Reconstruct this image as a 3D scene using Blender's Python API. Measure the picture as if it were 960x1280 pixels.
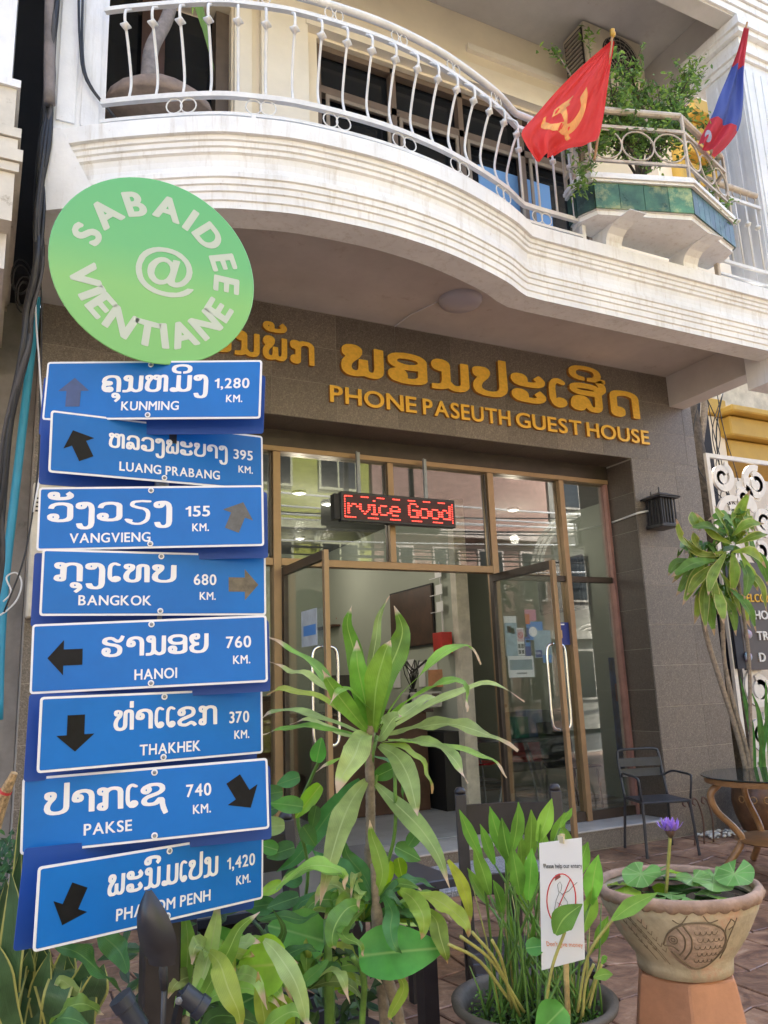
import bpy, bmesh, math, random
import numpy as np
from mathutils import Vector, Matrix

SC = bpy.context.scene
COL = SC.collection
for _o in list(bpy.data.objects): bpy.data.objects.remove(_o)
R = math.radians

# ------------------------------------------------------------------ camera
CAM_H = 1.5
_y, _p, _r = R(27.03), R(12.41), R(-2.19)
_w = np.array([math.sin(_y)*math.cos(_p), math.cos(_y)*math.cos(_p), math.sin(_p)])
_r0 = np.array([math.cos(_y), -math.sin(_y), 0.0]); _u0 = np.cross(_r0, _w)
CR = math.cos(_r)*_r0 + math.sin(_r)*_u0
CU = -math.sin(_r)*_r0 + math.cos(_r)*_u0
CF = _w
CC = np.array([0.0, 0.0, CAM_H])
cam = bpy.data.cameras.new('camera'); cam_o = bpy.data.objects.new('camera', cam); COL.objects.link(cam_o)
cam_o.matrix_world = Matrix(((CR[0], CU[0], -CF[0], CC[0]), (CR[1], CU[1], -CF[1], CC[1]), (CR[2], CU[2], -CF[2], CC[2]), (0, 0, 0, 1)))
cam.sensor_fit = 'HORIZONTAL'; cam.sensor_width = 36; cam.lens = 37.5
cam.clip_start = 0.05; cam.clip_end = 500
SC.camera = cam_o

# ------------------------------------------------------------------ sky, sun, exposure
SUN_EL, SUN_AZ = R(56), R(25)          # the sun stands behind the guest house: its front is in open shade
world = bpy.data.worlds.new('World'); SC.world = world; world.use_nodes = True
nt = world.node_tree; bg = nt.nodes['Background']
sky = nt.nodes.new('ShaderNodeTexSky'); sky.sky_type = 'NISHITA'; sky.sun_disc = False
sky.sun_elevation = SUN_EL; sky.sun_rotation = SUN_AZ; sky.dust_density = 3.0; sky.air_density = 1.0
nt.links.new(sky.outputs[0], bg.inputs[0]); bg.inputs[1].default_value = 0.15
sun = bpy.data.lights.new('sun', 'SUN'); sun.energy = 4.5; sun.angle = R(0.5); sun.color = (1, .955, .88)
sun_o = bpy.data.objects.new('sun', sun); COL.objects.link(sun_o)
_sd = Vector((math.sin(SUN_AZ)*math.cos(SUN_EL), math.cos(SUN_AZ)*math.cos(SUN_EL), math.sin(SUN_EL)))
sun_o.rotation_euler = _sd.to_track_quat('Z', 'Y').to_euler(); sun_o.location = (0, 0, 30)
SC.view_settings.view_transform = 'Standard'; SC.view_settings.look = 'None'; SC.view_settings.gamma = 1
SC.view_settings.exposure = 2.22
SC.cycles.use_denoising = True
SC.cycles.max_bounces = 8; SC.cycles.transparent_max_bounces = 16

# ------------------------------------------------------------------ points in the place, read off lines of sight
def ray(x, y): return CR*(x-480)/1000. - CU*(y-640)/1000. + CF
def pd(x, y, t): return Vector(CC + ray(x, y)*t)
def pY(x, y, Y): d = ray(x, y); return Vector(CC + d*(Y/d[1]))
def pX(x, y, X): d = ray(x, y); return Vector(CC + d*(X/d[0]))
def pZ(x, y, Z): d = ray(x, y); return Vector(CC + d*((Z-CAM_H)/d[2]))
FWD = Vector(CF); RIGHT = Vector(CR); UPV = Vector(CU)

# ------------------------------------------------------------------ mesh helpers
class MB:
    def __init__(s): s.v = []; s.f = []; s.uv = None
    def add(s, vs, fs):
        o = len(s.v); s.v += [tuple(v) for v in vs]; s.f += [tuple(i+o for i in f) for f in fs]; return s
    def box(s, x0, x1, y0, y1, z0, z1):
        return s.add([(x0,y0,z0),(x1,y0,z0),(x1,y1,z0),(x0,y1,z0),(x0,y0,z1),(x1,y0,z1),(x1,y1,z1),(x0,y1,z1)],
                     [(0,3,2,1),(4,5,6,7),(0,1,5,4),(1,2,6,5),(2,3,7,6),(3,0,4,7)])
    def obox(s, c, ax, ay, az):
        c, ax, ay, az = Vector(c), Vector(ax), Vector(ay), Vector(az)
        vs = [c+ax*i+ay*j+az*k for k in (-1,1) for i, j in ((-1,-1),(1,-1),(1,1),(-1,1))]
        return s.add(vs, [(0,3,2,1),(4,5,6,7),(0,1,5,4),(1,2,6,5),(2,3,7,6),(3,0,4,7)])
    def bar(s, a, b, w, h=None, up=(0,0,1)):
        a, b = Vector(a), Vector(b); h = h or w; d = b-a; L = d.length/2; d.normalize()
        up = Vector(up); sx = d.cross(up)
        if sx.length < 1e-4: sx = d.cross(Vector((0,1,0)))
        sx.normalize(); uz = sx.cross(d)
        return s.obox((a+b)/2, d*L, sx*w/2, uz*h/2)
    def tube(s, pts, r, n=8, cap=True, closed=False):
        pts = [Vector(p) for p in pts]; m = len(pts); rs = r if isinstance(r, (list, tuple)) else [r]*m
        vs = []; pn = None
        for i, p in enumerate(pts):
            if closed: t = pts[(i+1) % m]-pts[i-1]
            else: t = pts[min(i+1, m-1)]-pts[max(i-1, 0)]
            t.normalize()
            if pn is None:
                pn = t.cross(Vector((0.13,0.21,1)));
                if pn.length < .05: pn = t.cross(Vector((1,0,0)))
            pn = (pn - t*pn.dot(t)).normalized(); q = t.cross(pn)
            for k in range(n):
                a = 2*math.pi*k/n; vs.append(p+(pn*math.cos(a)+q*math.sin(a))*rs[i])
        fs = []
        for i in range(m if closed else m-1):
            j = (i+1) % m
            for k in range(n): fs.append((i*n+k, i*n+(k+1) % n, j*n+(k+1) % n, j*n+k))
        if cap and not closed: fs += [tuple(range(n))[::-1], tuple((m-1)*n+k for k in range(n))]
        return s.add(vs, fs)
    def lathe(s, c, prof, n=24, ax=(1,0,0), ay=(0,1,0), az=(0,0,1), wob=None):
        c, ax, ay, az = Vector(c), Vector(ax), Vector(ay), Vector(az); vs = []
        for r, z in prof:
            for k in range(n):
                a = 2*math.pi*k/n; vs.append(c+(ax*math.cos(a)+ay*math.sin(a))*r+az*z)
        fs = [(i*n+k, i*n+(k+1) % n, (i+1)*n+(k+1) % n, (i+1)*n+k) for i in range(len(prof)-1) for k in range(n)]
        if prof[0][0] > 1e-4: fs.append(tuple(range(n))[::-1])
        if prof[-1][0] > 1e-4: fs.append(tuple((len(prof)-1)*n+k for k in range(n)))
        return s.add(vs, fs)
    def prism(s, poly, z0, z1, n0=None):
        n = len(poly); vs = [(x, y, z0) for x, y in poly]+[(x, y, z1) for x, y in poly]
        return s.add(vs, [tuple(range(n))[::-1], tuple(range(n, 2*n))]+[(i, (i+1) % n, n+(i+1) % n, n+i) for i in range(n)])
    def sheet(s, pts, d):
        # flat polygon of 3D points given thickness d
        n = len(pts); d = Vector(d); p = [Vector(q) for q in pts]
        return s.add(p+[q+d for q in p], [tuple(range(n))[::-1], tuple(range(n, 2*n))]+[(i, (i+1) % n, n+(i+1) % n, n+i) for i in range(n)])
    def sweep(s, path, prof, closed_prof=True):
        # path: [(point, side, up)], prof: [(a,b)] -> point + side*a + up*b
        n = len(prof); vs = [Vector(p)+Vector(sd)*a+Vector(u)*b for p, sd, u in path for a, b in prof]; m = len(path)
        k = n if closed_prof else n-1
        fs = [(i*n+j, i*n+(j+1) % n, (i+1)*n+(j+1) % n, (i+1)*n+j) for i in range(m-1) for j in range(k)]
        if closed_prof: fs += [tuple(range(n))[::-1], tuple((m-1)*n+j for j in range(n))]
        return s.add(vs, fs)

def mesh_of(mb, name, mat, smooth=False):
    me = bpy.data.meshes.new(name); me.from_pydata([tuple(v) for v in mb.v], [], mb.f)
    if mb.uv:
        ul = me.uv_layers.new(name='uv'); vi = np.zeros(len(me.loops), dtype=np.int32); me.loops.foreach_get('vertex_index', vi)
        ul.data.foreach_set('uv', np.array(mb.uv, dtype=np.float32)[vi].ravel())
    if mat:
        for m in (mat if isinstance(mat, (list, tuple)) else [mat]): me.materials.append(m)
    if smooth:
        me.polygons.foreach_set('use_smooth', [True]*len(me.polygons))
        if smooth != 'all':
            try: me.set_sharp_from_angle(angle=R(35))
            except Exception: pass
    me.validate(); me.update(); return me
def obj(name, mb, mat, parent=None, smooth=False, label=None, recalc=True, bevel=0):
    me = mb if isinstance(mb, bpy.types.Mesh) else mesh_of(mb, name, mat, smooth)
    if recalc and not isinstance(mb, bpy.types.Mesh):
        bm = bmesh.new(); bm.from_mesh(me); bmesh.ops.recalc_face_normals(bm, faces=bm.faces)
        if bevel: 
            bmesh.ops.bevel(bm, geom=[e for e in bm.edges if len(e.link_faces) == 2 and e.calc_face_angle(0) > .5], offset=bevel, segments=1, affect='EDGES', clamp_overlap=True)
        bm.to_mesh(me); bm.free()
    o = bpy.data.objects.new(name, me); COL.objects.link(o)
    if parent is not None:
        o.parent = parent; o.matrix_parent_inverse = WINV[parent.name]; WINV[o.name] = WINV[parent.name] if parent.type == 'MESH' else Matrix()
        if parent.type == 'MESH': o.matrix_parent_inverse = Matrix()
    else: WINV[o.name] = Matrix()
    if label: o['label'] = label
    return o
WINV = {}
def thing(name, label, cat, loc=(0,0,0), group=None):
    o = bpy.data.objects.new(name, None); COL.objects.link(o); o.location = loc; o.empty_display_size = .1
    o['label'] = label; o['category'] = cat
    if group: o['group'] = group
    WINV[o.name] = Matrix.Translation(-Vector(loc)); return o
def tag(o, label, cat, group=None):
    o['label'] = label; o['category'] = cat
    if group: o['group'] = group
    return o
def struct(o): o['kind'] = 'structure'; return o
def copy_thing(src, loc, rz, label, scale=1):
    c = src.copy(); COL.objects.link(c); c.location = loc; c.rotation_euler = (0, 0, rz); c['label'] = label; c.scale = (scale,)*3
    for ch in [o for o in SC.objects if o.parent == src]:
        k = ch.copy(); COL.objects.link(k); k.parent = c
        for g in [o for o in SC.objects if o.parent == ch]:
            q = g.copy(); COL.objects.link(q); q.parent = k
    return c
def spline(P, n=8):
    P = [Vector(p) for p in P]; P = [2*P[0]-P[1]]+P+[2*P[-1]-P[-2]]; o = []
    for i in range(1, len(P)-2):
        for k in range(n):
            t = k/n; a, b, c, d = P[i-1:i+3]
            o.append(.5*(2*b+(c-a)*t+(2*a-5*b+4*c-d)*t*t+(3*b-a-3*c+d)*t**3))
    o.append(P[-2]); return o

# ------------------------------------------------------------------ materials
def nodes(name):
    m = bpy.data.materials.new(name); m.use_nodes = True; n = m.node_tree.nodes; b = n['Principled BSDF']; return m, n, m.node_tree.links, b
def ramp(n, pts):
    r = n.new('ShaderNodeValToRGB'); e = r.color_ramp.elements
    while len(e) < len(pts): e.new(.5)
    for i, (p, c) in enumerate(pts): e[i].position = p; e[i].color = (*c, 1) if len(c) == 3 else c
    return r
def mat(name, col, rough=.6, metal=0, var=.12, scale=6, bump=0, bscale=60, coat=0, emis=None, col2=None, dirt=None, spec=.5, rnd=.0, streak=None):
    m, n, l, b = nodes(name)
    tc = n.new('ShaderNodeTexCoord'); no = n.new('ShaderNodeTexNoise'); no.inputs['Scale'].default_value = scale; no.inputs['Detail'].default_value = 6; no.inputs['Roughness'].default_value = .65
    l.new(tc.outputs['Object'], no.inputs['Vector'])
    c2 = col2 or tuple(c*(1-var*2.2) for c in col); c1 = tuple(min(1, c*(1+var)) for c in col)
    rp = ramp(n, [(.32, c2), (.68, c1)]); l.new(no.outputs['Fac'], rp.inputs[0]); last = rp.outputs[0]
    if dirt:   # (colour, scale, threshold): stains with a shape of their own
        n2 = n.new('ShaderNodeTexNoise'); n2.inputs['Scale'].default_value = dirt[1]; n2.inputs['Detail'].default_value = 10; n2.inputs['Roughness'].default_value = .75
        l.new(tc.outputs['Object'], n2.inputs['Vector'])
        r2 = ramp(n, [(dirt[2], (0,0,0)), (min(1, dirt[2]+.12), (1,1,1))]); l.new(n2.outputs['Fac'], r2.inputs[0])
        mx = n.new('ShaderNodeMix'); mx.data_type = 'RGBA'; l.new(r2.outputs[0], mx.inputs['Factor']); l.new(last, mx.inputs[6]); mx.inputs[7].default_value = (*dirt[0], 1); last = mx.outputs[2]
    if streak:   # (colour, strength): thin rain streaks running down the face
        mp = n.new('ShaderNodeMapping'); mp.inputs['Scale'].default_value = (11, 11, 1.1); l.new(tc.outputs['Object'], mp.inputs[0])
        n3 = n.new('ShaderNodeTexNoise'); n3.inputs['Scale'].default_value = 1.6; n3.inputs['Detail'].default_value = 9; n3.inputs['Roughness'].default_value = .72; l.new(mp.outputs[0], n3.inputs['Vector'])
        r3 = ramp(n, [(.52, (0,0,0)), (.72, (streak[1],)*3)]); l.new(n3.outputs['Fac'], r3.inputs[0])
        m3 = n.new('ShaderNodeMix'); m3.data_type = 'RGBA'; l.new(r3.outputs[0], m3.inputs['Factor']); l.new(last, m3.inputs[6]); m3.inputs[7].default_value = (*streak[0], 1); last = m3.outputs[2]
    if rnd:
        oi = n.new('ShaderNodeObjectInfo'); mr = n.new('ShaderNodeMapRange'); mr.inputs[3].default_value = 1-rnd; mr.inputs[4].default_value = 1+rnd; l.new(oi.outputs['Random'], mr.inputs[0])
        hs = n.new('ShaderNodeHueSaturation'); l.new(mr.outputs[0], hs.inputs['Value']); l.new(last, hs.inputs['Color']); last = hs.outputs[0]
    l.new(last, b.inputs['Base Color'])
    b.inputs['Roughness'].default_value = rough; b.inputs['Metallic'].default_value = metal; b.inputs['Coat Weight'].default_value = coat; b.inputs['Specular IOR Level'].default_value = spec
    rr = n.new('ShaderNodeMapRange'); rr.inputs[3].default_value = max(.03, rough-.1); rr.inputs[4].default_value = min(1, rough+.1); l.new(no.outputs['Fac'], rr.inputs[0]); l.new(rr.outputs[0], b.inputs['Roughness'])
    if bump:
        bn = n.new('ShaderNodeTexNoise'); bn.inputs['Scale'].default_value = bscale; bn.inputs['Detail'].default_value = 5; l.new(tc.outputs['Object'], bn.inputs['Vector'])
        bu = n.new('ShaderNodeBump'); bu.inputs['Strength'].default_value = bump; bu.inputs['Distance'].default_value = .01; l.new(bn.outputs['Fac'], bu.inputs['Height']); l.new(bu.outputs[0], b.inputs['Normal'])
    if emis: b.inputs['Emission Color'].default_value = (*emis[0], 1); b.inputs['Emission Strength'].default_value = emis[1]
    return m
def flat(name, col, rough=.5, emis=0, metal=0):
    m, n, l, b = nodes(name); b.inputs['Base Color'].default_value = (*col, 1); b.inputs['Roughness'].default_value = rough; b.inputs['Metallic'].default_value = metal
    if emis: b.inputs['Emission Color'].default_value = (*col, 1); b.inputs['Emission Strength'].default_value = emis
    return m
def granite(name, dark, light):
    m, n, l, b = nodes(name); tc = n.new('ShaderNodeTexCoord')
    v = n.new('ShaderNodeTexVoronoi'); v.inputs['Scale'].default_value = 260; l.new(tc.outputs['Object'], v.inputs['Vector'])
    no = n.new('ShaderNodeTexNoise'); no.inputs['Scale'].default_value = 95; no.inputs['Detail'].default_value = 8; no.inputs['Roughness'].default_value = .8; l.new(tc.outputs['Object'], no.inputs['Vector'])
    big = n.new('ShaderNodeTexNoise'); big.inputs['Scale'].default_value = 1.6; big.inputs['Detail'].default_value = 4; l.new(tc.outputs['Object'], big.inputs['Vector'])
    rp = ramp(n, [(.30, dark), (.52, tuple((a+c)/2 for a, c in zip(dark, light))), (.62, light), (.75, tuple(min(1, c*1.5) for c in light))]); l.new(no.outputs['Fac'], rp.inputs[0])
    mx = n.new('ShaderNodeMix'); mx.data_type = 'RGBA'; mx.blend_type = 'MULTIPLY'; mx.inputs['Factor'].default_value = .55
    l.new(rp.outputs[0], mx.inputs[6]); r2 = ramp(n, [(0, (.45,.45,.45)), (1, (1.0,1.0,1.0))]); l.new(v.outputs['Color'], r2.inputs[0]); l.new(r2.outputs[0], mx.inputs[7])
    oi = n.new('ShaderNodeObjectInfo'); ad = n.new('ShaderNodeMath'); ad.operation = 'ADD'; l.new(oi.outputs['Random'], ad.inputs[0]); l.new(big.outputs['Fac'], ad.inputs[1])
    mr = n.new('ShaderNodeMapRange'); mr.inputs[1].default_value = .3; mr.inputs[2].default_value = 1.7; mr.inputs[3].default_value = .78; mr.inputs[4].default_value = 1.2; l.new(ad.outputs[0], mr.inputs[0])
    hs = n.new('ShaderNodeHueSaturation'); l.new(mr.outputs[0], hs.inputs['Value']); l.new(mx.outputs[2], hs.inputs['Color']); l.new(hs.outputs[0], b.inputs['Base Color'])
    b.inputs['Roughness'].default_value = .42; return m
def leafmat(name, base, mid, tip, edge=None, trans=.3, brown=.93, spec=.4, veins=True):
    m, n, l, b = nodes(name); uv = n.new('ShaderNodeUVMap'); sp = n.new('ShaderNodeSeparateXYZ'); l.new(uv.outputs[0], sp.inputs[0])
    tc = n.new('ShaderNodeTexCoord'); no = n.new('ShaderNodeTexNoise'); no.inputs['Scale'].default_value = 14; no.inputs['Detail'].default_value = 5; l.new(tc.outputs['Object'], no.inputs['Vector'])
    oi = n.new('ShaderNodeObjectInfo')
    rp = ramp(n, [(.3, tuple(c*.72 for c in base)), (.7, tuple(c*1.3 for c in base))]); l.new(no.outputs['Fac'], rp.inputs[0])
    hs = n.new('ShaderNodeHueSaturation'); l.new(rp.outputs[0], hs.inputs['Color'])
    mh = n.new('ShaderNodeMapRange'); mh.inputs[3].default_value = .482; mh.inputs[4].default_value = .515; l.new(oi.outputs['Random'], mh.inputs[0]); l.new(mh.outputs[0], hs.inputs['Hue'])
    wn = n.new('ShaderNodeTexWhiteNoise'); wn.noise_dimensions = '1D'; l.new(oi.outputs['Random'], wn.inputs['W'])
    mv = n.new('ShaderNodeMapRange'); mv.inputs[3].default_value = .75; mv.inputs[4].default_value = 1.3; l.new(wn.outputs['Value'], mv.inputs[0]); l.new(mv.outputs[0], hs.inputs['Value'])
    # fine parallel veins along the blade
    wv = n.new('ShaderNodeMath'); wv.operation = 'MULTIPLY'; wv.inputs[1].default_value = 95; l.new(sp.outputs[0], wv.inputs[0])
    sn = n.new('ShaderNodeMath'); sn.operation = 'SINE'; l.new(wv.outputs[0], sn.inputs[0])
    sr = n.new('ShaderNodeMapRange'); sr.inputs[1].default_value = -1; sr.inputs[3].default_value = .92; sr.inputs[4].default_value = 1.05; l.new(sn.outputs[0], sr.inputs[0])
    h2 = n.new('ShaderNodeHueSaturation'); l.new(hs.outputs[0], h2.inputs['Color'])
    if veins: l.new(sr.outputs[0], h2.inputs['Value'])
    # midrib
    sb = n.new('ShaderNodeMath'); sb.operation = 'SUBTRACT'; sb.inputs[1].default_value = .5; l.new(sp.outputs[0], sb.inputs[0])
    ab = n.new('ShaderNodeMath'); ab.operation = 'ABSOLUTE'; l.new(sb.outputs[0], ab.inputs[0])
    r1 = ramp(n, [(.0, (1,1,1)), (.045, (0,0,0))]); l.new(ab.outputs[0], r1.inputs[0])
    m1 = n.new('ShaderNodeMix'); m1.data_type = 'RGBA'; l.new(r1.outputs[0], m1.inputs['Factor']); l.new(h2.outputs[0], m1.inputs[6]); m1.inputs[7].default_value = (*mid, 1); last = m1.outputs[2]
    if edge:
        r3 = ramp(n, [(.39, (0,0,0)), (.43, (1,1,1))]); l.new(ab.outputs[0], r3.inputs[0])
        m3 = n.new('ShaderNodeMix'); m3.data_type = 'RGBA'; l.new(r3.outputs[0], m3.inputs['Factor']); l.new(last, m3.inputs[6]); m3.inputs[7].default_value = (*edge, 1); last = m3.outputs[2]
    # dry tip
    ad = n.new('ShaderNodeMath'); ad.operation = 'MULTIPLY_ADD'; ad.inputs[1].default_value = .10; l.new(no.outputs['Fac'], ad.inputs[0]); l.new(sp.outputs[1], ad.inputs[2])
    a2 = n.new('ShaderNodeMath'); a2.operation = 'MULTIPLY_ADD'; a2.inputs[1].default_value = .10; l.new(wn.outputs['Value'], a2.inputs[0]); l.new(ad.outputs[0], a2.inputs[2])
    yel = tuple(.5*(a+c) for a, c in zip(base, tip))
    r4 = ramp(n, [(brown-.06, (0,0,0)), (brown+.03, (1,1,1))]); l.new(a2.outputs[0], r4.inputs[0])
    m4 = n.new('ShaderNodeMix'); m4.data_type = 'RGBA'; l.new(r4.outputs[0], m4.inputs['Factor']); l.new(last, m4.inputs[6]); m4.inputs[7].default_value = (*tip, 1); last = m4.outputs[2]
    l.new(last, b.inputs['Base Color']); b.inputs['Roughness'].default_value = .42; b.inputs['Specular IOR Level'].default_value = spec
    bu = n.new('ShaderNodeBump'); bu.inputs['Strength'].default_value = .25; bu.inputs['Distance'].default_value = .002; l.new((sn if veins else no).outputs[0], bu.inputs['Height']); l.new(bu.outputs[0], b.inputs['Normal'])
    tr = n.new('ShaderNodeBsdfTranslucent'); h5 = n.new('ShaderNodeHueSaturation'); h5.inputs['Value'].default_value = 1.5; h5.inputs['Saturation'].default_value = 1.1; l.new(last, h5.inputs['Color']); l.new(h5.outputs[0], tr.inputs[0])
    ms = n.new('ShaderNodeMixShader'); ms.inputs[0].default_value = trans; l.new(b.outputs[0], ms.inputs[1]); l.new(tr.outputs[0], ms.inputs[2])
    l.new(ms.outputs[0], n['Material Output'].inputs[0]); return m
def glassmat(name, refl=1.0, tint=(.93,.96,.95), base=.03):
    m, n, l, b = nodes(name); n.remove(b)
    tr = n.new('ShaderNodeBsdfTransparent'); tr.inputs[0].default_value = (*tint, 1)
    gl = n.new('ShaderNodeBsdfGlossy'); gl.inputs['Roughness'].default_value = .01; gl.inputs[0].default_value = (1,1,1,1)
    fr = n.new('ShaderNodeFresnel'); fr.inputs[0].default_value = 1.52
    mu = n.new('ShaderNodeMath'); mu.operation = 'MULTIPLY_ADD'; mu.inputs[1].default_value = refl; mu.inputs[2].default_value = base; l.new(fr.outputs[0], mu.inputs[0])
    ms = n.new('ShaderNodeMixShader'); l.new(mu.outputs[0], ms.inputs[0]); l.new(tr.outputs[0], ms.inputs[1]); l.new(gl.outputs[0], ms.inputs[2]); l.new(ms.outputs[0], n['Material Output'].inputs[0]); return m

M = {}
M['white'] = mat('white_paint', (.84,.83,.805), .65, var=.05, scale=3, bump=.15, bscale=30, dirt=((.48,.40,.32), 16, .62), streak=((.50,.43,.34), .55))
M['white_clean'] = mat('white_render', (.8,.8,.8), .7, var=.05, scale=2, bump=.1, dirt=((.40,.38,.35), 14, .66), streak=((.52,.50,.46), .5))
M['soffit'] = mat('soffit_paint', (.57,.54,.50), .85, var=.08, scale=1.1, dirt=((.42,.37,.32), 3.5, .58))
M['beam'] = mat('shaded_white_paint', (.64,.61,.57), .8, var=.05, scale=2)  # same white paint as the fascia, with its shade put into the colour
M['cream'] = mat('cream_wall', (.80,.70,.54), .75, var=.04, scale=1.5)
M['creamtrim'] = mat('cream_trim', (.82,.75,.63), .7, var=.03, scale=3)
M['rail'] = mat('railing_paint', (.76,.74,.70), .45, var=.06, scale=9, dirt=((.32,.2,.11), 22, .70))
M['rust'] = mat('rusty_rail_paint', (.56,.47,.37), .6, var=.12, scale=8, dirt=((.28,.15,.07), 12, .58))
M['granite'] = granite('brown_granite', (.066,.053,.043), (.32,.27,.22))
M['granite_shaded'] = granite('shaded_granite', (.05,.038,.03), (.20,.16,.125))  # darker copy of the granite: shade of reveals and lintel in its colour
M['step'] = granite('step_granite', (.10,.09,.075), (.34,.30,.25))
M['mortar'] = mat('pale_mortar', (.46,.42,.37), .9)
M['bronze'] = mat('bronze_aluminium', (.33,.215,.115), .38, metal=.35, var=.06, scale=4)
M['bronze_dark'] = mat('dark_anodised_rail', (.06,.045,.035), .4, metal=.3)
M['pink'] = mat('copper_trim', (.38,.2,.17), .4, metal=.3)
M['gold'] = mat('gold_letter_face', (.90,.52,.065), .40, var=.07, scale=12, metal=.15)
M['goldside'] = mat('gold_letter_side', (.45,.19,.035), .5, var=.1, scale=12)
M['glass'] = glassmat('pane_glass', .85, tint=(.80,.83,.82), base=.02)
M['glassdoor'] = glassmat('door_glass', .45, tint=(.88,.91,.9), base=.008)
M['winglass'] = flat('dark_window_glass', (.012,.014,.017), .06)
M['blackw'] = mat('black_wood', (.030,.024,.026), .45, var=.2, scale=9)
M['iron'] = mat('dark_iron', (.045,.047,.055), .45, var=.12, scale=14, metal=.2)
M['plantpipe'] = mat('black_plastic', (.022,.022,.025), .35)
M['chrome'] = flat('chrome', (.75,.75,.75), .18, metal=1)
M['steel'] = mat('galvanised_steel', (.28,.3,.32), .45, metal=.6)
M['wood'] = mat('varnished_wood', (.33,.17,.07), .4, var=.2, scale=7, bump=.15)
M['wood_dark'] = mat('dark_brown_wood', (.075,.035,.022), .45, var=.2, scale=5)
M['terra'] = mat('terracotta', (.50,.24,.13), .75, var=.12, scale=5, bump=.15, dirt=((.30,.15,.09), 4, .62))
M['concrete'] = mat('grey_concrete', (.29,.27,.245), .9, var=.14, scale=3, bump=.3, bscale=25, dirt=((.09,.085,.07), 2.2, .6))
M['black'] = flat('black', (.012,.012,.012), .6)
M['cable'] = flat('black_cable', (.02,.02,.022), .45)
M['cableg'] = mat('grey_cable', (.07,.065,.065), .6)
M['bluepipe'] = mat('blue_water_pipe', (.03,.30,.47), .45, var=.05)
M['sign_blue'] = mat('reflective_sign_blue', (.004,.155,.53), .38, var=.07, scale=2.5, spec=.3, dirt=((.05,.22,.52), 26, .70))
M['sign_back'] = mat('deep_blue_back_plate', (.003,.06,.33), .5, var=.05)
M['sign_white'] = flat('sign_white', (.80,.80,.82), .4)
M['arrow_black'] = mat('black_arrow_film', (.008,.008,.009), .45, var=.2, scale=30, spec=.2)
M['arrow_grey'] = mat('worn_grey_arrow_film', (.10,.105,.11), .32, var=.15, scale=40)
M['arrow_navy'] = mat('faded_navy_arrow_film', (.04,.07,.19), .35, var=.08, scale=30)
M['arrow_bronze'] = mat('dull_bronze_arrow_film', (.14,.115,.085), .35, var=.2, scale=40)
M['white_plastic'] = flat('white_plastic', (.72,.72,.72), .4)
M['yellow'] = mat('yellow_house_paint', (.52,.32,.05), .6, var=.06, scale=3, dirt=((.3,.17,.03), 3, .66))
M['orna'] = mat('gold_ornament_paint', (.60,.33,.04), .5, var=.1)
M['bark'] = mat('brown_bark', (.11,.085,.06), .9, var=.3, scale=20, bump=.5, bscale=50)
M['barkp'] = mat('pale_stem_bark', (.30,.24,.18), .85, var=.2, scale=30, bump=.3)
M['stem'] = mat('green_stem', (.13,.26,.05), .5, var=.2, scale=20)
M['stemy'] = mat('yellow_green_stem', (.38,.36,.10), .5, var=.15, scale=20)
M['soil'] = mat('dark_soil', (.035,.025,.018), .95, var=.3, scale=40, bump=.6)
M['paper'] = flat('white_paper', (.78,.78,.77), .6)
M['textblack'] = flat('print_black', (.05,.05,.05), .6)
M['textred'] = flat('print_red', (.62,.05,.05), .6)
M['textorange'] = flat('print_orange', (.75,.25,.08), .6)

# ================================================================== GROUND
ground = struct(obj('ground', MB().box(-60, 60, -1.2, 60, -.3, -.016), mat('old_cement_ground', (.20,.13,.10), .8, var=.2, scale=2)))
road = struct(obj('road', MB().box(-60, 60, -60, -1.2, -.3, -.14), mat('asphalt_road', (.055,.053,.05), .85, var=.15, scale=2, bump=.4)))
kerb = struct(obj('kerb', MB().box(-60, 60, -1.32, -1.2, -.3, -.004), M['concrete']))
def stone_mat():
    m, n, l, b = nodes('stamped_stone'); tc = n.new('ShaderNodeTexCoord')
    no = n.new('ShaderNodeTexNoise'); no.inputs['Scale'].default_value = 4.5; no.inputs['Detail'].default_value = 9; no.inputs['Roughness'].default_value = .7; no.inputs['Distortion'].default_value = 1.2; l.new(tc.outputs['Object'], no.inputs['Vector'])
    rp = ramp(n, [(.28, (.07,.035,.025)), (.43, (.19,.10,.065)), (.57, (.34,.19,.115)), (.72, (.52,.36,.25))]); l.new(no.outputs['Fac'], rp.inputs[0])
    oi = n.new('ShaderNodeObjectInfo'); mr = n.new('ShaderNodeMapRange'); mr.inputs[3].default_value = .7; mr.inputs[4].default_value = 1.2; l.new(oi.outputs['Random'], mr.inputs[0])
    hs = n.new('ShaderNodeHueSaturation'); l.new(mr.outputs[0], hs.inputs['Value']); l.new(rp.outputs[0], hs.inputs['Color']); l.new(hs.outputs[0], b.inputs['Base Color'])
    b.inputs['Roughness'].default_value = .38
    n2 = n.new('ShaderNodeTexNoise'); n2.inputs['Scale'].default_value = 18; n2.inputs['Detail'].default_value = 8; l.new(tc.outputs['Object'], n2.inputs['Vector'])
    bu = n.new('ShaderNodeBump'); bu.inputs['Strength'].default_value = .6; bu.inputs['Distance'].default_value = .012; l.new(n2.outputs['Fac'], bu.inputs['Height']); l.new(bu.outputs[0], b.inputs['Normal'])
    return m
M['stone'] = stone_mat()
rg = random.Random(4)
nx, ny, cell = 22, 13, .40
gx0, gy0 = .1, .95
P_ = {}
for j in range(ny+1):
    for i in range(2*nx+1):
        P_[i, j] = (gx0+i*cell*.5+rg.uniform(-.06, .06), (gy0+j*.39+rg.uniform(-.05, .05)) if j < ny else 6.062)
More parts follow.
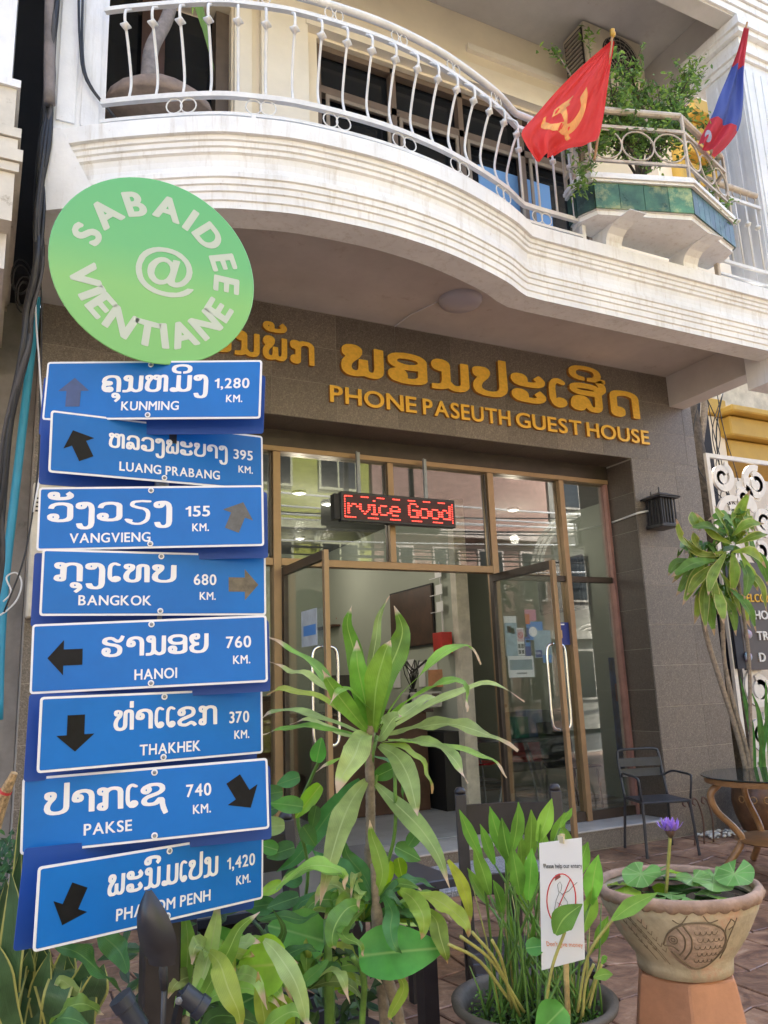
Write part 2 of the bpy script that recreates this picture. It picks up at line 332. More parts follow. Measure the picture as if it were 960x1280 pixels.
for j in range(ny):
    for i in range(nx):
        a = 2*i+(j % 2); b_ = a+2
        if b_ > 2*nx: continue
        poly = [P_[a, j], P_[a+1, j], P_[b_, j], P_[b_, j+1], P_[a+1, j+1], P_[a, j+1]]
        cx = sum(p[0] for p in poly)/6; cy_ = sum(p[1] for p in poly)/6
        q = [(cx+(x-cx)*.965, cy_+(y-cy_)*.965) for x, y in poly]; q2 = [(cx+(x-cx)*.945, cy_+(y-cy_)*.945) for x, y in poly]
        h = rg.uniform(-.003, .001)
        vs = [(x, y, -.015) for x, y in q]+[(x, y, h-.004) for x, y in q]+[(x, y, h) for x, y in q2]
        fs = [tuple(range(12, 18))]+[(k, (k+1) % 6, 6+(k+1) % 6, 6+k) for k in range(6)]+[(6+k, 6+(k+1) % 6, 12+(k+1) % 6, 12+k) for k in range(6)]
        obj('paving_stone', MB().add(vs, fs), M['stone'], ground)

# ================================================================== THE GUEST HOUSE
DOORL, DOORR, INT_W = R(-90), R(-89), 4
gh = thing('guest_house', 'guest house with a brown granite front, bronze glass doors and a curved white balcony', 'building', (3.6, 6.3, 0))
YF = 6.07
XL_, XR_ = .28, 7.03
JX = 6.05       # right jamb of the shopfront
LX = 1.10       # left jamb
# backing walls behind the granite
w = MB(); w.box(XL_, XR_-.002, YF+.002, 6.44, 3.777, 4.79); w.box(JX+.002, XR_-.002, YF+.002, 6.62, -.01, 3.776); w.box(6.86, XR_-.002, 6.621, 12.2, -.01, 3.776); w.box(XL_, LX-.002, YF+.002, 12.2, -.01, 3.776)
obj('wall', w, M['mortar'], gh)
tile_cache = {}
def tile(c, u, v, n, w, h, mt, name='granite_panel'):
    # panel with centre c, half directions; 12 mm thick, thin joint around it
    u, v, n = Vector(u), Vector(v), Vector(n); g = .0015
    key = (round(w, 3), round(h, 3), mt, tuple(u), tuple(v))
    if key not in tile_cache:
        m = MB(); m.obox((0,0,0), u*(w/2-g), v*(h/2-g), n*.006); tile_cache[key] = mesh_of(m, name, M[mt])
    o = obj(name, tile_cache[key], None, gh); o.location = Vector(c)-n*.006+n*rg.uniform(0, .0012)
    return o
def tile_grid(p0, u, v, n, W, H, tw, th, mt, off=0):
    u, v = Vector(u), Vector(v); y = 0
    while y < H-.005:
        h = min(th, H-y); x = 0; first = True
        while x < W-.005:
            w_ = min(tw if not (first and off) else off, W-x); first = False
            if W-x-w_ < .08: w_ = W-x
            tile(Vector(p0)+u*(x+w_/2)+v*(y+h/2), u, v, n, w_, h, mt); x += w_
        y += h
X_, Y_, Z_ = (1,0,0), (0,1,0), (0,0,1)
tile_grid((XL_, YF, 3.775), X_, Z_, (0,-1,0), XR_-XL_, 1.005, .60, .335, 'granite')                 # band above the doors
tile_grid((JX, YF, 0), X_, Z_, (0,-1,0), XR_-JX, 3.775, .62, .405, 'granite')                      # right pier, front
tile_grid((XL_, YF, 0), X_, Z_, (0,-1,0), LX-XL_, 3.775, .60, .405, 'granite')                     # left pier, front
tile_grid((JX, YF+.013, .17), Y_, Z_, (-1,0,0), .41, 3.59, .41, .405, 'granite_shaded')              # right reveal
tile_grid((LX, YF+.013, .17), Y_, Z_, (1,0,0), .41, 3.59, .41, .405, 'granite_shaded')               # left reveal
tile_grid((LX, YF+.013, 3.775), X_, Y_, (0,0,-1), JX-LX, .37, .60, .37, 'granite_shaded')            # underside of the lintel
tile_grid((XR_, YF+.013, 0), Y_, Z_, (1,0,0), 2.4, 4.78, .60, .405, 'granite')                     # right side of the building
# step and threshold
st = MB(); st.box(LX, JX, YF+.02, 6.40, -.01, .155); obj('step', st, M['mortar'], gh)
for i in range(8):
    a = LX+(JX-LX)/8*i
    tile((a+(JX-LX)/16, YF+.012, .078), X_, Z_, (0,-1,0), (JX-LX)/8, .155, 'step', 'step_panel')
sl = MB(); sl.box(LX+.002, JX-.002, YF+.002, 6.56, .156, .172); obj('marble_sill', sl, mat('grey_white_marble', (.50,.49,.48), .35, var=.12, scale=5), gh, bevel=.003)

# shopfront: bronze header, mullions, panes
YG = 6.5
fr = lambda n, b, m='bronze': obj(n, b, M[m], gh, bevel=.003)
fr('header_box', MB().box(LX, JX, 6.445, 6.62, 3.62, 3.80), 'bronze_dark')
fr('header_rail', MB().box(LX, JX-.012, 6.435, 6.58, 3.575, 3.622))
fr('transom', MB().box(2.285, 4.465, YG-.05, YG+.05, 2.56, 2.625))
fr('transom', MB().box(LX+.05, 2.215, YG-.045, YG+.045, 2.56, 2.625))
fr('transom', MB().box(4.535, 6.0, YG-.03, YG+.03, 2.50, 2.56), 'bronze_dark')
for x, w_ in ((2.25,.07),(4.50,.07),(5.40,.06),(1.13,.05)):
    f = fr('mullion', MB().box(x-w_/2, x+w_/2, YG-.055, YG+.055, .172, 3.575))
fr('mullion', MB().box(3.345, 3.405, YG-.05, YG+.05, 2.625, 3.575))
obj('jamb_trim', MB().box(JX-.045, JX-.012, YG-.05, YG+.03, .172, 3.575), M['pink'], gh)
fr('bottom_rail', MB().box(4.535, 5.37, YG-.035, YG+.035, .172, .26), 'bronze_dark'); fr('bottom_rail', MB().box(5.43, 6.005, YG-.035, YG+.035, .172, .26), 'bronze_dark')
def pane(x0, x1, z0, z1, y=YG, m='glass', label=None):
    return obj('pane', MB().box(x0, x1, y-.003, y+.003, z0, z1), M[m], gh, label=label)
pane(2.285, 3.345, 2.625, 3.575); pane(3.405, 4.465, 2.625, 3.575); pane(1.155, 2.215, 2.625, 3.575); pane(1.155, 2.215, .2, 2.56, m='glassdoor')
pane(4.535, 5.37, 2.56, 3.575); pane(5.43, 6.005, 2.56, 3.575, m='glassdoor'); pane(4.535, 5.37, .26, 2.50, m='glassdoor'); pane(5.43, 6.005, .26, 2.50, m='glassdoor')
# dark vertical strips put in as the shadow line beside the bronze faces
for x in (2.205, 3.335, 4.455): obj('shadow_strip', MB().box(x-.012, x+.0, YG-.035, YG-.005, 2.64, 3.56), M['bronze_dark'], gh)

# two open leaves
def leaf_door(hinge, ang, label, hz=-1):
    # hinge point, direction of the leaf in plan
    d = Vector((math.cos(ang), math.sin(ang), 0)); L = .95; n = Vector((-d.y, d.x, 0)); h = Vector(hinge)
    st_ = MB()
    def seg(a, b, z0, z1, m_, t=.04): m_.obox(h+d*((a+b)/2)+Vector((0,0,(z0+z1)/2)), d*((b-a)/2), n*(t/2), Vector((0,0,(z1-z0)/2)))
    seg(0, .05, .19, 2.54, st_); o = obj('door', st_, M['bronze_dark'], gh, label=label)
    a = MB(); seg(L-.045, L, .19, 2.54, a); obj('stile', a, M['bronze'], o, bevel=.003)
    a = MB(); seg(.05, L-.045, 2.47, 2.54, a, .038); obj('rail', a, M['bronze_dark'], o)
    a = MB(); seg(.05, L-.045, .19, .29, a, .038); obj('rail', a, M['bronze_dark'], o)
    a = MB(); seg(.05, L-.045, .29, 2.47, a, .007); obj('pane', a, M['glassdoor'], o)
    for s in (-1, 1):
        c = h+d*(L-.07)+n*s*.02; pts = [c+Vector((0,0,1.10)), c+n*s*.06+Vector((0,0,1.12)), c+n*s*.08+Vector((0,0,1.2)), c+n*s*.08+Vector((0,0,1.5)), c+n*s*.08+Vector((0,0,1.72)), c+n*s*.06+Vector((0,0,1.80)), c+Vector((0,0,1.82))]
        obj('handle', MB().tube(spline(pts, 4), .0125, 8), M['chrome'], o, smooth='all')
    return o, h, d, n, L
dl = leaf_door((2.31, 6.46, 0), DOORL, 'left glass door leaf standing open')
dr = leaf_door((4.44, 6.46, 0), DOORR, 'right glass door leaf standing open')

# ------------------------------------------------------------------ balcony
TC = [(.21,4.80),(.58,4.55),(1.06,4.28),(1.36,4.175),(1.66,4.11),(2.13,4.08),(2.5,4.10),(2.88,4.165),(3.37,4.31),(3.66,4.445)]
cv = spline([(x, y, 0) for x, y in TC], 6)
cv = cv+[Vector((3.80,4.452,0)), Vector((4.4,4.45,0)), Vector((5.5,4.45,0)), Vector((6.92,4.45,0))]
def curve_frames(pts):
    out = []
    for i, p in enumerate(pts):
        t = pts[min(i+1, len(pts)-1)]-pts[max(i-1, 0)]; t.normalize(); out.append((p, Vector((t.y, -t.x, 0)), Vector((0,0,1))))
    return out
FRM = curve_frames(cv)
prof = [(-.36,4.995),(0,4.995),(0,4.885),(-.028,4.885),(-.028,4.853),(-.042,4.848),(-.042,4.818),(-.056,4.812),(-.056,4.785),(-.074,4.776),(-.082,4.74),(-.084,4.70),(-.078,4.665),(-.066,4.655),
        (-.066,4.622),(-.079,4.616),(-.079,4.580),(-.091,4.574),(-.091,4.538),(-.103,4.532),(-.103,4.484),(-.115,4.478),(-.115,4.43),(-.33,4.43),(-.33,4.80),(-.36,4.80)]
obj('balcony_fascia', MB().sweep(FRM, prof), M['white'], gh)
inner = [p-sd*.355 for p, sd, u in FRM]
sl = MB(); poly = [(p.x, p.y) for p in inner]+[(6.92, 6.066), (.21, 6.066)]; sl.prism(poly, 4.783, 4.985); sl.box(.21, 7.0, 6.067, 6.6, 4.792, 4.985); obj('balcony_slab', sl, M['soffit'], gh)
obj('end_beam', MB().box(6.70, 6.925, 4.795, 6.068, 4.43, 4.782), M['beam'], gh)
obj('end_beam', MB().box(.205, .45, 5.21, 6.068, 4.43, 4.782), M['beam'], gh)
eb = MB(); eb.add([(.19,4.80,4.998),(.26,4.755,4.998),(.50,4.60,4.427),(.19,4.80,4.427),(.19,5.2,4.998),(.26,5.2,4.998),(.50,5.2,4.427),(.19,5.2,4.427)], [(0,1,2,3),(7,6,5,4),(0,4,5,1),(1,5,6,2),(2,6,7,3),(3,7,4,0)])
obj('end_block', eb, M['white'], gh)
lm = MB().lathe((3.57, 5.38, 4.782), [(.19,0),(.19,-.02),(.175,-.045),(.13,-.07),(.06,-.085),(.001,-.09)], 32)
tag(obj('ceiling_lamp', lm, flat('frosted_lamp_glass', (.45,.45,.50), .35), smooth=True), 'round frosted ceiling lamp, unlit, on the soffit under the balcony', 'lamp')
obj('lamp_cable', MB().tube([(3.40,5.5,4.776),(3.30,5.8,4.776),(3.28,6.06,4.776)], .006, 6), M['white_plastic'], gh)

# upper storey
UZ = 8.63
uw = MB(); uw.box(1.72, 2.56, 6.07, 6.35, 4.98, UZ); uw.box(2.56, 5.9, 6.07, 6.35, 7.67, UZ); uw.box(5.9, 7.0, 6.07, 6.35, 4.98, UZ); uw.box(.2, 1.72, 6.07, 6.35, 7.67, UZ); uw.box(.2, .5, 6.07, 6.35, 4.98, 7.67)
obj('upper_wall', uw, M['cream'], gh)
for z, d in ((7.70,.10),(7.79,.075),(7.87,.05),(7.94,.03)): obj('window_moulding', MB().box(2.42, 6.05, 6.07-d, 6.069, z, z+.075), M['creamtrim'], gh)
obj('cream_pilaster', MB().box(1.98, 2.44, 5.99, 6.069, 4.985, UZ), M['creamtrim'], gh)
obj('cream_pilaster', MB().box(1.74, 1.90, 6.03, 6.069, 4.985, UZ), M['creamtrim'], gh)
obj('wall_trunking', MB().box(4.3, 6.3, 6.02, 6.069, 8.16, 8.24), M['creamtrim'], gh)
# window 1: big dark sliding window
wf = obj('window', MB().box(2.57, 5.89, 6.22, 6.23, 4.99, 7.66), M['winglass'], gh)
fb = MB(); 
for x in (2.56, 3.38, 4.18, 4.96, 5.83): fb.box(x, x+.06, 6.12, 6.20, 4.99, 7.66)
fb.box(2.62, 5.83, 6.12, 6.20, 7.12, 7.2); fb.box(2.62, 5.83, 6.12, 6.20, 7.6, 7.66); 
obj('frame', fb, mat('brown_window_frame', (.16,.115,.085), .4, var=.1), wf)
ins = MB()
for x in (2.66, 3.46, 4.26, 5.06): ins.box(x+.0, x+.035, 6.10, 6.118, 5.0, 7.1); ins.box(x+.66, x+.695, 6.10, 6.118, 5.0, 7.1); ins.box(x+.035, x+.66, 6.10, 6.118, 7.06, 7.10)
obj('sash', ins, mat('pale_brown_sash', (.27,.22,.17), .4, var=.1), wf)
obj('sky_reflection_panel', MB().box(4.45, 5.40, 6.205, 6.219, 6.1, 6.92), flat('painted_sky_reflection', (.16,.33,.62), .4), wf)  # blue panel painted in for the sky mirrored in the window glass
wf2 = obj('window', MB().box(.5, 1.72, 6.30, 6.31, 4.99, 7.66), M['winglass'], gh)
obj('frame', MB().box(1.60, 1.72, 6.15, 6.29, 4.99, 7.66), mat('brown_window_jamb', (.12,.085,.06), .5), wf2)
bt = MB()
for k in range(5): bt.bar((.55+.03*k, 6.2, 5.7), (.75+.12*k, 6.05, 8.2), .02, .05)
obj('curtain', MB().sweep([((.95+.0*i, 6.18, 5.0+2.6*i/6), (1,0,0), (0,0,1)) for i in range(7)], [(0,0),(.12,.0),(.2,.0)], False), M['wood_dark'], wf2)
# upper slab, beams, column
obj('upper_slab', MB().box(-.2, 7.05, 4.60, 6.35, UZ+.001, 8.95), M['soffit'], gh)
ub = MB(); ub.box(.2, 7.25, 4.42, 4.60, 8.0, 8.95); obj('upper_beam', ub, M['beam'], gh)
um = MB()
for k, (d, z) in enumerate(((.03,8.02),(.05,8.10),(.075,8.18),(.095,8.26),(.13,8.40),(.15,8.5))): um.box(.2, 7.3, 4.42-d, 4.419, z, z+.075)
obj('beam_moulding', um, M['white'], gh)
obj('cross_beam', MB().box(6.72, 7.0, 4.601, 6.069, 8.0, UZ), M['beam'], gh)
col = MB(); col.box(6.56, 7.06, 4.50, 4.95, 4.2, 7.6); co = obj('column', col, M['white_clean'], gh)
for i in range(3): obj('groove_strip', MB().box(6.548, 6.559, 4.53+.14*i, 4.62+.14*i, 5.0, 7.5), M['white_clean'], co)
for i in range(4): obj('groove_strip', MB().box(6.60+.115*i, 6.68+.115*i, 4.488, 4.499, 5.0, 7.5), M['white_clean'], co)
for z0, z1, d in ((7.60,7.66,.03),(7.66,7.73,.06),(7.73,7.84,.04),(7.84,7.90,.10),(7.90,7.999,.13)): obj('capital', MB().box(6.56-d, 7.06+d, 4.50-d, 4.95+d*.5+.1, z0, z1-.001), M['white'], co)
lp = MB(); lp.box(.20, .53, 4.86, 5.5, 4.99, 9.0); lpo = obj('pillar', lp, M['white_clean'], gh)
for i in range(2): obj('groove_strip', MB().box(.235+.145*i, .345+.145*i, 4.845, 4.859, 5.12, 9.0), M['white_clean'], lpo)
obj('base_block', MB().box(.19, .545, 4.83, 5.5, 4.996, 5.06), M['white_clean'], lpo)
obj('unseen_shade_block', MB().box(-.3, 7.4, 4.6, 12.3, 8.96, 13.0), M['white_clean'], gh)  # unseen upper mass, added tall so the front lies in its shadow

# ------------------------------------------------------------------ interior
room = mat('grey_green_interior_wall', (.40,.43,.36), .85, var=.03, scale=1)
iw = MB(); iw.box(LX, 6.859, 11.9, 12.1, 0, 3.7); obj('inner_wall', iw, room, gh)
iw = MB(); iw.box(6.80, 6.859, 6.621, 11.9, .0, 3.7); obj('inner_wall', iw, room, gh)
iw = MB(); iw.box(LX-.014, LX+.05, 6.6, 11.9, .0, 3.7); obj('inner_wall', iw, room, gh)
iw = MB(); iw.box(4.9, 4.98, 7.9, 11.9, .17, 3.7); obj('partition', iw, room, gh)
obj('partition_post', MB().box(4.86, 5.02, 7.78, 7.899, .17, 3.7), mat('cream_door_frame', (.62,.58,.48), .6), gh)
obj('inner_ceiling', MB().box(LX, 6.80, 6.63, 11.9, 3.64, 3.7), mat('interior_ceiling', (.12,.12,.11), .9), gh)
flo = struct(obj('floor', MB().box(LX, 6.80, 6.621, 11.9, .0, .158), M['concrete']))
pmesh = mesh_of(MB().box(.0015, 1.1985, .0015, .1985, 0, .011), 'floor_plank', mat('grey_laminate', (.34,.35,.36), .35, var=.12, scale=3, rnd=.12))
pmesh_half = mesh_of(MB().box(.0015, .5985, .0015, .1985, 0, .011), 'floor_plank', pmesh.materials[0])
for j in range(26):
    for i in range(6):
        x = LX+(i-.5*(j % 2))*1.2
        if x < LX or x+1.2 > 6.81: continue
        o = obj('floor_plank', pmesh, None, flo); o.location = (x, 6.63+.2*j, .159)
    for i in range(2):
        if j % 2: o = obj('floor_plank', pmesh_half, None, flo); o.location = ((LX, 6.19)[i], 6.63+.2*j, .159)
bulbs = thing('downlights', 'lit round downlights in the lobby ceiling behind the glass transom', 'ceiling light', (3.4, 8.2, 3.63))
for x, y in ((3.05,8.0),(3.55,8.4),(2.4,10.2),(5.9,8.0),(4.0,10.5)):
    b_ = obj('lamp_ring', MB().lathe((x,y,3.636), [(.075,0),(.075,-.02),(.055,-.025),(.05,0)], 16), M['white_plastic'], bulbs)
    obj('bulb', MB().lathe((x,y,3.628), [(.03,0),(.027,-.015),(.015,-.025),(.001,-.03)], 12), flat('lit_bulb', (1,.93,.8), .5, emis=5), b_)
    li = bpy.data.lights.new('downlight', 'POINT'); li.energy = INT_W; li.shadow_soft_size = .06; li.color = (1,.9,.76); lo_ = bpy.data.objects.new('downlight', li); COL.objects.link(lo_); lo_.location = (x, y, 3.25)

# letter outlines in hundredths of the letter height: x, y, x, y ... one list per contour
GL = {}
GL['f'+chr(3742)] = [[27,-5,39,-4,50,0,62,-5,74,-5,79,-4,85,-1,91,6,94,12,96,24,96,97,95,100,77,101,74,99,74,29,72,18,70,16,67,15,63,17,61,21,60,54,59,56,57,56,42,56,39,55,39,53,38,24,37,20,35,16,32,15,28,16,25,18,23,24,23,29,25,38,31,47,41,60,47,73,48,86,47,90,45,95,40,100,34,103,25,104,19,103,12,101,5,94,2,85,2,74,5,65,10,60,3,47,1,38,0,30,1,15,5,6,10,0,17,-4]]
GL['f'+chr(3757)] = [[45,-5,64,-4,77,-1,87,4,90,8,93,14,93,78,93,83,90,89,86,94,77,100,67,103,55,105,38,105,19,101,11,97,6,93,2,88,0,82,0,68,3,60,10,52,19,48,8,43,5,41,1,35,0,30,0,20,3,11,8,4,16,0,30,-4], [47,15,45,16,46,22,45,32,42,38,38,44,58,44,71,46,71,29,70,24,68,21,62,17,53,15], [41,64,29,67,24,70,22,73,22,76,24,79,28,82,40,84,54,84,66,81,70,77,71,74,70,71,64,67,52,64]]
GL['f'+chr(3737)] = [[2,-6,15,-6,24,-5,33,-2,41,2,50,-4,56,-6,71,-6,83,-2,89,4,94,12,95,20,95,98,94,101,77,101,74,99,73,24,71,18,69,16,65,15,60,15,56,17,52,22,48,28,48,86,45,96,38,102,29,105,19,105,14,104,6,98,3,92,2,88,1,82,2,75,5,69,10,64,17,61,26,60,26,32,24,20,21,16,16,14,3,13,1,12,0,-3]]
GL['f'+chr(3739)] = [[34,-4,54,-5,69,-1,74,1,80,6,85,12,89,18,92,32,91,135,91,138,89,139,72,139,70,136,69,34,66,24,60,18,49,15,41,15,34,16,27,20,24,23,23,27,23,34,26,43,30,49,40,62,45,73,47,84,46,90,43,97,38,101,32,103,17,103,7,100,3,96,1,92,0,85,1,74,4,68,12,62,4,48,1,38,0,26,1,20,3,14,6,7,13,2,24,-3]]
GL['f'+chr(3760)] = [[36,-5,59,-6,68,-5,77,-3,84,0,90,5,95,13,96,24,93,30,85,40,81,44,78,44,64,30,64,26,69,20,69,18,61,15,48,15,47,16,47,26,46,31,43,36,38,40,32,43,28,44,17,44,9,41,3,35,0,27,0,16,4,8,10,2,16,-2,25,-4], [36,54,58,54,68,55,75,56,84,60,90,64,95,72,96,84,93,90,85,100,81,103,78,104,64,90,64,86,69,81,70,79,70,78,60,75,48,74,47,75,47,85,46,90,43,96,38,100,32,103,28,103,17,103,9,100,4,96,1,88,0,78,4,68,10,61,16,58,25,55]]
GL['f'+chr(3754)] = [[23,-5,31,-5,38,-2,42,1,46,9,51,2,56,-2,62,-4,70,-5,80,-4,86,-2,93,5,95,10,97,18,97,68,108,80,111,86,112,92,112,102,109,111,105,120,100,128,98,128,95,128,83,119,81,116,81,112,88,102,89,98,77,104,64,106,47,107,35,107,24,105,15,103,8,99,3,94,1,87,1,76,3,72,6,68,13,63,23,60,37,58,72,58,74,57,74,24,73,18,70,15,67,17,64,21,59,38,56,45,52,50,47,54,38,57,24,56,14,52,8,47,3,37,1,28,0,18,1,8,5,3,10,-2,16,-4], [46,78,33,79,23,82,22,82,23,84,32,86,56,86,70,84,75,82,73,80,66,79]]
GL['f'+chr(3732)] = [[21,-6,30,-6,37,-3,43,2,45,6,46,18,45,24,43,29,36,34,23,36,22,38,22,69,23,74,26,78,30,80,44,83,51,83,61,81,67,77,69,72,70,-2,72,-3,74,-4,89,-4,92,-2,92,76,91,82,88,89,81,96,72,100,60,103,37,103,24,101,15,99,8,94,4,90,2,85,0,78,0,10,3,2,7,-2,14,-5]]
GL['f'+chr(3713)] = [[17,-5,27,-5,32,-4,38,0,42,5,43,13,44,72,49,79,53,81,58,83,65,83,71,81,74,78,76,73,77,-2,80,-4,95,-4,98,-2,98,0,98,76,98,81,95,88,88,96,77,102,66,103,50,103,38,99,27,103,16,103,8,101,3,96,1,92,0,86,1,74,3,69,8,64,21,60,21,39,21,37,9,34,4,30,1,22,0,12,1,6,5,0,10,-3]]
GL['f'+chr(3758)] = [[47,-5,59,-5,69,-3,78,0,85,4,91,10,96,20,97,29,97,42,95,48,91,54,87,58,80,63,64,69,36,75,28,80,26,81,27,82,32,85,43,86,48,83,57,75,66,70,71,69,83,69,92,74,99,82,104,92,107,102,107,106,105,107,93,111,89,111,88,108,83,94,80,91,77,89,74,89,71,91,57,102,47,106,32,106,18,103,11,100,4,92,1,84,2,74,5,69,9,64,20,58,28,55,61,48,69,44,73,38,73,30,71,24,68,20,59,16,47,15,42,17,44,24,44,33,41,43,37,47,29,50,16,50,8,47,4,43,0,34,0,24,3,16,7,9,14,3,23,-1,35,-4]]
GL['f'+chr(3765)] = [[56,107,107,107,110,108,110,122,108,123,96,124,98,135,97,143,95,150,91,156,85,160,77,164,69,166,52,168,38,167,24,165,14,161,8,157,3,150,1,144,0,135,2,125,6,119,12,114,18,111,29,108,39,107,46,108,47,110,47,120,46,122,44,123,31,125,25,129,23,132,22,137,23,142,26,146,30,149,37,151,51,152,64,150,73,146,76,139,76,135,75,131,72,127,68,125,54,122,53,110,54,108]]
GL['f'+chr(3761)] = [[40,112,52,111,68,113,81,116,88,120,92,125,95,132,95,140,92,146,81,158,77,159,64,145,65,143,70,136,69,133,60,130,47,130,46,131,46,142,45,147,42,152,38,156,32,158,22,159,14,158,8,155,4,151,2,147,0,136,1,130,6,123,12,117,20,114,29,112], [22,135,21,138,21,140,23,141,25,140,25,137,24,136]]
GL['f'+chr(3767)] = [[56,107,107,107,110,108,110,122,108,123,96,124,98,135,97,143,95,150,91,156,85,160,77,164,69,166,52,168,38,167,24,165,14,161,8,157,3,150,1,144,0,135,2,125,6,119,12,114,18,111,29,108,39,107,46,108,47,110,47,120,46,122,44,123,31,125,25,129,23,132,22,137,23,142,26,146,30,149,37,151,51,152,64,150,73,146,76,139,76,135,75,131,72,127,68,125,54,122,53,110,54,108], [40,125,59,125,62,127,63,146,62,148,59,149,42,149,38,148,38,128,38,126]]
GL['f'+chr(3776)] = [[24,-6,29,-6,34,-5,43,0,49,6,51,14,49,24,47,28,42,32,34,34,30,34,25,33,21,29,20,30,19,66,20,78,22,85,25,89,27,90,36,85,42,84,46,86,49,91,49,96,46,100,36,107,28,109,22,108,16,106,7,97,2,85,0,68,0,37,1,24,3,17,6,9,11,2,17,-3]]
GL[chr(3742)] = [[28,-2,37,-2,49,3,63,-2,73,-2,80,-1,84,2,90,7,93,14,95,26,95,96,94,97,78,98,74,97,74,28,72,16,70,14,67,12,63,15,60,20,59,52,59,53,56,54,42,54,39,52,38,23,37,18,35,15,33,13,28,13,24,16,22,21,21,26,23,35,27,44,40,61,44,68,47,78,47,86,44,92,40,97,36,99,29,101,24,101,15,100,9,97,6,94,3,89,2,84,2,72,5,67,12,60,5,50,1,38,0,29,1,16,4,8,10,2,16,-1], [24,75,22,78,22,81,23,83,25,84,26,83,27,80,26,76]]
GL[chr(3757)] = [[37,-2,58,-2,75,1,86,6,90,10,92,14,93,19,92,81,90,86,86,92,82,95,75,98,66,101,54,102,39,102,27,101,18,98,11,94,5,90,1,82,0,74,1,68,3,63,8,57,17,51,27,48,38,47,57,47,70,49,71,48,71,23,67,17,58,13,47,13,42,15,45,22,45,30,42,36,36,42,26,44,18,44,9,41,3,36,1,29,1,21,2,15,5,10,9,6,15,3,28,-1], [21,20,20,22,20,26,21,28,23,28,25,26,25,22,23,20], [40,62,30,64,26,66,23,69,22,72,22,78,24,81,27,84,38,87,55,87,64,85,70,81,71,76,71,71,69,68,65,65,57,62]]
GL[chr(3737)] = [[2,-4,13,-4,23,-3,33,0,40,4,51,-2,62,-4,70,-3,82,1,89,6,93,14,94,21,94,96,94,98,77,99,74,97,73,23,71,16,68,13,64,12,60,12,56,15,51,20,47,26,47,84,44,94,41,97,38,100,28,102,19,102,13,101,6,96,3,91,1,86,1,80,4,73,8,68,12,66,26,62,26,30,24,19,21,13,17,11,3,11,0,10,0,-2], [23,78,21,80,21,84,22,86,24,87,26,85,26,80,25,79]]
GL[chr(3739)] = [[34,-2,53,-2,70,2,80,8,85,14,88,20,90,32,90,134,89,136,73,136,70,135,69,33,68,26,65,21,59,16,50,13,39,13,33,14,26,18,22,26,22,35,25,44,29,52,40,65,44,74,45,80,45,87,42,94,37,98,33,100,27,101,18,101,8,98,3,94,1,90,0,81,2,73,7,67,15,63,7,52,2,42,0,28,1,21,3,16,6,10,13,4,22,0], [22,78,21,80,21,84,22,86,24,86,26,84,26,80,25,78]]
GL[chr(3760)] = [[36,-3,57,-3,66,-2,83,3,89,7,94,14,95,21,93,26,84,38,80,41,76,41,64,29,70,21,70,18,69,16,66,14,61,13,45,12,44,13,46,19,45,26,42,34,39,37,35,39,27,41,17,41,9,39,3,34,0,26,0,17,3,11,9,4,15,1,25,-2], [22,17,20,19,20,21,20,24,22,26,24,24,25,21,24,18], [37,57,56,56,66,57,83,62,89,66,94,74,95,82,93,86,84,97,80,101,76,101,64,88,70,81,70,78,69,76,67,74,60,72,45,72,44,72,46,78,45,87,42,93,39,97,35,99,27,101,17,101,9,98,3,93,0,86,0,76,4,69,9,63,16,60,25,58], [22,77,20,78,20,81,20,84,22,85,24,84,25,81,24,78]]
GL[chr(3713)] = [[18,-2,26,-3,33,-1,37,2,41,7,42,15,43,74,46,79,51,83,55,85,60,86,68,85,72,83,75,79,76,74,77,0,81,-1,94,-1,97,0,97,75,94,86,88,94,77,99,64,101,50,100,38,96,32,99,25,101,16,101,7,98,3,94,1,90,0,84,1,78,3,72,8,67,21,63,21,36,20,35,9,32,4,28,1,21,0,14,1,8,5,3,11,-1], [20,11,19,14,19,17,20,20,22,20,24,18,24,14,23,12], [20,78,18,80,18,84,19,86,20,87,23,86,23,82,22,79]]
GL[chr(3716)] = [[32,-2,41,-3,50,0,55,5,57,12,57,17,55,24,51,29,48,31,36,33,27,31,22,28,21,29,21,33,23,37,35,38,43,40,48,43,51,48,52,52,51,57,49,62,46,64,37,67,22,68,21,69,25,77,29,82,34,85,44,87,54,87,60,85,64,81,67,74,69,66,70,51,70,0,74,-1,87,-1,91,0,91,55,89,72,86,82,82,89,78,94,70,99,52,102,40,102,27,100,18,96,10,90,5,84,3,78,0,64,1,59,4,52,0,32,2,17,6,10,9,6,14,2,21,-1]]
GL[chr(3755)] = [[37,-3,48,-3,63,1,71,8,75,14,77,24,77,80,79,84,84,87,85,86,87,83,88,73,88,0,92,-1,105,-1,109,0,108,82,105,94,98,101,90,103,84,103,79,102,72,98,63,102,53,103,44,102,37,96,30,101,23,103,17,103,8,100,3,96,0,89,1,80,5,73,11,68,5,56,2,44,1,26,1,21,3,15,6,8,14,2,25,-2], [34,12,28,15,24,20,22,26,22,34,24,46,27,60,38,78,45,72,56,69,56,26,54,18,50,14,44,12], [19,81,17,84,17,87,18,90,20,90,22,88,22,85,22,82], [53,83,52,85,52,89,53,91,55,91,57,90,57,86,56,83]]
